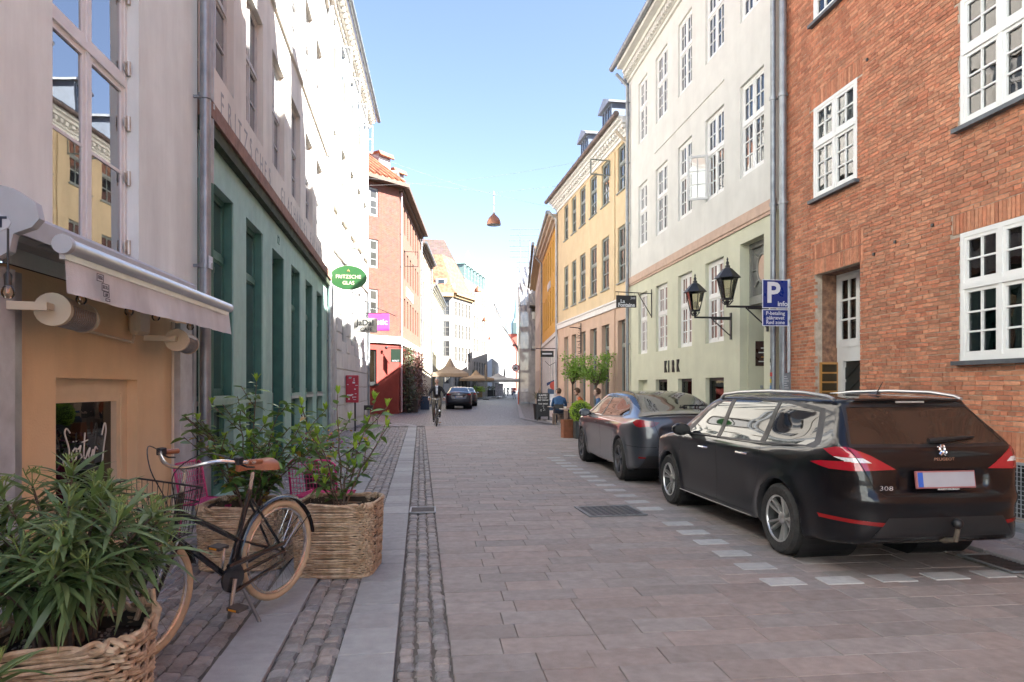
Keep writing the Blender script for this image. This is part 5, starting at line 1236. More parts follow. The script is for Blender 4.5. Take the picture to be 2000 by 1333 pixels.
def handle(parent, x, y, z, side, mt, L_=.2):
    m = MB(); m.tube([(x-L_/2, y, z), (x-L_/2+.03, y+side*.03, z+.004), (x+L_/2-.03, y+side*.03, z+.004), (x+L_/2, y, z)], [.01, .013, .013, .01], 8); m.obj('door_handle', mt, parent, True)
def plate(parent, x, z, w=.5, h=.11, frame=None, txt=None, tilt=-8, face=None):
    M = Matrix.Translation((x, 0, z)) @ Matrix.Rotation(R(-90), 4, 'Z') @ Matrix.Rotation(R(tilt), 4, 'X'); m = MB(); m.cbox(-w/2-.012, w/2+.012, -.01, .012, -h/2-.012, h/2+.012, .004); p = m.obj('number_plate', frame or BLK, parent, M=M)
    m = MB(); m.box(-w/2, w/2, -.013, -.01, -h/2, h/2); m.obj('plate_face', face or mat('plate_white', (.55, .55, .56), .35, .05), p); m = MB(); m.box(-w/2, -w/2+.045, -.0145, -.013, -h/2, h/2); m.obj('blue_band', mat('plate_blue', (.03, .1, .42), .35, .05), p)
    if txt: text('lettering', txt, h*.85, BLK, p, Matrix.Translation((-w/2+.06, -.015, 0)), depth=.002, align='LEFT', xs=.75)
    return p
# ---- black estate
def estate():
    side = catmull([(-2.22, .27), (-2.32, .33), (-2.365, .45), (-2.365, .58), (-2.345, .66), (-2.32, .72), (-2.31, .86), (-2.285, 1.0), (-2.21, 1.075), (-2.02, 1.26), (-1.90, 1.385), (-1.93, 1.425), (-1.75, 1.448), (-1.2, 1.472), (-.5, 1.478), (.1, 1.46), (.45, 1.40), (.82, 1.2), (1.16, 1.005), (1.45, .935), (1.8, .86), (2.06, .75), (2.18, .6), (2.225, .42), (2.16, .25), (1.7, .2), (0, .19), (-1.4, .21), (-2.0, .25)], 5)
    hp = [(-2.37, 0), (-2.365, .45), (-2.28, .68), (-2.1, .81), (-1.8, .88), (-1.3, .9), (-.2, .896), (.8, .893), (1.4, .895), (1.85, .85), (2.08, .7), (2.2, .45), (2.23, 0)]
    pl = catmull(hp, 5); pl = np.concatenate([pl, (pl[1:-1]*np.array([1, -1]))[::-1]])
    hf = [(0, .16), (.6, .17), (.8, .2), (.865, .3), (.895, .5), (.905, .68), (.9, .84), (.878, .93), (.85, .985), (.80, 1.08), (.735, 1.24), (.68, 1.36), (.61, 1.435), (.45, 1.472), (0, 1.49)]
    fr = catmull(hf, 5); fr = np.concatenate([fr, (fr[1:-1]*np.array([-1, 1]))[::-1]])
    Ts = sdf_table(side, -2.6, 2.5, 0, 1.7); Tp = sdf_table(pl, -2.6, 2.5, -1.1, 1.1); Tf = sdf_table(fr, -1.1, 1.1, 0, 1.7)
    def f(P):
        x, y, z = P.T; ay = np.abs(y); tap = 1 + .16*sstep(z, .95, 1.45)*sstep(-x, 1.0, 2.2) + .1*sstep(z, .9, 1.45)*sstep(x, .3, 1.4); yy = ay*tap
        xs_ = x - .10*(ay/.85)**2*sstep(-x, 1.7, 2.2)*sstep(z, .75, 1.1)      # rear glass curves in plan
        d = smax(smax(look(Tp, x, yy), look(Tf, yy, z), .05), look(Ts, xs_, z), .055)
        # tailgate: number plate hollow, bumper shelf, crease along the flank, wheel arch flare
        d = d + .028*sstep(-x, 2.1, 2.25)*sstep(.42-ay, 0, .05)*sstep(z, .69, .73)*sstep(.88-z, 0, .05)
        d = d - .02*sstep(-x, 2.05, 2.25)*np.exp(-((z-.63)/.05)**2)
        d = d - .012*np.exp(-((z-.9)/.03)**2)*sstep(ay, .6, .8)*sstep(1.6-np.abs(x), 0, .5) + .012*np.exp(-((z-.58)/.13)**2)*sstep(1.0-np.abs(x), 0, .3)*sstep(ay, .6, .8)
        for xa in (-1.365, 1.365): rd = np.hypot(x-xa, z-.32); d = d - .016*sstep(ay, .6, .8)*np.exp(-((rd-.38)/.05)**2)
        return d
    return f
f = estate(); cs = CarShell(f, (-2.45, -.98, .12), (2.3, .98, 1.56), .036)
SIDE = lambda c, n: abs(n.y) > .35 and c.z > .6; REAR = lambda c, n: n.x < -.25 and c.x < -1.6 and abs(n.y) < .82; RSIDE = lambda c, n: abs(n.y) > .3 and c.x < -1.6
LOWS = lambda c, n: abs(n.y) > .5
cs.arch(-1.365, .325, .375); cs.arch(1.365, .325, .375)
# black surround, then glass
cs.cut([(.98, .965), (-1.86, 1.015), (-1.9, 1.06), (-1.72, 1.345), (-1.2, 1.405), (-.4, 1.425), (.25, 1.385), (.55, 1.265)], 'xz', SIDE, 2)
cs.cut([(.8, .98), (.0, .988), (.0, 1.392), (.2, 1.37), (.48, 1.25)], 'xz', SIDE, 3)
cs.cut([(-.09, .99), (-.95, 1.008), (-.99, 1.39), (-.5, 1.402), (-.09, 1.395)], 'xz', SIDE, 3)
cs.cut([(-1.05, 1.01), (-1.72, 1.03), (-1.8, 1.07), (-1.66, 1.315), (-1.2, 1.378), (-1.05, 1.385)], 'xz', SIDE, 3)
cs.cut([(-.72, 1.045), (.72, 1.045), (.585, 1.385), (-.585, 1.385)], 'yz', REAR, 2); cs.cut([(-.69, 1.07), (.69, 1.07), (.565, 1.36), (-.565, 1.36)], 'yz', REAR, 4)
WS = lambda c, n: n.x > .2 and n.z > .2 and c.x > .3; cs.cut([(-.74, .99), (.74, .99), (.6, 1.40), (-.6, 1.40)], 'yz', WS, 3)
for s_ in (1, -1):
    q = lambda pts: [(s_*a, b) for a, b in pts]
    cs.cut(q([(.41, .875), (.95, .855), (.95, 1.04), (.74, 1.045), (.6, .985)]), 'yz', REAR, 5); cs.cut(q([(.60, .925), (.79, .93), (.79, .965), (.66, .962)]), 'yz', REAR, 6)
    ss = lambda c, n, s_=s_: abs(n.y) >= .6 and c.x < -1.6 and c.y*s_ > 0
    cs.cut([(-2.45, .862), (-2.06, .865), (-1.86, .905), (-1.98, .925), (-2.2, .935), (-2.45, .935)], 'xz', ss, 5); cs.cut([(-2.45, .955), (-2.1, .968), (-1.98, 1.02), (-2.1, 1.045), (-2.45, 1.04)], 'xz', ss, 5); cs.cut([(-2.45, .934), (-2.2, .934), (-2.1, .968), (-2.45, .956)], 'xz', ss, 6)
    cs.cut(q([(.5, .43), (.86, .455), (.86, .485), (.5, .46)]), 'yz', lambda c, n: n.x < -.2 and c.x < -1.9, 8)
def seam(pts, ax, cond, wd=.007):
    for (a, b) in zip(pts[:-1], pts[1:]):
        e = Vector((b[0]-a[0], b[1]-a[1])); n = Vector((-e.y, e.x)).normalized()*wd/2; e.normalize(); e *= .002
        cs.cut([(a[0]-n.x-e.x, a[1]-n.y-e.y), (b[0]-n.x+e.x, b[1]-n.y+e.y), (b[0]+n.x+e.x, b[1]+n.y+e.y), (a[0]+n.x-e.x, a[1]+n.y-e.y)], ax, cond, 7)
DS = lambda c, n: abs(n.y) > .5
seam([(-.045, .97), (-.05, .45), (-.03, .28)], 'xz', DS); seam([(-1.0, 1.0), (-1.04, .8), (-.93, .55), (-.8, .3)], 'xz', DS); seam([(.98, .95), (1.0, .6), (.92, .3)], 'xz', DS); seam([(1.0, .285), (-.85, .285)], 'xz', DS)
for s_ in (1, -1): seam([(s_*.74, 1.04), (s_*.66, .86), (s_*.6, .72), (s_*.52, .67)], 'yz', REAR)
seam([(-.52, .67), (.52, .67)], 'yz', REAR, .009); seam([(-.6, 1.405), (.6, 1.405)], 'yz', lambda c, n: c.x < -1.6 and n.x < .5, .008)
cs.cut([(-.62, .34), (.62, .34), (.5, .5), (-.5, .5)], 'yz', lambda c, n: n.x < -.3 and c.x < -1.9, 9)
PAINT = mat('black_car_paint', (.004, .004, .005), .4, 0, 3, coat=.8, spec=.1)
E_ = thing('estate_car', 'black estate car with silver roof rails parked nearest, seen from behind', 'car', T(3.98, 7.36, .0, R(90+1.6)))
cs.emit(E_, [('body', PAINT, 0), ('arch_lining', BLK, 0), ('window_surround', BLK, 0), ('side_window', CGL, -.003), ('rear_window', glass_opaque('dusty_glass', (.035, .022, .016), 1.5, 0), -.003), ('tail_light', REDL, .006), ('reversing_light', CLRL, .007), ('panel_gap', mat('gap', (.001, .001, .001), .9, 0), -.001), ('reflector', DKRED, .003), ('lower_bumper', BLK, .004)])
wells(E_, (-1.365, 1.365), .37, .9)
for x in (-1.365, 1.365):
    for s_ in (1, -1): wheel(E_, x, s_*.785, .325, .215, 'multi', s_)
for s_ in (1, -1):
    m = MB(); pts = [(.28, s_*.655, 1.408), (.2, s_*.66, 1.45), (-.2, s_*.668, 1.478), (-.8, s_*.665, 1.492), (-1.4, s_*.645, 1.482), (-1.72, s_*.62, 1.45), (-1.8, s_*.612, 1.425)]; m.tube(pts, .017, 8); m.obj('roof_rail', mat('satin_aluminium', (.5, .51, .52), .35, .05, metal=.9), E_, True)
    mirror(E_, .74, s_*.84, 1.02, s_, PAINT); handle(E_, .22, s_*.905, .845, s_, CHR); handle(E_, -.72, s_*.91, .865, s_, CHR)
    m = MB(); pts = [(.95, s_*.9, .262), (0, s_*.905, .262), (-.9, s_*.905, .262)]; m.tube(pts, .004, 6); m.obj('sill_strip', mat('dull_chrome', (.3, .3, .3), .35, .05, metal=.8), E_)
    m = MB(); pts = [(.95, s_*.852, .968), (.5, s_*.866, .976), (-.4, s_*.872, .99), (-1.2, s_*.868, 1.004), (-1.8, s_*.815, 1.02)]; m.tube(pts, .006, 6); m.obj('belt_moulding', BLK, E_)
plate(E_, -2.335, .795, .5, .115, mat('plate_red', (.3, .1, .1), .4, .1), face=mat('plate_blur', (.34, .33, .36), .4, .1, 3)); text('dealer_strip', 'PEUGEOT HOLDINGEN', .018, WHITE, E_, Matrix.Translation((-2.37, 0, .722)) @ Matrix.Rotation(R(-90), 4, 'Z'), depth=.002)
m = MB(); m.tube([(-2.215, .05, 1.095), (-2.225, -.02, 1.10), (-2.18, -.3, 1.115), (-2.155, -.42, 1.118)], [.024, .022, .014, .006], 8); m.obj('rear_wiper', BLK, E_, True)
m = MB(); m.box(-1.945, -1.93, -.13, .13, 1.398, 1.412); m.obj('high_brake_light', mat('brake_strip', (.35, .33, .3), .3, .3, 80), E_)
m = MB(); m.add([(-1.55, -.03, 1.462), (-1.55, .03, 1.462), (-1.37, 0, 1.466), (-1.53, 0, 1.5)], [(0, 1, 3), (1, 2, 3), (2, 0, 3)]); m.tube([(-1.53, 0, 1.495), (-1.6, 0, 1.58)], [.006, .003], 6); m.obj('roof_antenna', BLK, E_)
m = MB(); m.tube([(-2.1, -.02, .33), (-2.3, -.02, .3), (-2.42, -.02, .33), (-2.44, -.02, .42)], [.022, .025, .022, .018], 10); tb = m.obj('tow_bar', mat('rusty_steel', (.16, .13, .1), .6, .3, 20, metal=.4), E_, True); m = MB(); m.sphere((-2.44, -.02, .46), .042); m.obj('ball_cover', BLK, tb, True)
RZ = Matrix.Rotation(R(-90), 4, 'Z')
text('badge_name', 'PEUGEOT', .032, CHR, E_, Matrix.Translation((-2.325, 0, .955)) @ RZ @ Matrix.Rotation(R(-8), 4, 'X'), depth=.004, xs=1.3); text('model_badge', '308', .05, CHR, E_, Matrix.Translation((-2.355, .53, .735)) @ RZ @ Matrix.Rotation(R(-16), 4, 'Z'), depth=.004, xs=1.4)
lion = [[(0, .1), (.25, .35), (.15, .62), (.35, .8), (.6, .72), (.62, .5), (.45, .3), (.62, .0)], [(.3, .55), (.02, .5), (-.05, .58)], [(.35, .7), (.05, .8), (-.02, .74)], [(.45, .3), (.2, .05), (.22, -.02)], [(.6, .5), (.78, .35), (.72, .15)], [(.38, .78), (.3, .95), (.55, .98), (.68, .8)]]
le = strokes(E_, lion, -.06, 0, 0, .085, .0075, 'lion_emblem', CHR); le.matrix_basis = Matrix.Translation((-2.31, 0, .985)) @ RZ @ Matrix.Rotation(R(-12), 4, 'X') @ Matrix.Translation((.03, 0, 0))
# ---- grey saloon
def saloon():
    side = catmull([(-2.2, .26), (-2.33, .33), (-2.4, .48), (-2.42, .66), (-2.415, .8), (-2.385, .93), (-2.36, 1.045), (-2.25, 1.075), (-1.95, 1.12), (-1.5, 1.24), (-.9, 1.385), (-.3, 1.438), (.15, 1.432), (.55, 1.36), (1.0, 1.13), (1.35, .97), (1.8, .88), (2.12, .74), (2.25, .56), (2.26, .38), (2.18, .24), (1.7, .18), (0, .165), (-1.5, .18), (-2.0, .23)], 5)
    hp = [(-2.42, 0), (-2.41, .42), (-2.33, .72), (-2.15, .85), (-1.85, .905), (-1.4, .924), (-.3, .905), (.7, .9), (1.4, .915), (1.9, .86), (2.1, .72), (2.22, .45), (2.27, 0)]
    pl = catmull(hp, 5); pl = np.concatenate([pl, (pl[1:-1]*np.array([1, -1]))[::-1]])
    hf = [(0, .14), (.6, .15), (.82, .19), (.88, .3), (.905, .45), (.922, .65), (.918, .82), (.895, .92), (.85, .99), (.77, 1.1), (.67, 1.26), (.58, 1.37), (.46, 1.42), (.3, 1.445), (0, 1.455)]
    fr = catmull(hf, 5); fr = np.concatenate([fr, (fr[1:-1]*np.array([-1, 1]))[::-1]])
    Ts = sdf_table(side, -2.6, 2.5, 0, 1.7); Tp = sdf_table(pl, -2.6, 2.5, -1.1, 1.1); Tf = sdf_table(fr, -1.1, 1.1, 0, 1.7)
    def f(P):
        x, y, z = P.T; ay = np.abs(y); tap = 1 + .22*sstep(z, .95, 1.4)*sstep(-x, .6, 2.0) + .1*sstep(z, .9, 1.45)*sstep(x, .3, 1.4); yy = ay*tap
        xs_ = x - .12*(ay/.85)**2*sstep(-x, 1.9, 2.3); zs_ = z + .05*(ay/.8)**2*sstep(-x, .8, 2.3)*sstep(z, .9, 1.1)
        d = smax(smax(look(Tp, x, yy), look(Tf, yy, z), .07), look(Ts, xs_, zs_), .06)
        d = d + .03*sstep(-x, 2.2, 2.36)*sstep(.52-ay, 0, .08)*sstep(z, .68, .74)*sstep(.9-z, 0, .06)
        d = d + .012*np.exp(-((z-.52)/.14)**2)*sstep(1.0-np.abs(x), 0, .3)*sstep(ay, .6, .8)
        for xa in (-1.4375, 1.4375): rd = np.hypot(x-xa, z-.33); d = d - .016*sstep(ay, .6, .8)*np.exp(-((rd-.4)/.06)**2)
        return d
    return f
cs = CarShell(saloon(), (-2.5, -.98, .1), (2.36, .98, 1.52), .038)
cs.arch(-1.4375, .335, .385); cs.arch(1.4375, .335, .385)
DL_ = [(1.1, .955), (-1.35, 1.02), (-1.62, 1.065), (-1.3, 1.21), (-.75, 1.315), (-.2, 1.355), (.25, 1.34), (.6, 1.23)]
cs.cut([(1.16, .945), (-1.4, 1.005), (-1.7, 1.06), (-1.33, 1.225), (-.76, 1.332), (-.2, 1.372), (.27, 1.357), (.63, 1.24)], 'xz', SIDE, 2)
cs.cut([(.98, .965), (-.02, .985), (-.02, 1.345), (.24, 1.332), (.58, 1.225)], 'xz', SIDE, 3); cs.cut([(-.1, .988), (-1.34, 1.025), (-1.58, 1.066), (-1.29, 1.2), (-.75, 1.303), (-.1, 1.345)], 'xz', SIDE, 3)
cs.cut([(-1.93, -.66), (.9, -.55), (.9, .55), (-1.93, .66)], 'xy', lambda c, n: n.z > .35 and c.z > 1.05 and abs(n.y) < .75, 4)
TR = lambda c, n: n.x < -.2 and c.x < -2.0 and abs(n.y) < .85
for s_ in (1, -1):
    q = lambda pts: [(s_*a, b) for a, b in pts]
    cs.cut(q([(.56, .965), (.62, .9), (.95, .875), (.95, .985), (.8, 1.0)]), 'yz', TR, 5); cs.cut(q([(.5, .96), (.575, .90), (.66, .885), (.66, .985)]), 'yz', TR, 6)
    cs.cut([(-2.45, .875), (-2.2, .895), (-2.08, .955), (-2.17, .995), (-2.45, .99)], 'xz', lambda c, n, s_=s_: abs(n.y) >= .6 and c.x < -1.9 and c.y*s_ > 0, 5); cs.cut(q([(.55, .41), (.82, .42), (.82, .445), (.55, .435)]), 'yz', TR, 8)
for s_ in (1, -1): seam([(s_*.6, .99), (s_*.56, .86), (s_*.5, .72), (s_*.4, .66)], 'yz', TR)
seam([(-.4, .66), (.4, .66)], 'yz', TR); seam([(-.06, .97), (-.06, .5), (-.04, .3)], 'xz', DS); seam([(1.02, .94), (1.06, .6), (.95, .3)], 'xz', DS); seam([(-1.1, 1.0), (-1.0, .8), (-.98, .5), (-.85, .3)], 'xz', DS); seam([(-2.4, .59), (-1.82, .59)], 'xz', lambda c, n: abs(n.y) > .2 and c.x < -1.7)
cs.cut([(-.78, .26), (.78, .26), (.7, .46), (-.7, .46)], 'yz', lambda c, n: c.x < -2.0 and c.z < .5, 9)
GPAINT = mat('grey_metallic_paint', (.045, .05, .062), .38, 0, 3, metal=.4, coat=1.)
S_ = thing('grey_saloon', 'dark grey fastback saloon parked beyond the black estate car', 'car', T(3.93, 12.5, 0, R(90)) @ Matrix.Diagonal((1, 1, 1.03, 1)))
cs.emit(S_, [('body', GPAINT, 0), ('arch_lining', BLK, 0), ('window_surround', BLK, 0), ('side_window', CGL, -.003), ('glass_roof', glass_opaque('roof_glass', (.012, .013, .014), 1.6, 0), -.002), ('tail_light', REDL, .005), ('light_inner', mat('smoked_lens', (.12, .02, .02), .15, .2, coat=1.), .005), ('panel_gap', MATS['gap'], -.001), ('reflector', DKRED, .003), ('lower_bumper', BLK, .003)])
wells(S_, (-1.4375, 1.4375), .38, .92)
for x in (-1.4375, 1.4375):
    for s_ in (1, -1): wheel(S_, x, s_*.8, .335, .235, 'aero', s_)
for s_ in (1, -1):
    mirror(S_, .95, s_*.82, 1.0, s_, GPAINT); m = MB(); m.cbox(.1, .3, (s_*.917-.004), s_*.917+.004, .84, .865, .002); m.obj('door_handle', GPAINT, S_); m = MB(); m.cbox(-.82, -.62, s_*.919-.004, s_*.919+.004, .86, .885, .002); m.obj('door_handle', GPAINT, S_)
    m = MB(); P = [(1.1, .955), (.6, .968), (-.2, .985), (-1.0, 1.005), (-1.4, 1.02), (-1.65, 1.06), (-1.3, 1.218), (-.75, 1.325), (-.2, 1.365)]; 
plate(S_, -2.398, .80, .5, .11, BLK, 'DJ 41 205', tilt=-4)
m = MB(); m.tube([(-2.16, -.78, 1.03), (-2.3, -.6, 1.062), (-2.375, -.3, 1.078), (-2.39, 0, 1.082), (-2.375, .3, 1.078), (-2.3, .6, 1.062), (-2.16, .78, 1.03)], [.006, .012, .014, .014, .014, .012, .006], 8); m.obj('boot_spoiler', BLK, S_, True)
te = MB(); te.box(-.035, .035, -.003, .003, .035, .05); te.add([(-.012, -.003, .035), (.012, -.003, .035), (.003, -.003, -.05), (-.003, -.003, -.05), (-.012, .003, .035), (.012, .003, .035), (.003, .003, -.05), (-.003, .003, -.05)], [(0, 1, 2, 3), (4, 7, 6, 5), (0, 4, 5, 1), (1, 5, 6, 2), (2, 6, 7, 3), (3, 7, 4, 0)]); te.obj('emblem', CHR, S_, M=Matrix.Translation((-2.41, 0, .95)) @ RZ)
# ---- the same kind of car far down the street
S2 = copy_tree(S_); S2['label'] = 'dark grey car seen from behind down the street next to the cyclist'; S2['category'] = 'car'; S2.matrix_basis = T(1.72, 50.0, 0, R(88)) @ Matrix.Diagonal((1, 1.02, 1.1, 1)); S2.name = 'distant_saloon'
S3 = copy_tree(S_); S3['label'] = 'dark car parked far ahead, mostly hidden by the distant saloon'; S3.matrix_basis = T(2.6, 57.5, 0, R(86)) @ Matrix.Diagonal((1, 1, 1.08, 1)); S3.name = 'hidden_saloon'
# ------------------------------------------------------------------ wicker baskets and plants
WICK = mat('wicker_cane', (.46, .345, .23), .6, .25, 30, .2, 90, col2=(.32, .21, .12), mix2=.9, mscale=12)
SOIL = mat('soil', (.05, .035, .025), .95, .4, 30, .6, 60); PEB = mat('pebble', (.25, .22, .18), .8, .3, 30)
def basket(name, label, M, w, d, h, taper=.92, rnd=.35, n_st=28, handle=False):
    t = thing(name, label, 'basket', M); rows = int(h/.0185); m = MB(); N = n_st*8
    def path(s, k, ph=0, amp=0.):
        e = 2/(2+6*(1-rnd)); out = []
        for i in range(N):
            a = 2*math.pi*i/N; c, q = math.cos(a), math.sin(a); x = math.copysign(abs(c)**e, c)*w/2*s; y = math.copysign(abs(q)**e, q)*d/2*s
            o = amp*math.sin(n_st*a + ph); l = math.hypot(x, y); out.append((x*(1+o/l), y*(1+o/l)))
        return out
    for r_ in range(rows):
        z = .015 + r_*.0185; s = taper+(1-taper)*min(1, z/h*1.3); 
        m.cp = random.random()
        m.tube([(x, y, z+random.uniform(-.002, .002)+.002*math.sin(i*.3+r_)) for i, (x, y) in enumerate(path(s, 0, math.pi*((r_//2) % 2), .012))], .0095, 5, closed=True)
    m.obj('weave', WICK, t, True, fix=False)
    m = MB()
    for ph in (0, math.pi):
        m.tube([(x, y, h-.005+.016*math.sin(i*.55+ph)) for i, (x, y) in enumerate(path(1.0, 0, ph, .016))], .013, 6, closed=True); m.obj('rim_strand', WICK, t, True); m = MB()
    m.tube([(x, y, .012) for x, y in path(taper, 0, 0, .0)], .016, 6, closed=True); m.obj('base_ring', WICK, t, True)
    m = MB(); P = path(.93*taper, 0); Q_ = path(.955, 0); n = len(P); m.add([(x, y, .02) for x, y in P]+[(x, y, h-.015) for x, y in Q_], [(i, (i+1) % n, n+(i+1) % n, n+i) for i in range(n)]); m.obj('liner', mat('basket_liner', (.06, .045, .03), .9, .2), t)
    m = MB(); P = path(.95, 0); m.add([(0, 0, h-.07)]+[(x, y, h-.09) for x, y in P], [(0, 1+i, 1+(i+1) % n) for i in range(n)]); m.obj('soil', SOIL, t)
    pb = [(Matrix.Translation((random.uniform(-.4, .4)*w, random.uniform(-.4, .4)*d, h-.078)) @ Matrix.Rotation(random.random()*6, 4, 'Z') @ Matrix.Scale(random.uniform(.6, 1.4), 4), 0) for _ in range(160)]
    q = MB(); q.sphere((0, 0, 0), .009, 6, 4, 1, .8, .6); pm = q.mesh('pebble'); pieces(t, 'pebble', pb, [pm], PEB, 'pebbles', 0)
    if handle:
        m = MB()
        for sx, sy in handle:
            x0, y0 = sx*w/2*.93, sy*d/2*.93
            for k in range(3): m.tube([(x0-.05, y0+.012*math.sin(k), h-.03), (x0-.02, y0+.01*k, h+.07), (x0+.02*k-.02, y0-.01*k, h+.1), (x0+.05-.01*k, y0-.04, h+.02), (x0+.04, y0-.1, h-.05)], .012, 6)
        m.obj('handle', WICK, t, True)
    return t
def leaf_mesh(L_, W_, droop=.25, fold=.12, n=4, tip=1.0):
    m = MB(); vs = []
    for i in range(n+1):
        t = i/n; w_ = W_/2*(math.sin(math.pi*min(.999, max(.001, t**.8)))**(.75)) + .0008; x = L_*t; z = -droop*L_*t*t
        vs += [(x, -w_, z+fold*w_), (x, 0, z), (x, w_, z+fold*w_)]
    m.add(vs, [(3*i+j, 3*i+3+j, 3*i+4+j, 3*i+1+j) for i in range(n) for j in (0, 1)]); me = m.mesh('leaf'); me.polygons.foreach_set('use_smooth', [True]*len(me.polygons)); return me
def leafmat(name, c1, c2, rough=.42, tr=.25):
    m = mat(name, c1, rough, .15, 12, 0, piece=.3, col2=c2, mix2=-.9); n = m.node_tree.nodes; L = m.node_tree.links; b = n['Principled BSDF']; out = n['Material Output']
    t = n.new('ShaderNodeBsdfTranslucent'); t.inputs[0].default_value = (c2[0]*1.6, c2[1]*1.7, c2[2]*.8, 1); mx = n.new('ShaderNodeMixShader'); mx.inputs[0].default_value = tr; L.new(b.outputs[0], mx.inputs[1]); L.new(t.outputs[0], mx.inputs[2]); L.new(mx.outputs[0], out.inputs[0]); return m
OLE = leafmat('oleander_leaf', (.075, .125, .045), (.14, .2, .09)); LAU = leafmat('laurel_leaf', (.07, .145, .035), (.13, .22, .055), .32); NEW = leafmat('young_leaf', (.2, .34, .04), (.3, .42, .06), .4, .35); YEL_L = leafmat('yellow_leaf', (.4, .25, .03), (.3, .2, .04)); BARK = mat('bark', (.1, .07, .05), .85, .3, 20, .4, 60); GST_ = mat('green_stem', (.14, .19, .05), .6, .2)
def orient(p, d, roll, s=1):
    d = d.normalized(); u = Vector((0, 0, 1)); y = u.cross(d); y = y.normalized() if y.length > 1e-3 else Vector((0, 1, 0)); z = d.cross(y)
    return Matrix((( d.x, y.x, z.x, p.x), (d.y, y.y, z.y, p.y), (d.z, y.z, z.z, p.z), (0, 0, 0, 1))) @ Matrix.Rotation(roll, 4, 'X') @ Matrix.Scale(s, 4)
def foliage(t, name, items, meshes, mt, mass, limit): 
    pieces(t, name, items, meshes, mt, mass, limit)
rp_ = random.Random(11)
# oleander
def oleander(name, label, M, H0, n_st, spread, top, leafn, zmin, limit, seed):
    r_ = random.Random(seed); t = thing(name, label, 'plant', M); it = []; sm = MB(); fl = MB()
    for k in range(n_st):
        a = 2*math.pi*k/n_st+r_.uniform(-.4, .4); rad = spread*math.sqrt(r_.uniform(.05, 1)); h = top*(1-.28*(rad/spread)**2)*r_.uniform(.86, 1.06)
        b0 = Vector((.28*rad*math.cos(a), .28*rad*math.sin(a), H0)); e = Vector((rad*math.cos(a), rad*math.sin(a), h)); pts = []
        for j in range(7): f_ = j/6; p = b0.lerp(e, f_); q = b0 + Vector((0, 0, (e.z-b0.z)*f_)); pts.append(q.lerp(p, f_**1.2))
        sm.tube(pts, [.012*(1-.6*j/6) for j in range(7)], 5)
        nl = leafn
        for j in range(nl):
            f_ = 1 - .44*(j/nl)**1.1; i0 = min(5, int(f_*6)); p = pts[i0].lerp(pts[i0+1], f_*6-i0)
            az = r_.uniform(0, 2*math.pi); up = 1.15 - 1.75*(j/nl) + r_.uniform(-.35, .35); out = Vector((e.x, e.y, 0))*.6/spread
            d = Vector((math.cos(az), math.sin(az), up)) + out
            it.append((orient(p, d, r_.uniform(-.5, .5), r_.uniform(.75, 1.2)), r_.randrange(4)))
        for j in range(3):   # flower stalks
            q = pts[-1]; d = Vector((r_.uniform(-.5, .5), r_.uniform(-.5, .5), 1)).normalized(); p1 = q+d*.06; fl.tube([q, p1, p1+Vector((r_.uniform(-.03, .03), r_.uniform(-.03, .03), .03))], .0025, 4)
            for _ in range(2): fl.tube([p1, p1+Vector((r_.uniform(-.03, .03), r_.uniform(-.03, .03), .025))], .003, 4)
    sm.obj('stem', BARK, t, True); tag(fl.obj('flower_stalks', GST_, t), kind='stuff')
    foliage(t, 'leaf', it, [leaf_mesh(.165, .022, d_, .25) for d_ in (.15, .4, .65, .9)], OLE, 'leaves', limit)
    return t
basket('wicker_basket', 'round wicker planter holding the oleander, in front of the parked bicycle', T(-1.50, 3.02, 0, R(10)), .56, .54, .53, .9, .6, 14, handle=((1, .55),))
oleander('oleander', 'bushy oleander with long narrow leaves in the nearest wicker planter', T(-1.54, 3.05, 0), .47, 34, .39, 1.22, 34, .5, 300, 5)
oleander('corner_oleander', 'cropped green oleander in the bottom left corner of the view', T(-1.62, 2.25, 0), .15, 14, .34, .74, 16, .3, 160, 9)
basket('corner_basket', 'wicker planter at the bottom left corner under the cropped oleander', T(-1.70, 2.2, 0, R(5)), .55, .55, .36, .92, .5, 14)
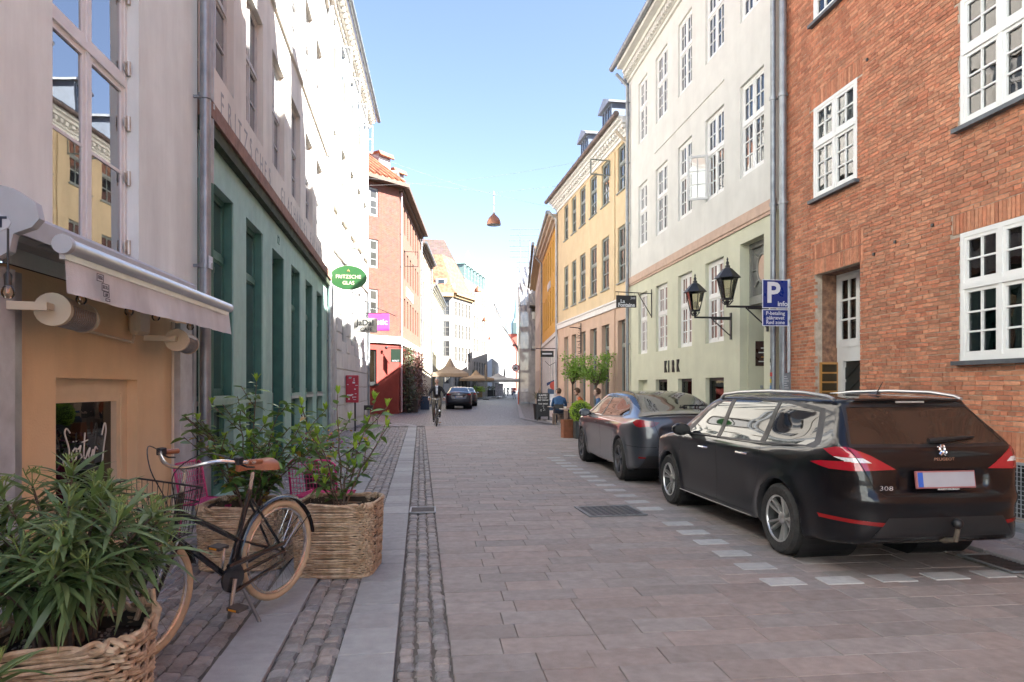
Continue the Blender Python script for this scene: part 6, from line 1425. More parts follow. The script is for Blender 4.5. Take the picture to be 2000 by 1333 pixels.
# cherry laurels
def laurel(name, label, M, H0, stems, limit, seed, newf=.25, yell=.03, dens=1.0):
    r_ = random.Random(seed); t = thing(name, label, 'plant', M); sm = MB(); A_ = []; N_i = []; Yl = []
    for (x, y, lx, ly, h) in stems:
        pts = []; 
        for j in range(9): f_ = j/8; pts.append(Vector((x*.35+(x*.65+lx)*f_**1.3+r_.uniform(-.012, .012), y*.35+(y*.65+ly)*f_**1.3+r_.uniform(-.012, .012), H0+(h-H0)*f_)))
        sm.tube(pts, [.009*(1-.65*j/8) for j in range(9)], 5); segs = [pts]
        for b_ in range(int(5*dens)):
            f_ = r_.uniform(.2, .85); i0 = int(f_*8); p = pts[i0].lerp(pts[i0+1], f_*8-i0); az = r_.uniform(0, 6.28); l = r_.uniform(.12, .26); e = p+Vector((math.cos(az)*l, math.sin(az)*l, l*r_.uniform(.4, 1.1))); sm.tube([p, p.lerp(e, .5)+Vector((0, 0, -.01)), e], .004, 4); segs.append([p, p.lerp(e, .33), p.lerp(e, .66), e])
        for s_ in segs:
            n = len(s_)-1; L_ = sum((s_[i+1]-s_[i]).length for i in range(n)); k = max(4, int(L_/.038*dens))
            for j in range(k):
                f_ = (j+.5)/k
                if s_ is pts and f_ < .12: continue
                i0 = min(n-1, int(f_*n)); p = s_[i0].lerp(s_[i0+1], f_*n-i0); az = j*2.4+r_.uniform(-.5, .5); d = Vector((math.cos(az), math.sin(az), r_.uniform(-.25, .75))); M_ = orient(p, d, r_.uniform(-.6, .6), r_.uniform(.65, 1.15))
                (Yl if r_.random() < yell else A_).append((M_, r_.randrange(3)))
            if r_.random() < newf*3:
                for j in range(6): az = j*1.05; N_i.append((orient(s_[-1], Vector((math.cos(az)*.45, math.sin(az)*.45, 1)), r_.uniform(-.3, .3), r_.uniform(.6, .9)), r_.randrange(2)))
    sm.obj('stem', mat('laurel_stem', (.12, .075, .05), .7, .2), t, True)
    foliage(t, 'leaf', A_, [leaf_mesh(.122, .05, d_, .25) for d_ in (.1, .3, .55)], LAU, 'leaves', limit); foliage(t, 'young_leaf', N_i, [leaf_mesh(.1, .034, d_, .5) for d_ in (-.15, .1)], NEW, 'young_leaves', 120)
    if Yl: foliage(t, 'yellow_leaf', Yl, [leaf_mesh(.09, .038, d_, .2) for d_ in (.2, .4, .6)], YEL_L, 'yellow_leaves', 60)
    return t
basket('square_basket', 'square wicker planter of the sparse laurel at the pavement edge', T(-.80, 5.88, 0, R(-6)), .64, .6, .58, .95, .22, 17)
laurel('laurel', 'sparse cherry laurel with bright young shoots in the square wicker planter', T(-.80, 5.9, 0), .5, [(-.1, 0, -.22, .05, 1.3), (.02, .05, -.06, .05, 1.47), (.1, 0, .2, 0, 1.42), (.12, -.05, .28, -.1, 1.2), (-.05, -.08, -.1, -.12, 1.15), (.0, .1, .1, .15, 1.05), (-.12, .08, -.3, .1, .95), (.05, 0, .02, 0, .9)], 230, 21, .5, .02, .66)
basket('rear_basket', 'wicker planter standing behind the parked bicycle', T(-1.62, 6.2, 0, R(-4)), .7, .62, .52, .95, .25, 18)
laurel('dense_laurel', 'dense dark cherry laurel in the planter behind the bicycle', T(-1.62, 6.2, 0), .45, [(-.15, 0, -.25, 0, 1.25), (-.05, .1, -.1, .1, 1.45), (.05, 0, .02, 0, 1.58), (.12, .05, .12, .1, 1.42), (.18, -.05, .28, -.05, 1.2), (-.1, -.1, -.15, -.15, 1.1), (.1, -.1, .15, -.15, 1.05), (.2, .1, .42, .1, 1.32), (.15, 0, .5, .0, 1.1), (-.18, .1, -.4, .1, 1.15), (0, .15, 0, .2, 1.0)], 280, 22, .12, .07, 1.25)
# flowers in a dark pot behind
ft = thing('flower_pot', 'dark pot of purple and yellow flowers behind the laurel', 'plant', T(-1.42, 8.7, 0)); m = MB(); m.lathe([(.14, 0), (.2, .45), (.19, .45), (.17, .4)], 18); m.obj('pot', DARKP, ft, 40)
rr = random.Random(4); it = [(orient(Vector((rr.gauss(0, .13), rr.gauss(0, .13), .45+rr.random()*.4)), Vector((rr.gauss(0, 1), rr.gauss(0, 1), .6)), rr.random(), 1), 0) for _ in range(160)]; foliage(ft, 'leaf', it, [leaf_mesh(.09, .035, .3)], LAU, 'leaves', 40)
FL1 = mat('purple_petal', (.2, .03, .12), .6, .3, 9, piece=.3, col2=(.5, .28, .04), mix2=-.3); it = [(orient(Vector((rr.gauss(0, .15), rr.gauss(0, .15), .6+rr.random()*.4)), Vector((rr.gauss(0, 1), rr.gauss(0, 1)-.5, .9)), rr.random(), 1), 0) for _ in range(220)]; foliage(ft, 'petal', it, [leaf_mesh(.04, .03, .3)], FL1, 'petals', 0)
# ------------------------------------------------------------------ bicycle
BK = mat('black_enamel', (.012, .012, .013), .25, .1, coat=.6); TYR = mat('cream_tyre', (.45, .33, .2), .7, .12, 12); SAD = mat('brown_leather', (.28, .1, .045), .45, .15, 20); SIL = mat('polished_alloy', (.62, .6, .57), .22, .08, metal=.9)
def bike_wheel(parent, x, z, r, M=None, tyre=None, fender=True, spokes=32, nm='wheel'):
    w = link(nm, None, parent, M if M is not None else Matrix.Translation((x, 0, z))); N = 48; C_ = lambda rr_, y=0.: [(rr_*math.cos(2*math.pi*i/N), y, rr_*math.sin(2*math.pi*i/N)) for i in range(N)]
    m = MB(); m.tube(C_(r-.022), .022, 10, closed=True); m.obj('tyre', tyre or TYR, w, True); m = MB(); m.tube(C_(r-.052), .013, 6, closed=True); m.obj('rim', SIL, w, True)
    m = MB(); m.tube([(0, -.055, 0), (0, .055, 0)], .013, 8); m.tube([(0, -.03, 0), (0, .03, 0)], .022, 10); m.obj('hub', SIL, w, 40)
    m = MB()
    for k in range(spokes): a = 2*math.pi*k/spokes; b = a + (.5 if k % 4 < 2 else -.5); y = .03 if k % 2 else -.03; m.tube([(.022*math.cos(b), y, .022*math.sin(b)), ((r-.06)*math.cos(a), 0, (r-.06)*math.sin(a))], .0014, 3, cap=False)
    m.obj('spokes', SIL, w); return w
def fender(parent, x, z, r, a0, a1, M=None):
    m = MB(); n = 24; vs = []
    for i in range(n+1):
        a = R(a0+(a1-a0)*i/n)
        for k in range(5): b = R(-70+35*k); vs.append((x+(r+.022*math.cos(b))*math.cos(a), .03*math.sin(b), z+(r+.022*math.cos(b))*math.sin(a)))
    m.add(vs, [(i*5+k, i*5+k+1, i*5+k+6, i*5+k+5) for i in range(n) for k in range(4)]); return m.obj('mudguard', BK, parent, True, fix=False, M=M)
def bicycle(label, M, turn=0., tyre=None, basket_=True, name='bicycle', seat=SAD):
    t = thing(name, label, 'bicycle', M); r = .345
    bike_wheel(t, 0, r, r, tyre=tyre); fender(t, 0, r, r+.012, -15, 175)
    fr = MB(); BB = Vector((.45, 0, .29)); ST = Vector((.26, 0, .82)); H1 = Vector((.86, 0, .66)); H2 = Vector((.80, 0, .90)); RA = Vector((0, 0, r))
    fr.tube([BB, ST], .0165, 8); fr.tube([H1, BB], .019, 8); fr.tube([H1.lerp(H2, .55), Vector((.6, 0, .66)), BB.lerp(ST, .42)], .017, 8); fr.tube([H1, H2], .021, 8)
    for s_ in (-1, 1):
        fr.tube([BB+Vector((0, s_*.03, 0)), RA+Vector((0, s_*.06, 0))], .0105, 6); fr.tube([ST+Vector((0, s_*.015, -.06)), RA+Vector((0, s_*.06, 0))], .009, 6); fr.tube([BB.lerp(ST, .42)+Vector((0, s_*.012, 0)), RA+Vector((0, s_*.06, 0))], .008, 6)
        fr.tube([RA+Vector((0, s_*.05, 0)), RA+Vector((-.3, s_*.035, .2))], .004, 5)
    fr.obj('frame', BK, t, True)
    m = MB(); m.tube([BB+Vector((0, .035, 0)), BB+Vector((0, .05, 0))], .09, 20); m.obj('chain_wheel', BK, t, 40); m = MB(); m.tube([Vector((.5, .055, .38)), Vector((.0, .055, .40))], .018, 6); m.tube([Vector((.46, .055, .2)), Vector((.0, .055, .28))], .012, 6); m.obj('chain_guard', BK, t, True)
    for s_, a in ((1, R(-75)), (-1, R(105))):
        e = BB+Vector((.17*math.cos(a), s_*.075, .17*math.sin(a))); m = MB(); m.tube([BB+Vector((0, s_*.06, 0)), e], [.015, .011], 8); c = m.obj('crank', SIL, t, True); m = MB(); m.cbox(e.x-.045, e.x+.045, e.y+(0 if s_ > 0 else -.1), e.y+(.1 if s_ > 0 else 0), e.z-.012, e.z+.012, .004); m.obj('pedal', mat('pedal', (.06, .05, .045), .5, .2), c); m = MB(); m.box(e.x-.047, e.x+.047, e.y+s_*.02, e.y+s_*.08, e.z-.006, e.z+.006); m.obj('pedal_reflector', mat('amber', (.7, .3, .02), .3, .1), c)
    m = MB(); m.tube([ST, Vector((.235, 0, .93))], .013, 8); m.obj('seat_post', SIL, t, True)
    m = MB(); vs = []; n = 12
    for i in range(n+1):
        u = i/n; x = .37-.29*u; w_ = .018+.09*sstep(np.array(u), .25, .85)-.02*max(0, u-.9)*10; z = .965+.022*math.cos(u*math.pi)+.03*u-.012
        for k in range(9): a = math.pi*k/8; vs.append((x, w_*math.cos(a), z+.045*math.sin(a)**.6-.02*(1-math.sin(a))))
    m.add(vs, [(i*9+k, i*9+k+1, i*9+k+10, i*9+k+9) for i in range(n) for k in range(8)]+[tuple(range(9)), tuple(range(n*9+8, n*9-1, -1))]); m.obj('saddle', seat, t, True)
    for s_ in (-1, 1): m = MB(); m.tube([(.16, s_*.05, .965), (.16, s_*.05, .93), (.17, s_*.04, .93), (.17, s_*.04, .965)], .006, 5); m.obj('saddle_spring', SIL, t)
    # steering assembly
    P = Vector((.83, 0, .78)); ax = (H2-H1).normalized(); MS = Matrix.Translation(P) @ Matrix.Rotation(turn, 4, ax) @ Matrix.Translation(-P); FA = Vector((1.05, 0, r))
    st = link('steering', None, t, MS); bike_wheel(st, 0, 0, r, Matrix.Translation(FA), tyre, nm='front_wheel'); fender(st, FA.x, FA.z, r+.012, 20, 165)
    m = MB()
    for s_ in (-1, 1): m.tube([H1+Vector((.005, s_*.045, -.02)), Vector((.95, s_*.05, .52)), FA+Vector((0, s_*.055, 0))], [.015, .013, .009], 8); m.tube([FA+Vector((0, s_*.06, 0)), Vector((1.12, s_*.14, .66))], .007, 6)
    m.tube([H1+Vector((.005, -.05, -.02)), H1+Vector((.005, .05, -.02))], .02, 8); m.obj('fork', BK, st, True)
    m = MB(); m.tube([H2, Vector((.775, 0, 1.02)), Vector((.82, 0, 1.06))], .012, 8); hb = [(.52, -.31, 1.075), (.62, -.305, 1.085), (.76, -.2, 1.10), (.84, -.07, 1.065), (.84, .07, 1.065), (.76, .2, 1.10), (.62, .305, 1.085), (.52, .31, 1.075)]; fine = [Vector(p) for p in catmull(hb, 5)]; m.tube(fine, .0115, 8); m.obj('handlebar', SIL, st, True)
    for s_ in (-1, 1):
        m = MB(); m.tube([(.5, s_*.312, 1.073), (.62, s_*.305, 1.084)], .017, 10); m.obj('grip', SAD, st, 40); m = MB(); m.tube([(.66, s_*.28, 1.08), (.6, s_*.29, 1.05), (.54, s_*.295, 1.04)], .006, 6); m.cbox(.64, .69, s_*.28-.02, s_*.28+.02, 1.075, 1.12, .005); m.obj('brake_lever', IRON, st); m = MB(); m.tube([Vector(p) for p in catmull([(.68, s_*.27, 1.1), (.85, s_*.2, 1.16), (.95, s_*.08, 1.05), (.88, s_*.03, .85), (.87, s_*.03, .68)], 5)], .0035, 5); m.obj('cable', IRON, st)
    if basket_:
        m = MB(); x0, x1, y0, y1, z0, z1 = .9, 1.2, -.23, .23, .72, .98
        for z in (z0, z0+.09, z0+.18, z1): k = .82+.18*(z-z0)/(z1-z0); cx = (x0+x1)/2; m.tube([(cx+(x0-cx)*k, y0*k, z), (cx+(x1-cx)*k, y0*k, z), (cx+(x1-cx)*k, y1*k, z), (cx+(x0-cx)*k, y1*k, z)], .004 if z < z1 else .006, 5, closed=True)
        for i in range(13):
            y = y0+(y1-y0)*i/12
            for x in (x0, x1): cx = (x0+x1)/2; m.tube([(cx+(x-cx)*.82, y*.82, z0), (x, y, z1)], .0025, 4)
            m.tube([(x0+.03, y*.82, z0), (x1-.03, y*.82, z0)], .0025, 4)
        for i in range(9):
            x = x0+(x1-x0)*i/8
            for y in (y0, y1): cx = (x0+x1)/2; m.tube([(cx+(x-cx)*.82, y*.82, z0), (x, y, z1)], .0025, 4)
            m.tube([(cx+(x-cx)*.82, y0*.82, z0), (cx+(x-cx)*.82, y1*.82, z0)], .0025, 4)
        m.obj('wire_basket', IRON, st)
    m = MB(); m.lathe([(.0005, -.08), (.03, -.07), (.042, -.02), (.046, .03), (.04, .035)], 16, Matrix.Translation((1.16, .14, .64)) @ Matrix.Rotation(R(90), 4, 'Y')); hl = m.obj('headlamp', BK, st, 40); m = MB(); m.lathe([(.0005, .026), (.02, .03), (.041, .032)], 16, Matrix.Translation((1.16, .14, .64)) @ Matrix.Rotation(R(90), 4, 'Y')); m.obj('lamp_lens', mat('lamp_chrome', (.8, .8, .78), .1, .2, 60, metal=.8), hl, True)
    m = MB()
    for s_ in (-1, 1): m.tube([BB+Vector((-.06, s_*.02, -.04)), Vector((.36, s_*.05, .18)), Vector((.30, s_*.14, -.06))], [.014, .012, .012], 8)
    m.obj('kickstand', mat('dull_alloy', (.22, .22, .22), .5, .2, metal=.6), t, True)
    return t
hd = math.atan2(-.9, -.5); bicycle('black upright bicycle with brown saddle and cream tyres on its stand by the planters', Matrix.Translation((-1.10, 4.93, .055)) @ Matrix.Rotation(hd, 4, 'Z') @ Matrix.Rotation(R(2.8), 4, 'Y') @ Matrix.Rotation(R(-3), 4, 'X'), turn=R(6))
# ------------------------------------------------------------------ pink wire chairs
PINK = mat('pink_enamel', (.55, .03, .17), .35, .1)
def wire_chair(label, M):
    t = thing('wire_chair', label, 'chair', M, 'pink wire chairs'); m = MB(); w, d, zs, zb = .24, .23, .45, .82
    m.tube([(-w, d, zs), (-w, d+.06, zb-.04), (-w+.05, d+.07, zb), (w-.05, d+.07, zb), (w, d+.06, zb-.04), (w, d, zs)], .011, 8); m.obj('back_frame', PINK, t, True); m = MB()
    for i in range(1, 14): x = -w+2*w*i/14; m.tube([(x, d+.003, zs), (x, d+.068, zb)], .003, 4)
    for j in range(1, 8): f_ = j/8; m.tube([(-w, d+.065*f_, zs+(zb-zs)*f_), (w, d+.065*f_, zs+(zb-zs)*f_)], .003, 4)
    m.obj('back_mesh', PINK, t); m = MB(); m.tube([(-w, -d, zs), (w, -d, zs), (w, d, zs), (-w, d, zs)], .011, 8, closed=True); m.obj('seat_frame', PINK, t, True); m = MB()
    for i in range(1, 14): x = -w+2*w*i/14; m.tube([(x, -d, zs), (x, d, zs)], .003, 4); y = -d+2*d*i/14; m.tube([(-w, y, zs), (w, y, zs)], .003, 4)
    m.obj('seat_mesh', PINK, t)
    for sx in (-1, 1):
        for sy in (-1, 1): m = MB(); m.tube([(sx*w*.95, sy*d*.95, zs), (sx*(w+.02), sy*(d+.02), 0)], .01, 8); m.obj('leg', PINK, t, True)
wire_chair('pink wire mesh chair behind the square planter', T(-1.12, 7.1, 0, R(165))); wire_chair('pink wire mesh chair behind the dense laurel, close to the wall', T(-2.05, 6.75, 0, R(80)))
# ------------------------------------------------------------------ signs
NAVY = mat('sign_blue', (.012, .03, .18), .3, .05); SIGNW = mat('sign_white', (.62, .63, .66), .35, .04); BOTTLE = mat('sign_green', (.03, .11, .035), .35, .08); GOLD = mat('gilt', (.6, .42, .18), .35, .08, metal=.4)
def rim_rect(x0, x1, z0, z1, t, y0, y1): m = MB(); m.box(x0, x1, y0, y1, z0, z0+t); m.box(x0, x1, y0, y1, z1-t, z1); m.box(x0, x0+t, y0, y1, z0+t, z1-t); m.box(x1-t, x1, y0, y1, z0+t, z1-t); return m
p = atY(1541, 600, 10.7); ps = thing('parking_sign', 'blue P info parking sign on a grey post beside the brick house', 'sign', T(p.x, p.y, 0))
m = MB(); m.tube([(0, 0, 0), (0, 0, 3.32)], .028, 10); m.obj('post', ZINCL, ps, 40)
for nm, z0, z1 in (('main_panel', 2.83, 3.30), ('lower_panel', 2.535, 2.81)):
    m = MB(); m.cbox(-.485, -.035, -.045, -.03, z0, z1, .004); pn = m.obj(nm, NAVY, ps); rim_rect(-.485, -.035, z0, z1, .012, -.048, -.044).obj('border', SIGNW, pn)
    if nm[0] == 'm': text('lettering', 'P', .47, SIGNW, pn, Matrix.Translation((-.3, -.047, 3.07)), depth=.003, weight=.012); text('lettering', 'info', .115, SIGNW, pn, Matrix.Translation((-.135, -.047, 2.9)), depth=.003, weight=.002)
    else:
        for k, s_ in enumerate(('P-betaling', 'påkrævet', 'Rød zone')): text('lettering', s_, .083, SIGNW, pn, Matrix.Translation((-.26, -.047, 2.745-.075*k)), depth=.003, weight=.0012)
for z in (2.62, 3.18): m = MB(); m.box(-.05, .04, -.034, .034, z-.015, z+.015); m.obj('clamp', ZINC, ps)
m = MB(); m.cbox(-.12, .01, -.05, -.035, 1.36, 1.77, .01); bx_ = m.obj('notice_plate', ZINC, ps)
for k in range(9): m = MB(); m.box(-.108, -.03-.02*(k % 3), -.052, -.05, 1.4+k*.038, 1.412+k*.038); m.obj('notice_line', SIGNW, bx_)
STK = [mat('sticker_%d' % i, c, .5, .1) for i, c in enumerate(((.6, .45, .03), (.5, .05, .04), (.55, .57, .6), (.02, .02, .02), (.1, .25, .45)))]
rr = random.Random(8); sx_ = K.x(11.62)
for k in range(9): z = 1.0+k*.13+rr.uniform(-.03, .03); a = R(-90+rr.uniform(-25, 25)); m = MB(); m.lathe([(.053, -.035), (.053, .035)], 4, Matrix.Translation((sx_, -.09, z)), a-.55, a+.55); m.obj('pipe_sticker', STK[k % 5], K.root, True, fix=False)
def bracket_sign(name, label, o, w, h, z0, mt, arm, cat='sign', thick=.03):
    t = thing(name, label, cat, T(o[0], o[1], 0)); return t
# black jazz club sign on the sage house
p0 = Vector((6.1, 18.75, 0)); jz = thing('jazz_club_sign', 'black La Fontaine jazz sign hanging from an iron bracket', 'sign', T(p0.x, p0.y, 0)); m = MB(); m.tube([(0, 0, 4.18), (-1.06, 0, 4.22)], .014, 6); m.tube([(-.03, 0, 3.55), (-.42, 0, 4.2)], .013, 6); m.tube([(-.02, 0, 3.5), (-.02, 0, 4.3)], .014, 6); m.obj('bracket', IRON, jz)
m = MB(); m.cbox(-1.04, -.46, -.02, .02, 3.78, 4.12, .005); pn = m.obj('panel', mat('sign_black', (.02, .02, .022), .5, .1), jz); text('lettering', 'Jazz', .1, SIGNW, pn, Matrix.Translation((-.56, -.023, 4.05)), depth=.003, xs=.9); text('lettering', 'La', .14, SIGNW, pn, Matrix.Translation((-.86, -.023, 3.95)), depth=.003, weight=.004); text('lettering', 'Fontaine', .155, SIGNW, pn, Matrix.Translation((-.75, -.023, 3.845)), depth=.003, xs=.9, weight=.005)
for x in (-.98, -.52): m = MB(); m.tube([(x, 0, 4.12), (x, 0, 4.21)], .005, 5); m.obj('hook', IRON, jz)
# green oval
oz = thing('oval_sign', 'green oval FRITZSCHE GLAS sign hanging over the pavement', 'sign', T(-3.1, 20.45, 0)); m = MB(); m.tube([(-.02, 0, 5.15), (1.06, 0, 5.15), (1.1, 0, 5.11)], .014, 6); m.tube([(.0, 0, 5.95), (.85, 0, 5.16)], .008, 5); m.obj('bracket', IRON, oz)
N = 40; m = MB(); m.prism([(.52*math.cos(2*math.pi*i/N), .34*math.sin(2*math.pi*i/N)) for i in range(N)], -.02, .02); pn = m.obj('panel', BOTTLE, oz, M=Matrix.Translation((.57, 0, 4.75))); m = MB(); m.tube([(.525*math.cos(2*math.pi*i/N), -.005, .345*math.sin(2*math.pi*i/N)) for i in range(N)], .014, 6, closed=True); m.obj('rim', mat('rim_green', (.09, .16, .06), .4, .1), pn)
text('lettering', 'FRITZSCHE', .148, mat('cream_letter', (.65, .55, .42), .5, .05), pn, Matrix.Translation((0, -.023, .02)), depth=.003, xs=1.0, weight=.001); text('lettering', 'GLAS', .148, MATS['cream_letter'], pn, Matrix.Translation((0, -.023, -.16)), depth=.003, xs=1.0, weight=.001); strokes(pn, [[(-.4, 0), (-.2, .6), (0, .1), (.2, .6), (.4, 0)], [(0, .1), (0, .9)]], 0, -.024, .17, .09, .006, 'crown_mark', GOLD)
# cafe sign with scrolls
jd = thing('cafe_sign', 'weathered JaDa! CAFE board under a scrolled iron bracket', 'sign', T(-3.1, 26.0, 0)); m = MB(); m.tube([(0, 0, 4.3), (1.1, 0, 4.3)], .013, 6); m.tube([(0, 0, 5.1), (.3, 0, 4.95), (.7, 0, 4.6), (1.3, 0, 4.35), (1.65, 0, 4.2)], .012, 6); m.tube([(.02, 0, 4.2), (.02, 0, 5.2)], .014, 6)
for cx, cz, r0 in ((.25, 4.5, .17), (.75, 4.43, .1)): m.tube([(cx+r0*(1-k/30)*math.cos(k*.42), 0, cz+r0*(1-k/30)*math.sin(k*.42)) for k in range(28)], .009, 5)
m.obj('bracket', IRON, jd); m = MB(); m.cbox(.08, .94, -.02, .02, 3.58, 4.12, .006); pn = m.obj('board', mat('weathered_grey_board', (.28, .27, .24), .8, .25, 8, .3, 40), jd); text('lettering', 'JaDa!', .3, DARKP, pn, Matrix.Translation((.5, -.023, 3.94)), depth=.003, weight=.008); text('lettering', 'CAFE', .19, DARKP, pn, Matrix.Translation((.54, -.023, 3.69)), depth=.003, weight=.004); m = MB(); [m.tube([(x, 0, 4.12), (x, 0, 4.3)], .004, 5) for x in (.3, .7)]; m.obj('hangers', IRON, pn)
pk = thing('pink_sign', 'pink projecting shop sign behind the cafe board', 'sign', T(-3.06, 30.0, 0)); m = MB(); m.cbox(.2, 1.08, -.02, .02, 3.98, 4.72, .005); pn = m.obj('panel', mat('sign_pink', (.62, .05, .3), .5, .08), pk); text('lettering', 'stic', .34, mat('letter_peach', (.75, .45, .25), .5, .05), pn, Matrix.Translation((.78, -.023, 4.35)), depth=.003, weight=.008); m = MB(); m.tube([(0, 0, 4.74), (1.1, 0, 4.74)], .015, 6); m.obj('bracket', IRON, pk)
gs_ = thing('green_board_sign', 'dark green board sign on a bracket at the red corner house', 'sign', T(-2.75, 39.2, 0)); m = MB(); m.tube([(0, 0, 3.78), (1.1, 0, 3.78)], .02, 6); m.sphere((0, 0, 3.78), .09, 10, 8); m.obj('bracket', IRON, gs_); m = MB(); m.cbox(.25, .8, -.03, .03, 2.95, 3.7, .006); pn = m.obj('panel', mat('sign_dark_green', (.015, .035, .02), .5, .1), gs_); text('lettering', 'BERIST', .13, SIGNW, pn, Matrix.Translation((.52, -.033, 3.03)), depth=.003)
bs = thing('black_plate_sign', 'small black plate sign with iron bracket beside the ochre house', 'sign', T(5.62, 31.6, 0)); m = MB(); m.tube([(0, 0, 3.35), (-.95, 0, 3.35)], .02, 6); m.tube([(-.02, 0, 2.7), (-.3, 0, 2.55), (-.5, 0, 2.75)], .014, 6); m.obj('bracket', IRON, bs); m = MB(); m.cbox(-.72, -.1, -.02, .02, 2.95, 3.24, .005); pn = m.obj('panel', DARKP, bs); m = MB(); m.box(-.64, -.18, -.023, -.02, 3.07, 3.14); m.obj('print', SIGNW, pn)
# ------------------------------------------------------------------ wall lanterns
LG_ = glass_clear('lantern_glass', (.8, .78, .7), 1.5, .1, .04)
def lantern(label, Yw, z, arm):
    t = thing('wall_lantern', label, 'lamp', T(6.1, Yw, z, 0, .92)); m = MB(); m.box(-.03, -.0, -.03, .03, -.5, .1); m.box(-arm-.02, -.02, -.016, .016, -.03, .01); m.tube([(-.02, 0, -.42), (-arm*.55, 0, -.03)], .014, 6); m.box(-arm*.5, -.02, -.008, .008, -.03, -.06); m.obj('bracket', IRON, t)
    M = Matrix.Translation((-arm, 0, 0)) @ Matrix.Rotation(R(30), 4, 'Z'); m = MB(); m.lathe([(.02, 0), (.03, .05), (.06, .09), (.02, .12)], 10, M); k = 6
    for a in range(4): m.tube([M @ Vector((.1*math.cos(a*math.pi/2), .1*math.sin(a*math.pi/2), .14)), M @ Vector((.13*math.cos(a*math.pi/2), .13*math.sin(a*math.pi/2), .09)), M @ Vector((.06*math.cos(a*math.pi/2), .06*math.sin(a*math.pi/2), .03)), M @ Vector((.02*math.cos(a*math.pi/2), .02*math.sin(a*math.pi/2), .04))], .011, 5)
    m.obj('stem', IRON, t, 40); m = MB()
    for i in range(k): a = 2*math.pi*i/k; m.tube([M @ Vector((.105*math.cos(a), .105*math.sin(a), .14)), M @ Vector((.2*math.cos(a), .2*math.sin(a), .56))], .011, 5)
    for z_, r_ in ((.14, .105), (.56, .2)): m.tube([M @ Vector((r_*math.cos(2*math.pi*i/k), r_*math.sin(2*math.pi*i/k), z_)) for i in range(k)], .014, 5, closed=True)
    m.obj('cage', IRON, t)
    for i in range(k):
        a, b = 2*math.pi*i/k, 2*math.pi*(i+1)/k; m = MB(); m.add([M @ Vector((r_*math.cos(q), r_*math.sin(q), z_)) for r_, z_, q in ((.1, .15, a), (.1, .15, b), (.195, .55, b), (.195, .55, a))], [(0, 1, 2, 3)]); m.obj('pane', LG_, t, fix=False)
    m = MB(); m.lathe([(.26, .55), (.25, .57), (.09, .74), (.05, .76), (.05, .8), (.025, .82), (.035, .86), (.012, .9), (.02, .93), (.004, .97)], 6, M); m.obj('roof', IRON, t); m = MB(); m.lathe([(.0005, .2), (.03, .22), (.035, .33), (.0005, .36)], 10, M); m.obj('bulb', mat('bulb_white', (.7, .68, .6), .5, 0), t, True)
lantern('black hexagonal wall lantern between the sage house windows', 13.55, 2.98, .85); lantern('black hexagonal wall lantern beside the sage house doorway, behind the parking sign', 11.98, 3.02, .85)
# ------------------------------------------------------------------ hanging street lamps on wires
COP = mat('copper_brown', (.3, .13, .075), .45, .12, 4, metal=.35)
def street_lamp(px, py, Y, xl, xr, label, d=.56):
    p = atY(px, py, Y); t = thing('hanging_street_lamp', label, 'street lamp', T(p.x, p.y, p.z), 'street lamps strung over the street'); r = d/2
    m = MB(); m.lathe([(r, 0), (r*1.0, .05), (r*.93, .16), (r*.75, .27), (r*.45, .36), (.07, .41), (.05, .45)], 28); m.obj('shade', COP, t, 50); m = MB(); m.lathe([(r*.97, .004), (r*.6, .03), (.0005, .04)], 24); m.obj('diffuser', mat('lamp_diffuser', (.25, .3, .33), .3, .05), t, True)
    m = MB(); m.tube([(0, 0, .44), (0, 0, 1.3)], .013, 6); m.lathe([(.045, .44), (.04, .52), (.02, .56)], 10); m.lathe([(.02, .8), (.04, .83), (.02, .87)], 8); m.lathe([(.015, 1.16), (.04, 1.22), (.02, 1.34)], 8); m.obj('suspension', ZINC, t)
    m = MB(); m.tube([(xl-p.x, 0, 1.75), (0, 0, 1.28), (xr-p.x, 0, 1.75)], .004, 4); m.obj('span_wire', mat('wire', (.25, .26, .28), .5, .1), t)
street_lamp(964.5, 440, 27.2, -3.1, 5.7, 'largest brown dome street lamp hanging over the street, against the sky'); street_lamp(933, 571, 52, -1.2, 7.5, 'second brown dome street lamp, before the tall gabled house', .56); street_lamp(947, 628, 70, 0.1, 9.8, 'third street lamp along the street, before the blank white gable', .56); street_lamp(957, 664, 92, 3, 12.8, 'fourth street lamp, small, before the long white house', .56); street_lamp(1003.5, 677, 118, 7, 16, 'farthest street lamp near the scaffold sheeting', .56)
cw2 = thing('overhead_wires', 'thin cables strung across the street at roof level', 'cable')
for (a, b) in (((-3.0, 30.5, 10.4), (5.7, 22.5, 9.3)), ((-3.0, 31, 12.0), (5.5, 29, 9.2))): m = MB(); A_, B_ = Vector(a), Vector(b); m.tube([A_.lerp(B_, k/12)-Vector((0, 0, .25*math.sin(math.pi*k/12))) for k in range(13)], .003, 4); m.obj('cable', MATS['wire'], cw2)
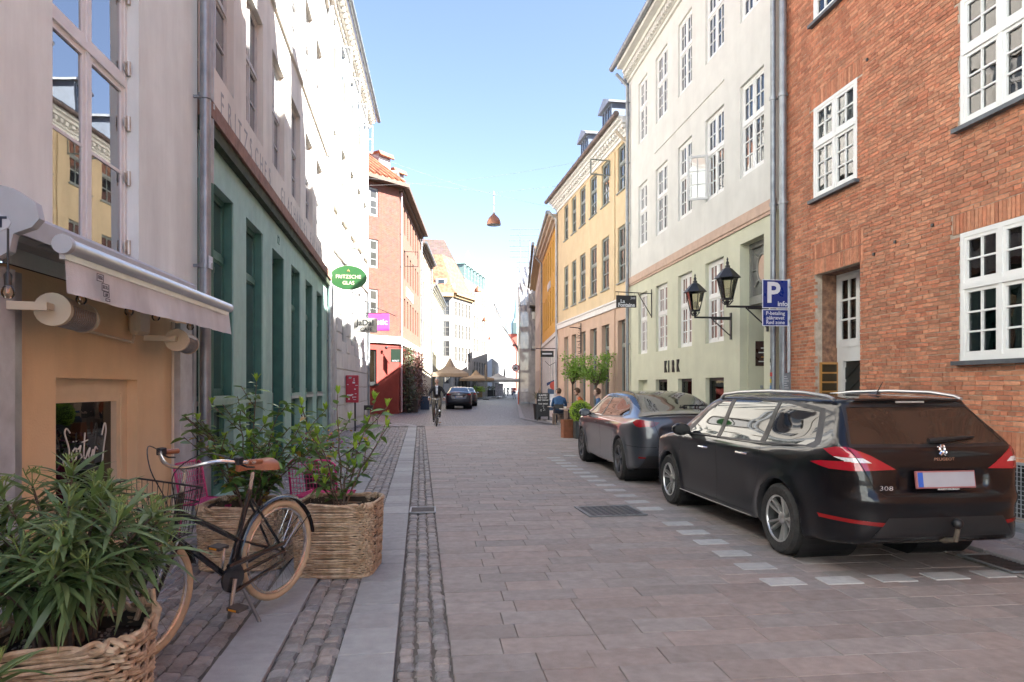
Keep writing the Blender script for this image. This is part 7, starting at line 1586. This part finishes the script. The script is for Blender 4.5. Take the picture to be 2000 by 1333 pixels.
# round no-vehicles sign
p = atY(1007, 719, 56); ns = thing('traffic_sign', 'round red-ringed traffic sign with vehicle symbol by the scaffold', 'sign', T(p.x, p.y, 0)); m = MB(); m.tube([(.32, 0.05, 0), (.32, .05, 3.5)], .03, 8); m.obj('post', ZINC, ns); m = MB(); m.lathe([(.0005, .012), (.25, .012), (.25, 0)], 28, Matrix.Translation((0, 0, p.z)) @ Matrix.Rotation(R(90), 4, 'X')); m.obj('disc', SIGNW, ns); m = MB(); m.tube([(.28*math.cos(2*math.pi*i/28), -.015, p.z+.28*math.sin(2*math.pi*i/28)) for i in range(28)], .035, 6, closed=True); m.obj('red_ring', mat('sign_red', (.5, .02, .02), .4, .05), ns)
m = MB(); m.cbox(-.13, .13, -.022, -.014, p.z-.09, p.z-.02, .003); m.cbox(-.08, .08, -.022, -.014, p.z-.02, p.z+.05, .003); m.obj('symbol', DARKP, ns)
# ------------------------------------------------------------------ people
SKIN = mat('skin', (.5, .32, .25), .55, .08); HAIRS = {'grey': mat('hair_grey', (.5, .48, .45), .7, .2, 40), 'brown': mat('hair_brown', (.07, .04, .025), .7, .2, 40), 'red': mat('hair_redbrown', (.09, .05, .03), .7, .2, 40)}
def person(label, M, J, mats_, hair='brown', glasses=False, hands=True, beard=None, look=0., scarf=None):
    """J: joint name -> position. One continuous skinned body, coloured by the nearest limb; head, hair and hands follow."""
    t = thing('person', label, 'person', M)
    rad = dict(pelvis=.155, waist=.145, chest=.165, neck=.058, head0=.06, sl=.075, sr=.075, el=.05, er=.05, hl=.034, hr=.034, pl=.1, pr=.1, kl=.068, kr=.068, al=.048, ar=.048, tl=.04, tr=.04, fl=.045, fr=.045)
    ed = [('pelvis', 'waist', 'top'), ('waist', 'chest', 'top'), ('chest', 'neck', 'top'), ('neck', 'head0', 'skin'), ('chest', 'sl', 'top'), ('sl', 'el', 'top'), ('el', 'hl', 'sleeve'), ('chest', 'sr', 'top'), ('sr', 'er', 'top'), ('er', 'hr', 'sleeve'), ('pelvis', 'pl', 'legs'), ('pl', 'kl', 'legs'), ('kl', 'al', 'legs'), ('al', 'fl', 'shoe'), ('fl', 'tl', 'shoe'), ('pelvis', 'pr', 'legs'), ('pr', 'kr', 'legs'), ('kr', 'ar', 'legs'), ('ar', 'fr', 'shoe'), ('fr', 'tr', 'shoe')]
    nm = list(rad); J = {k: Vector(v) for k, v in J.items()}; me = bpy.data.meshes.new('skel'); me.from_pydata([tuple(J[k]) for k in nm], [(nm.index(a), nm.index(b)) for a, b, _ in ed], []); o = link('skel', me); sk = o.modifiers.new('s', 'SKIN'); su = o.modifiers.new('u', 'SUBSURF'); su.levels = su.render_levels = 2
    for i, k in enumerate(nm):
        v = me.skin_vertices[0].data[i]; r_ = rad[k]; v.radius = (r_, r_*(.72 if k in ('pelvis', 'waist', 'chest') else 1)); v.use_root = (k == 'pelvis')
    dg = bpy.context.evaluated_depsgraph_get(); b = bpy.data.meshes.new_from_object(o.evaluated_get(dg)); bpy.data.objects.remove(o); b.name = 'body'
    keys = ['top', 'sleeve', 'legs', 'shoe', 'skin']; segs = [(J[a], J[c], keys.index(k)) for a, c, k in ed]; b.materials.clear()
    for k in keys: b.materials.append(mats_.get(k, SKIN))
    mi = []
    for p_ in b.polygons:
        c = p_.center; best = None
        for a, e, k in segs:
            d = e-a; u = max(0, min(1, (c-a).dot(d)/d.length_squared)); q = (c-(a+d*u)).length
            if best is None or q < best[0]: best = (q, k)
        mi.append(best[1])
    b.polygons.foreach_set('material_index', mi); b.polygons.foreach_set('use_smooth', [True]*len(b.polygons)); link('body', b, t)
    H = J['head0']+Vector((0, 0, .1)); fd = (J.get('face') or Vector((1, 0, 0))); ang = math.atan2(fd.y, fd.x); MH = Matrix.Translation(H) @ Matrix.Rotation(ang, 4, 'Z') @ Matrix.Rotation(look, 4, 'Y')
    m = MB(); m.sphere((0, 0, 0), 1, 20, 14, .098, .076, .122)
    def warp(v):
        x, y, z = v
        if z < -.03: k = 1-.35*(-.03-z)/.09; y *= k; x = x*(1-.12*(-.03-z)/.09)+.012
        if x > .06 and abs(z-.018) < .02 and abs(abs(y)-.032) < .016: x -= .012
        return (x, y, z)
    m.v = [warp(v) for v in m.v]; m.add([(.09, -.012, .02), (.09, .012, .02), (.122, 0, -.018), (.092, -.018, -.026), (.092, .018, -.026)], [(0, 1, 2), (0, 2, 3), (1, 4, 2), (3, 2, 4)])
    for s_ in (-1, 1): m.sphere((-.005, s_*.078, .0), 1, 8, 6, .02, .01, .032)
    hd_ = m.obj('head', SKIN, t, True, M=MH); m = MB()
    for s_ in (-1, 1): m.sphere((.083, s_*.032, .018), .011, 8, 6)
    m.obj('eyes', DARKP, hd_, True); m = MB(); m.box(.085, .1, -.022, .022, -.062, -.055); m.obj('mouth', mat('lips', (.35, .13, .1), .6, 0), hd_)
    m = MB(); m.sphere((-.014, 0, .03), 1, 20, 14, .118, .09, .12); m.v = [(x, y, z) if not (x > .03 and z < .085) else (x*.2, y*.85, z) for x, y, z in m.v]; m.v = [(x, y, max(z, -.06)) for x, y, z in m.v]; m.obj('hair', HAIRS[hair], hd_, True)
    if beard: m = MB(); m.sphere((.03, 0, -.075), 1, 14, 8, .062, .058, .045); m.obj('beard', HAIRS[beard], hd_, True)
    if glasses:
        m = MB()
        for s_ in (-1, 1): m.tube([(.098, s_*.034+.022*math.cos(a), .018+.018*math.sin(a)) for a in [2*math.pi*i/12 for i in range(12)]], .003, 4, closed=True); m.tube([(.098, s_*.056, .02), (0, s_*.08, .02)], .003, 4)
        m.obj('glasses', DARKP, hd_)
    if hands:
        for s_, e, h in ((1, 'el', 'hl'), (-1, 'er', 'hr')):
            d = (J[h]-J[e]).normalized(); y = Vector((0, 0, 1)).cross(d); y = y.normalized() if y.length > .1 else Vector((0, 1, 0)); z = d.cross(y); MHn = Matrix(((d.x, y.x, z.x, J[h].x), (d.y, y.y, z.y, J[h].y), (d.z, y.z, z.z, J[h].z), (0, 0, 0, 1))); m = MB()
            m.cbox(-.01, .085, -.042, .042, -.014, .016, .01, MHn)
            for f_ in range(4): yy = -.033+.022*f_; L_ = (.062, .075, .07, .055)[f_]; m.tube([MHn @ Vector(q) for q in ((.08, yy, 0), (.08+L_*.5, yy, -.012), (.08+L_*.75, yy, -.04), (.08+L_*.55, yy, -.06))], [.0095, .009, .008, .007], 6)
            m.tube([MHn @ Vector(q) for q in ((.015, -s_*.04, -.005), (.05, -s_*.062, -.018), (.08, -s_*.055, -.035))], [.011, .01, .008], 6); m.obj('hand', SKIN, t, True)
    return t
def cloth(n, c): return mat('cloth_'+n, c, .85, .15, 12, .2, 80)
# cyclist riding towards the camera (faces -Y); local x forward
MC_ = T(.08, 27.9, 0, R(-92)); bicycle('dark city bicycle ridden by the grey-haired man', MC_, 0, RUB, False, 'ridden_bicycle', IRON)
BL = cloth('black_jacket', (.016, .015, .017)); JN = cloth('olive_trousers', (.1, .085, .065))
cyc = person('grey-haired man in a dark jacket and glasses cycling towards the viewer', MC_, dict(pelvis=(.22, 0, 1.08), waist=(.26, 0, 1.22), chest=(.34, 0, 1.45), neck=(.39, 0, 1.6), head0=(.41, 0, 1.68), sl=(.35, .19, 1.49), sr=(.35, -.19, 1.49), el=(.42, .31, 1.27), er=(.42, -.31, 1.27), hl=(.55, .3, 1.12), hr=(.55, -.3, 1.12), pl=(.26, .1, 1.04), pr=(.26, -.1, 1.04), kl=(.62, .13, .84), kr=(.6, -.13, .72), al=(.50, .12, .44), ar=(.38, -.12, .27), fl=(.53, .12, .37), fr=(.40, -.12, .19), tl=(.64, .12, .36), tr=(.52, -.12, .17), face=(1, 0, 0)), dict(top=BL, sleeve=BL, legs=JN, shoe=DARKP), 'grey', True)
m = MB(); m.add([(.5, -.05, 1.55), (.5, .05, 1.55), (.47, .035, 1.25), (.47, -.035, 1.25), (.44, -.06, 1.6), (.44, .06, 1.6)], [(0, 1, 2, 3), (4, 5, 1, 0)]); m.obj('shirt_front', cloth('shirt', (.5, .52, .56)), cyc, fix=False)
for s_ in (-1, 1): m = MB(); m.tube([(.535, s_*.302, 1.14), (.56, s_*.3, 1.11)], .042, 10); m.obj('cuff', MATS['cloth_shirt'], cyc)
# café guests
def sit(dx=0, lean=.0, arm=.35): return dict(pelvis=(0, 0, .52), waist=(.01+lean*.3, 0, .66), chest=(.03+lean, 0, .9), neck=(.06+lean*1.3, 0, 1.06), head0=(.09+lean*1.5, 0, 1.13), sl=(.03+lean, .2, .95), sr=(.03+lean, -.2, .95), el=(.1+lean, .27, .7), er=(.1+lean, -.27, .7), hl=(.1+arm, .15, .72), hr=(.1+arm, -.15, .72), pl=(.06, .1, .5), pr=(.06, -.1, .5), kl=(.47, .12, .5), kr=(.47, -.12, .5), al=(.45, .12, .1), ar=(.45, -.12, .1), fl=(.48, .12, .05), fr=(.48, -.12, .05), tl=(.6, .12, .04), tr=(.6, -.12, .04), face=(1, 0, 0))
BLU = cloth('blue_jumper', (.03, .09, .2)); ORG = cloth('orange_jumper', (.42, .11, .04)); DEN = cloth('denim', (.04, .05, .08))
def stool(label, M): 
    t = thing('wooden_stool', label, 'stool', M); m = MB(); m.cbox(-.2, .2, -.17, .17, .42, .46, .008); m.obj('seat', mat('grey_wood', (.22, .17, .13), .8, .2, 8, .2, 40), t)
    for sx in (-1, 1):
        for sy in (-1, 1): m = MB(); m.cbox(sx*.17-.025, sx*.17+.025, sy*.14-.025, sy*.14+.025, 0, .42, .004); m.obj('leg', MATS['grey_wood'], t)
def table(label, M, h=.73, w=.62):
    t = thing('cafe_table', label, 'table', M); m = MB(); m.cbox(-w/2, w/2, -w/2, w/2, h-.03, h, .008); m.obj('table_top', mat('pale_table', (.4, .37, .33), .5, .1), t); m = MB(); m.tube([(0, 0, .02), (0, 0, h-.03)], .025, 8); m.obj('leg', IRON, t); m = MB(); m.box(-.22, .22, -.03, .03, 0, .02); m.box(-.03, .03, -.22, .22, .0, .0199); m.obj('base', IRON, t)
    for k in range(2): c = thing('cup', ('white cup on the far side of the ', 'white cup on the near side of the ')[k]+label[:40].rsplit(' ', 1)[0], 'cup', M @ T(-.12+.25*k, .1-.15*k, h), 'cups on the cafe tables'); q = MB(); q.lathe([(.02, 0), (.035, .03), (.04, .075), (.036, .072), (.0005, .01)], 12); q.obj('bowl', WHITE, c, 40); q = MB(); q.tube([(.038, 0, .06), (.06, 0, .05), (.055, 0, .025), (.034, 0, .025)], .004, 5); q.obj('handle', WHITE, c)
def cafe_chair(label, M, mt, group=None):
    t = thing('bistro_chair', label, 'chair', M, group); m = MB(); m.cbox(-.2, .2, -.2, .2, .43, .46, .008); m.obj('seat', mt, t); m = MB(); m.cbox(-.21, -.18, -.19, .19, .66, .84, .006); m.obj('backrest', mt, t)
    for sx in (-1, 1):
        for sy in (-1, 1): m = MB(); m.tube([(sx*.18, sy*.18, .84 if sx < 0 else .43), (sx*.2, sy*.19, 0)], .013, 6); m.obj('leg', mt, t)
pb = atY(1092, 805, 27.6); person('man in a blue jumper seated with his back to the viewer at a cafe table', T(pb.x, pb.y, 0, R(80), 1.09), sit(lean=.08), dict(top=BLU, sleeve=BLU, legs=DEN, shoe=DARKP), 'brown'); cafe_chair('dark bistro chair under the man in the blue jumper', T(pb.x-.02, pb.y-.03, 0, R(80)), DARKP)
pw = atY(1085, 800, 29.1); person('guest in a white shirt facing the man in the blue jumper', T(pw.x+.1, pw.y, 0, R(-100), 1.08), sit(lean=.02), dict(top=cloth('white_shirt', (.6, .6, .6)), sleeve=MATS['cloth_white_shirt'], legs=DEN, shoe=DARKP), 'red'); cafe_chair('dark bistro chair under the guest in white', T(pw.x+.1, pw.y+.03, 0, R(-100)), DARKP)
table('cafe table between the man in blue and the guest in white', T(pb.x+.0, 28.35, 0))
po = atY(1144, 800, 25.2); person('bearded man in an orange jumper seated side on at a cafe table', T(po.x-.0, po.y, 0, R(165), 1.1), sit(lean=.14, arm=.4), dict(top=ORG, sleeve=ORG, legs=DEN, shoe=DARKP), 'red', beard='red', look=R(22)); stool('wooden stool under the man in the orange jumper', T(po.x, po.y, 0, R(165))); table('cafe table before the man in the orange jumper', T(po.x-.62, po.y+.15, 0))
pq = atY(1171, 800, 22.6); person('guest mostly hidden behind the grey saloon', T(pq.x, pq.y, 0, R(170), 1.1), sit(), dict(top=BLU, sleeve=BLU, legs=DEN, shoe=DARKP), 'red'); stool('wooden stool under the guest hidden behind the grey saloon', T(pq.x, pq.y, 0, R(170)))
pst = gnd(1090, 830); stool('low wooden stool beside the wooden crate', T(pst.x, pst.y, 0, R(10)))
# sandwich board
AB = mat('chalkboard', (.018, .019, .02), .7, .2, 10); CH = mat('chalk', (.6, .6, .58), .9, .1)
def a_board(name, label, M, lines, w=.58, h=1.28, mt=None):
    t = thing(name, label, 'sign', M); L1 = Matrix.Rotation(R(-9), 4, 'X')
    for k, (nm, MM) in enumerate((('front_panel', L1), ('rear_panel', Matrix.Translation((0, .42, 0)) @ Matrix.Rotation(R(9), 4, 'X')))):
        m = MB(); m.cbox(-w/2, w/2, -.015, .015, .2, h, .005); pn = m.obj(nm, mt or AB, t, M=MM); m = rim_rect(-w/2, w/2, .2, h, .03, -.022, -.015); m.box(-w/2, -w/2+.05, -.015, .015, 0, .2); m.box(w/2-.05, w/2, -.015, .015, 0, .2); m.obj('frame', IRON, pn)
        if k == 0:
            for s_, z, sz in lines: text('chalk_lettering', s_, sz, CH, pn, Matrix.Translation((0, -.018, z)), depth=.002, weight=.002)
    return t
pa = gnd(1061, 822.5); ab = a_board('sandwich_board', 'black chalk sandwich board with white hand lettering by the cafe', T(pa.x, pa.y, 0, R(-6)), [('KAFFE?', 1.17, .13), ('Har du lyst?', 1.06, .08), ('GO\' SMAG!', .95, .1), ('TAG SMUK', .78, .09)])
strokes(ab.children[0], [[(0, 1), (.5, 1.2), (.4, .4), (.9, .2)], [(-.6, -.2), (-.2, .2), (-.3, -.5)], [(.3, -.3), (.6, 0), (.9, -.2)]], -.05, -.019, .5, .16, .006, 'chalk_drawing', CH)
# ------------------------------------------------------------------ potted trees, ball bush, crates
TL = leafmat('tree_leaf', (.12, .22, .04), (.2, .32, .07), .5, .35)
def pot_tree(label, M, h0, h1, r, seed, n=700, trunk=.035):
    q = random.Random(seed); t = thing('standard_tree', label, 'tree', M); m = MB(); m.tube([(0, 0, .3), (.01, .01, h0*.6), (0, 0, h0)], [trunk, trunk*.8, trunk*.7], 7); it = []
    tw = []
    for k in range(16):
        a = q.uniform(0, 6.28); e = Vector((r*q.uniform(.5, .95)*math.cos(a), r*q.uniform(.5, .95)*math.sin(a), q.uniform(h0+.35*(h1-h0), h1))); c = Vector((e.x*.35, e.y*.35, h0+.3*(e.z-h0))); m.tube([(0, 0, h0-.03), c, e], [.016, .01, .004], 5); tw += [c.lerp(e, u/5) for u in range(1, 6)]
    m.obj('trunk', BARK, t, True)
    for _ in range(n):
        p = q.choice(tw)+Vector((q.gauss(0, .08), q.gauss(0, .08), q.gauss(0, .07))); it.append((orient(p, Vector((q.gauss(0, 1), q.gauss(0, 1), q.gauss(.2, .7))), q.random()*3, q.uniform(.7, 1.2)), q.randrange(2)))
    cr = link('crown', None, t, Matrix()); pieces(cr, 'leaf', it, [leaf_mesh(.1, .045, .3), leaf_mesh(.085, .045, .1)], TL, 'leaves', 0)
    m = MB(); m.lathe([(.16, 0), (.22, .4), (.2, .4), (.19, .34), (.0005, .34)], 18); m.obj('pot', DARKP, t, 40); return t
p = atY(1118, 800, 24.2); pot_tree('small clipped tree with a Y-shaped crown beside the man in orange, left one', T(p.x, p.y, 0), 1.65, 2.68, .5, 31, 1100); p = atY(1165, 800, 22.6); pot_tree('small clipped tree against the peach wall, right one', T(p.x, p.y, 0), 1.6, 2.66, .58, 32, 1300)
bb = gnd(1138, 858); bt = thing('box_ball', 'bright green clipped box ball in a dark pot beside the grey saloon', 'plant', T(bb.x, bb.y+.25, 0)); m = MB(); m.cbox(-.2, .2, -.2, .2, 0, .52, .02); m.obj('pot', mat('anthracite_pot', (.05, .055, .055), .6, .1), bt); q = random.Random(6); it = []
for _ in range(1500):
    d = Vector((q.gauss(0, 1), q.gauss(0, 1), q.gauss(0, 1))).normalized(); it.append((orient(Vector((0, 0, .8))+d*.33*q.uniform(.8, 1.02), d+Vector((q.gauss(0, .5), q.gauss(0, .5), q.gauss(0, .5))), q.random()*3, q.uniform(.7, 1.2)), 0))
pieces(bt, 'leaf', it, [leaf_mesh(.045, .025, .2)], NEW, 'leaves', 0); m = MB(); m.sphere((0, 0, .8), .27, 14, 10); m.obj('inner_twigs', mat('twig_green', (.05, .08, .02), .9, .3), bt, True)
cr_ = gnd(1110, 856); ct = thing('wooden_crate', 'reddish brown wooden box standing upright beside the box ball', 'crate', T(cr_.x, cr_.y+.16, 0, R(8))); CW = mat('red_wood', (.26, .09, .04), .6, .2, 8, .2, 40)
for k in range(4):
    for sgn, ax in ((-1, 0), (1, 0), (-1, 1), (1, 1)):
        m = MB(); a, b = -.15+k*.075, -.15+k*.075+.072
        if ax == 0: m.box(a, b, sgn*.15-.008, sgn*.15+.008, 0, .55)
        else: m.box(sgn*.158-.006, sgn*.158+.006, a*.93, b*.93, 0, .55)
        m.obj('plank', CW, ct)
m = MB(); m.box(-.14, .14, -.135, .135, .5, .54); m.obj('top', CW, ct)
p = atY(1050, 770, 31.8); yt = thing('spiky_plant', 'dark spiky potted plant behind the chalk sandwich board', 'plant', T(p.x, p.y, 0)); m = MB(); m.lathe([(.15, 0), (.22, .75), (.2, .75), (.0005, .7)], 16); m.obj('pot', DARKP, yt, 40); q = random.Random(2); it = [(orient(Vector((0, 0, .9+q.random()*.2)), Vector((q.gauss(0, 1), q.gauss(0, 1), q.uniform(.1, 1.6))), 0, q.uniform(.7, 1.1)), 0) for _ in range(90)]; pieces(yt, 'leaf', it, [leaf_mesh(.5, .03, .25)], leafmat('yucca', (.04, .05, .03), (.09, .1, .06)), 'leaves', 60); m = MB(); m.tube([(0, 0, .7), (0, 0, 1.05)], .04, 6); m.obj('stem', BARK, yt)
p = atY(1080, 770, 33.0); pt = thing('poster_stand', 'blue and red poster stand near the cafe guests', 'sign', T(p.x, p.y, 0, R(-8))); m = MB(); m.cbox(-.26, .26, -.02, .02, .4, 1.45, .005); m.obj('panel', mat('poster_blue', (.05, .09, .16), .5, .2, 6), pt); m = MB(); m.lathe([(.0005, .0), (.2, 0)], 20, Matrix.Translation((.04, -.024, 1.62)) @ Matrix.Rotation(R(90), 4, 'X')); m.obj('red_disc', mat('poster_red', (.5, .08, .05), .5, .1), pt, fix=False); m = MB(); m.add([(-.3, -.02, 1.6), (-.3, -.02, 1.75), (.28, -.02, 1.98), (.3, -.02, 1.9)], [(0, 1, 2, 3)]); m.obj('blue_wing', mat('poster_navy', (.02, .04, .12), .5, .1), pt, fix=False); m = MB(); m.box(-.16, .16, -.024, -.02, .9, 1.2); m.obj('print', SIGNW, pt); m = MB(); m.tube([(-.2, 0, 0), (-.2, 0, 1.5)], .02, 6); m.tube([(.2, 0, 0), (.2, 0, 1.5)], .02, 6); m.obj('leg', IRON, pt)
# ------------------------------------------------------------------ left corner details
rm = thing('red_dispenser', 'red printed dispenser box on the white stucco house wall', 'dispenser', T(-3.08, 24.3, 0)); m = MB(); m.cbox(.0, .42, -.14, .14, 1.0, 1.95, .015); m.obj('case', mat('dispenser_red', (.38, .02, .04), .4, .1), rm); q = random.Random(5); m = MB()
for k in range(16): x, z = q.uniform(.04, .34), q.uniform(1.05, 1.88); m.box(x, x+q.uniform(.03, .1), -.143, -.14, z, z+q.uniform(.015, .06))
m.obj('print', SIGNW, rm); m = MB(); m.tube([(.3, 0, 0), (.3, 0, 1.0)], .03, 8); m.obj('post', IRON, rm)
p = gnd(724, 835); cafe_chair('black bistro chair standing by the white stucco house corner', T(p.x, p.y, 0, R(-60)), IRON)
def tub(name, label, px, py, w, h, mt, leafm, n, lh, seed, cat='plant', fol=.5, leaf=.09):
    p = gnd(px, py); t = thing(name, label, cat, T(p.x, p.y, 0)); m = MB(); m.cbox(-w/2, w/2, -w/2, w/2, 0, h, .02); m.obj('planter_box', mt, t); q = random.Random(seed); it = [(orient(Vector((q.gauss(0, w*fol), q.gauss(0, w*fol), h+q.random()*lh)), Vector((q.gauss(0, 1), q.gauss(0, 1), q.gauss(.3, .8))), q.random(), q.uniform(.7, 1.3)), 0) for _ in range(n)]; pieces(t, 'leaf', it, [leaf_mesh(leaf, leaf*.45, .3)], leafm, 'leaves', 0); m = MB(); [m.tube([(q.gauss(0, w*.2), q.gauss(0, w*.2), h), (q.gauss(0, w*fol), q.gauss(0, w*fol), h+lh*.8)], .012, 4) for _ in range(6)]; m.obj('stems', BARK, t); return t
PUR = leafmat('purple_leaf', (.13, .05, .06), (.2, .12, .08), .6, .2); DKL = leafmat('dark_leaf', (.05, .075, .035), (.1, .1, .06), .6, .2)
tub('tiled_planter', 'pale tiled square planter at the red corner house', 766, 808, .62, .62, mat('pale_tile', (.42, .43, .45), .5, .3, 9), DKL, 60, .25, 1)
tub('barrel_planter', 'dark barrel with a shrub at the red corner house', 806, 806, .62, .8, mat('barrel', (.05, .035, .025), .8, .3, 8), DKL, 420, .45, 2, fol=.45)
tub('blue_planter', 'dark blue planter box in front of the creepers', 830, 800, .6, .9, mat('blue_box', (.03, .05, .08), .6, .1), PUR, 260, .8, 3, fol=.35)
for k, (Yc, lm, lab) in enumerate(((42.2, DKL, 'brownish green creeper climbing the red corner house nearest the corner'), (45.2, PUR, 'reddish creeper in the middle of the red corner house side'), (48.6, PUR, 'purple creeper at the far end of the red corner house side'))):
    b = Q.M @ Vector((Q.x(Yc), -.25, 0)); t = thing('creeper', lab, 'plant', T(b.x, b.y, 0)); q = random.Random(40+k); it = [(orient(Vector((q.gauss(.05, .2), q.uniform(-1.2, 1.2), q.uniform(.1, 4.0))), Vector((q.gauss(.6, 1), q.gauss(0, 1), q.gauss(0, .8))), q.random(), q.uniform(.7, 1.4)), 0) for _ in range(1100)]; pieces(t, 'leaf', it, [leaf_mesh(.14, .09, .3)], lm, 'leaves', 0); m = MB(); [m.tube([(0, q.uniform(-1, 1), 0), (q.gauss(0, .08), q.uniform(-1, 1), 2), (q.gauss(0, .1), q.uniform(-1.2, 1.2), 3.9)], .025, 5) for _ in range(7)]; m.obj('vine_stems', BARK, t)
tub('fireplug_pot', 'glazed orange pot by the red shop wall', 741, 806, .4, 1.0, mat('orange_glaze', (.4, .08, .02), .2, .1), DKL, 30, .15, 4)
# ------------------------------------------------------------------ far street furniture
TAUPE = mat('taupe_canvas', (.3, .225, .165), .85, .1, 3)
def parasol(label, px, Y, w, z0, rise, closed=False, h=2.6, mt=TAUPE):
    p = atY(px, 757, Y); t = thing('parasol', label, 'parasol', T(p.x, p.y, 0)); m = MB(); m.tube([(0, 0, 0), (0, 0, z0+rise if not closed else h)], .035, 8); m.obj('pole', GREYP, t); m = MB(); m.box(-.35, .35, -.35, .35, 0, .08); m.obj('base', DARKP, t)
    if closed: m = MB(); m.lathe([(.12, h-1.9), (.17, h-1.6), (.15, h-.8), (.07, h-.15), (.01, h+.05)], 10); m.obj('folded_canopy', mt, t, True); return
    m = MB(); q = w/2; ring = [(q*a, q*b, z0) for a, b in ((-1, -1), (0, -1.0), (1, -1), (1, 0), (1, 1), (0, 1), (-1, 1), (-1, 0))]; ins = [(x*.25, y*.25, z0+rise*.8) for x, y, z in ring]; low = [(x, y, z0-.32) for x, y, z in ring]
    m.add(ring+ins, [(i, (i+1) % 8, 8+(i+1) % 8, 8+i) for i in range(8)]); m.obj('canopy', mt, t); m = MB(); m.add(ring+low, [(i, (i+1) % 8, 8+(i+1) % 8, 8+i) for i in range(8)]); m.obj('valance', mt, t); m = MB(); m.lathe([(w*.17, z0+rise*.72), (w*.13, z0+rise*.95), (w*.06, z0+rise*1.5), (.01, z0+rise*1.9)], 10); m.obj('vent_cap', mt, t)
parasol('large taupe parasol open over the terrace past the cyclist', 879, 66, 3.4, 2.85, .8); parasol('tall folded taupe parasol among the planters down the street', 949, 84, 1, 0, 0, True, 4.4); parasol('thin folded parasol before the blank white gable', 964, 100, 1, 0, 0, True, 4.4, PALE); parasol('folded grey parasol furthest right on the far terrace', 985, 104, 1, 0, 0, True, 4.6, PALE)
parasol('wide low cream parasol over the far terrace', 973, 96, 6.6, 2.6, .5, mt=mat('cream_canvas', (.5, .45, .38), .85, .1)); parasol('brown parasol half hidden behind the far planter shrub', 930, 92, 4.5, 2.7, .6, mt=mat('brown_canvas', (.4, .25, .13), .85, .1))
WB = mat('planter_wood', (.3, .2, .1), .8, .2, 6)
tub('wooden_planter', 'wooden planter with bright green leaves at the far terrace', 932, 776.5, 1.5, .9, WB, NEW, 500, .7, 61, fol=.4, leaf=.25); tub('shrub_planter', 'pale planter with an olive shrub beside the distant cars', 918, 778, 1.1, 1.0, PALE, DKL, 900, 3.0, 62, fol=.5, leaf=.22); tub('dark_planter', 'dark planter boxes in the middle of the far terrace', 957, 774.5, 2.2, 1.1, DARKP, DKL, 400, .6, 63, fol=.35, leaf=.2)
a_board('menu_board', 'white framed menu board on the far terrace', T(*gnd(975, 776).xy, 0), [], 1.3, 2.2, mat('menu_grey', (.35, .33, .34), .7, .4, 3))
STAND = lambda: dict(pelvis=(0, 0, .93), waist=(0, 0, 1.08), chest=(.01, 0, 1.33), neck=(.02, 0, 1.48), head0=(.04, 0, 1.55), sl=(0, .18, 1.37), sr=(0, -.18, 1.37), el=(-.03, .25, 1.1), er=(.02, -.25, 1.1), hl=(.08, .25, .88), hr=(.12, -.24, .9), pl=(0, .09, .9), pr=(0, -.09, .9), kl=(.08, .1, .5), kr=(-.02, -.1, .5), al=(.0, .1, .09), ar=(-.2, -.1, .14), fl=(.05, .1, .05), fr=(-.14, -.1, .07), tl=(.16, .1, .04), tr=(-.04, -.1, .04), face=(1, 0, 0))
g_ = gnd(1004, 780); person('pedestrian in a red top and jeans walking away beside the scaffold', T(g_.x, g_.y, 0, R(100)), STAND(), dict(top=cloth('red_top', (.4, .07, .06)), sleeve=MATS['cloth_red_top'], legs=cloth('jeans', (.07, .11, .2)), shoe=DARKP), 'brown')
for k, (px, py, c, lab) in enumerate(((992, 774, (.05, .12, .12), 'pedestrian in dark green among the far tables'), (985, 774, (.06, .06, .07), 'pedestrian in dark clothes left of the far terrace group'), (1000, 773, (.3, .3, .32), 'pedestrian in a grey top behind the one in red'))): g_ = gnd(px, py); person(lab, T(g_.x, g_.y, 0, R(60+90*k)), STAND(), dict(top=cloth('p%d' % k, c), sleeve=MATS['cloth_p%d' % k], legs=DEN, shoe=DARKP), 'brown')
fl_ = thing('flag', 'grey flag drooping from a slanted pole on the far facade', 'flag', T(*atY(1030, 703, 74).xy, 0)); A_ = atY(1030, 703, 74); B_ = atY(980, 636, 74); m = MB(); o_ = Vector((A_.x, A_.y, 0)); m.tube([A_-o_, B_-o_], .05, 6); m.obj('pole', ZINC, fl_); m = MB(); C1 = atY(1020, 692, 74)-o_; C2 = atY(1003, 664, 74)-o_; m.add([C1, C2, C2+Vector((.1, -.1, -.5)), C1+Vector((.0, -.15, -.9)), C1+Vector((.35, -.1, -.5))], [(0, 1, 2, 3), (0, 3, 4)]); m.obj('cloth', mat('flag_grey', (.12, .1, .1), .9, .2), fl_, fix=False)
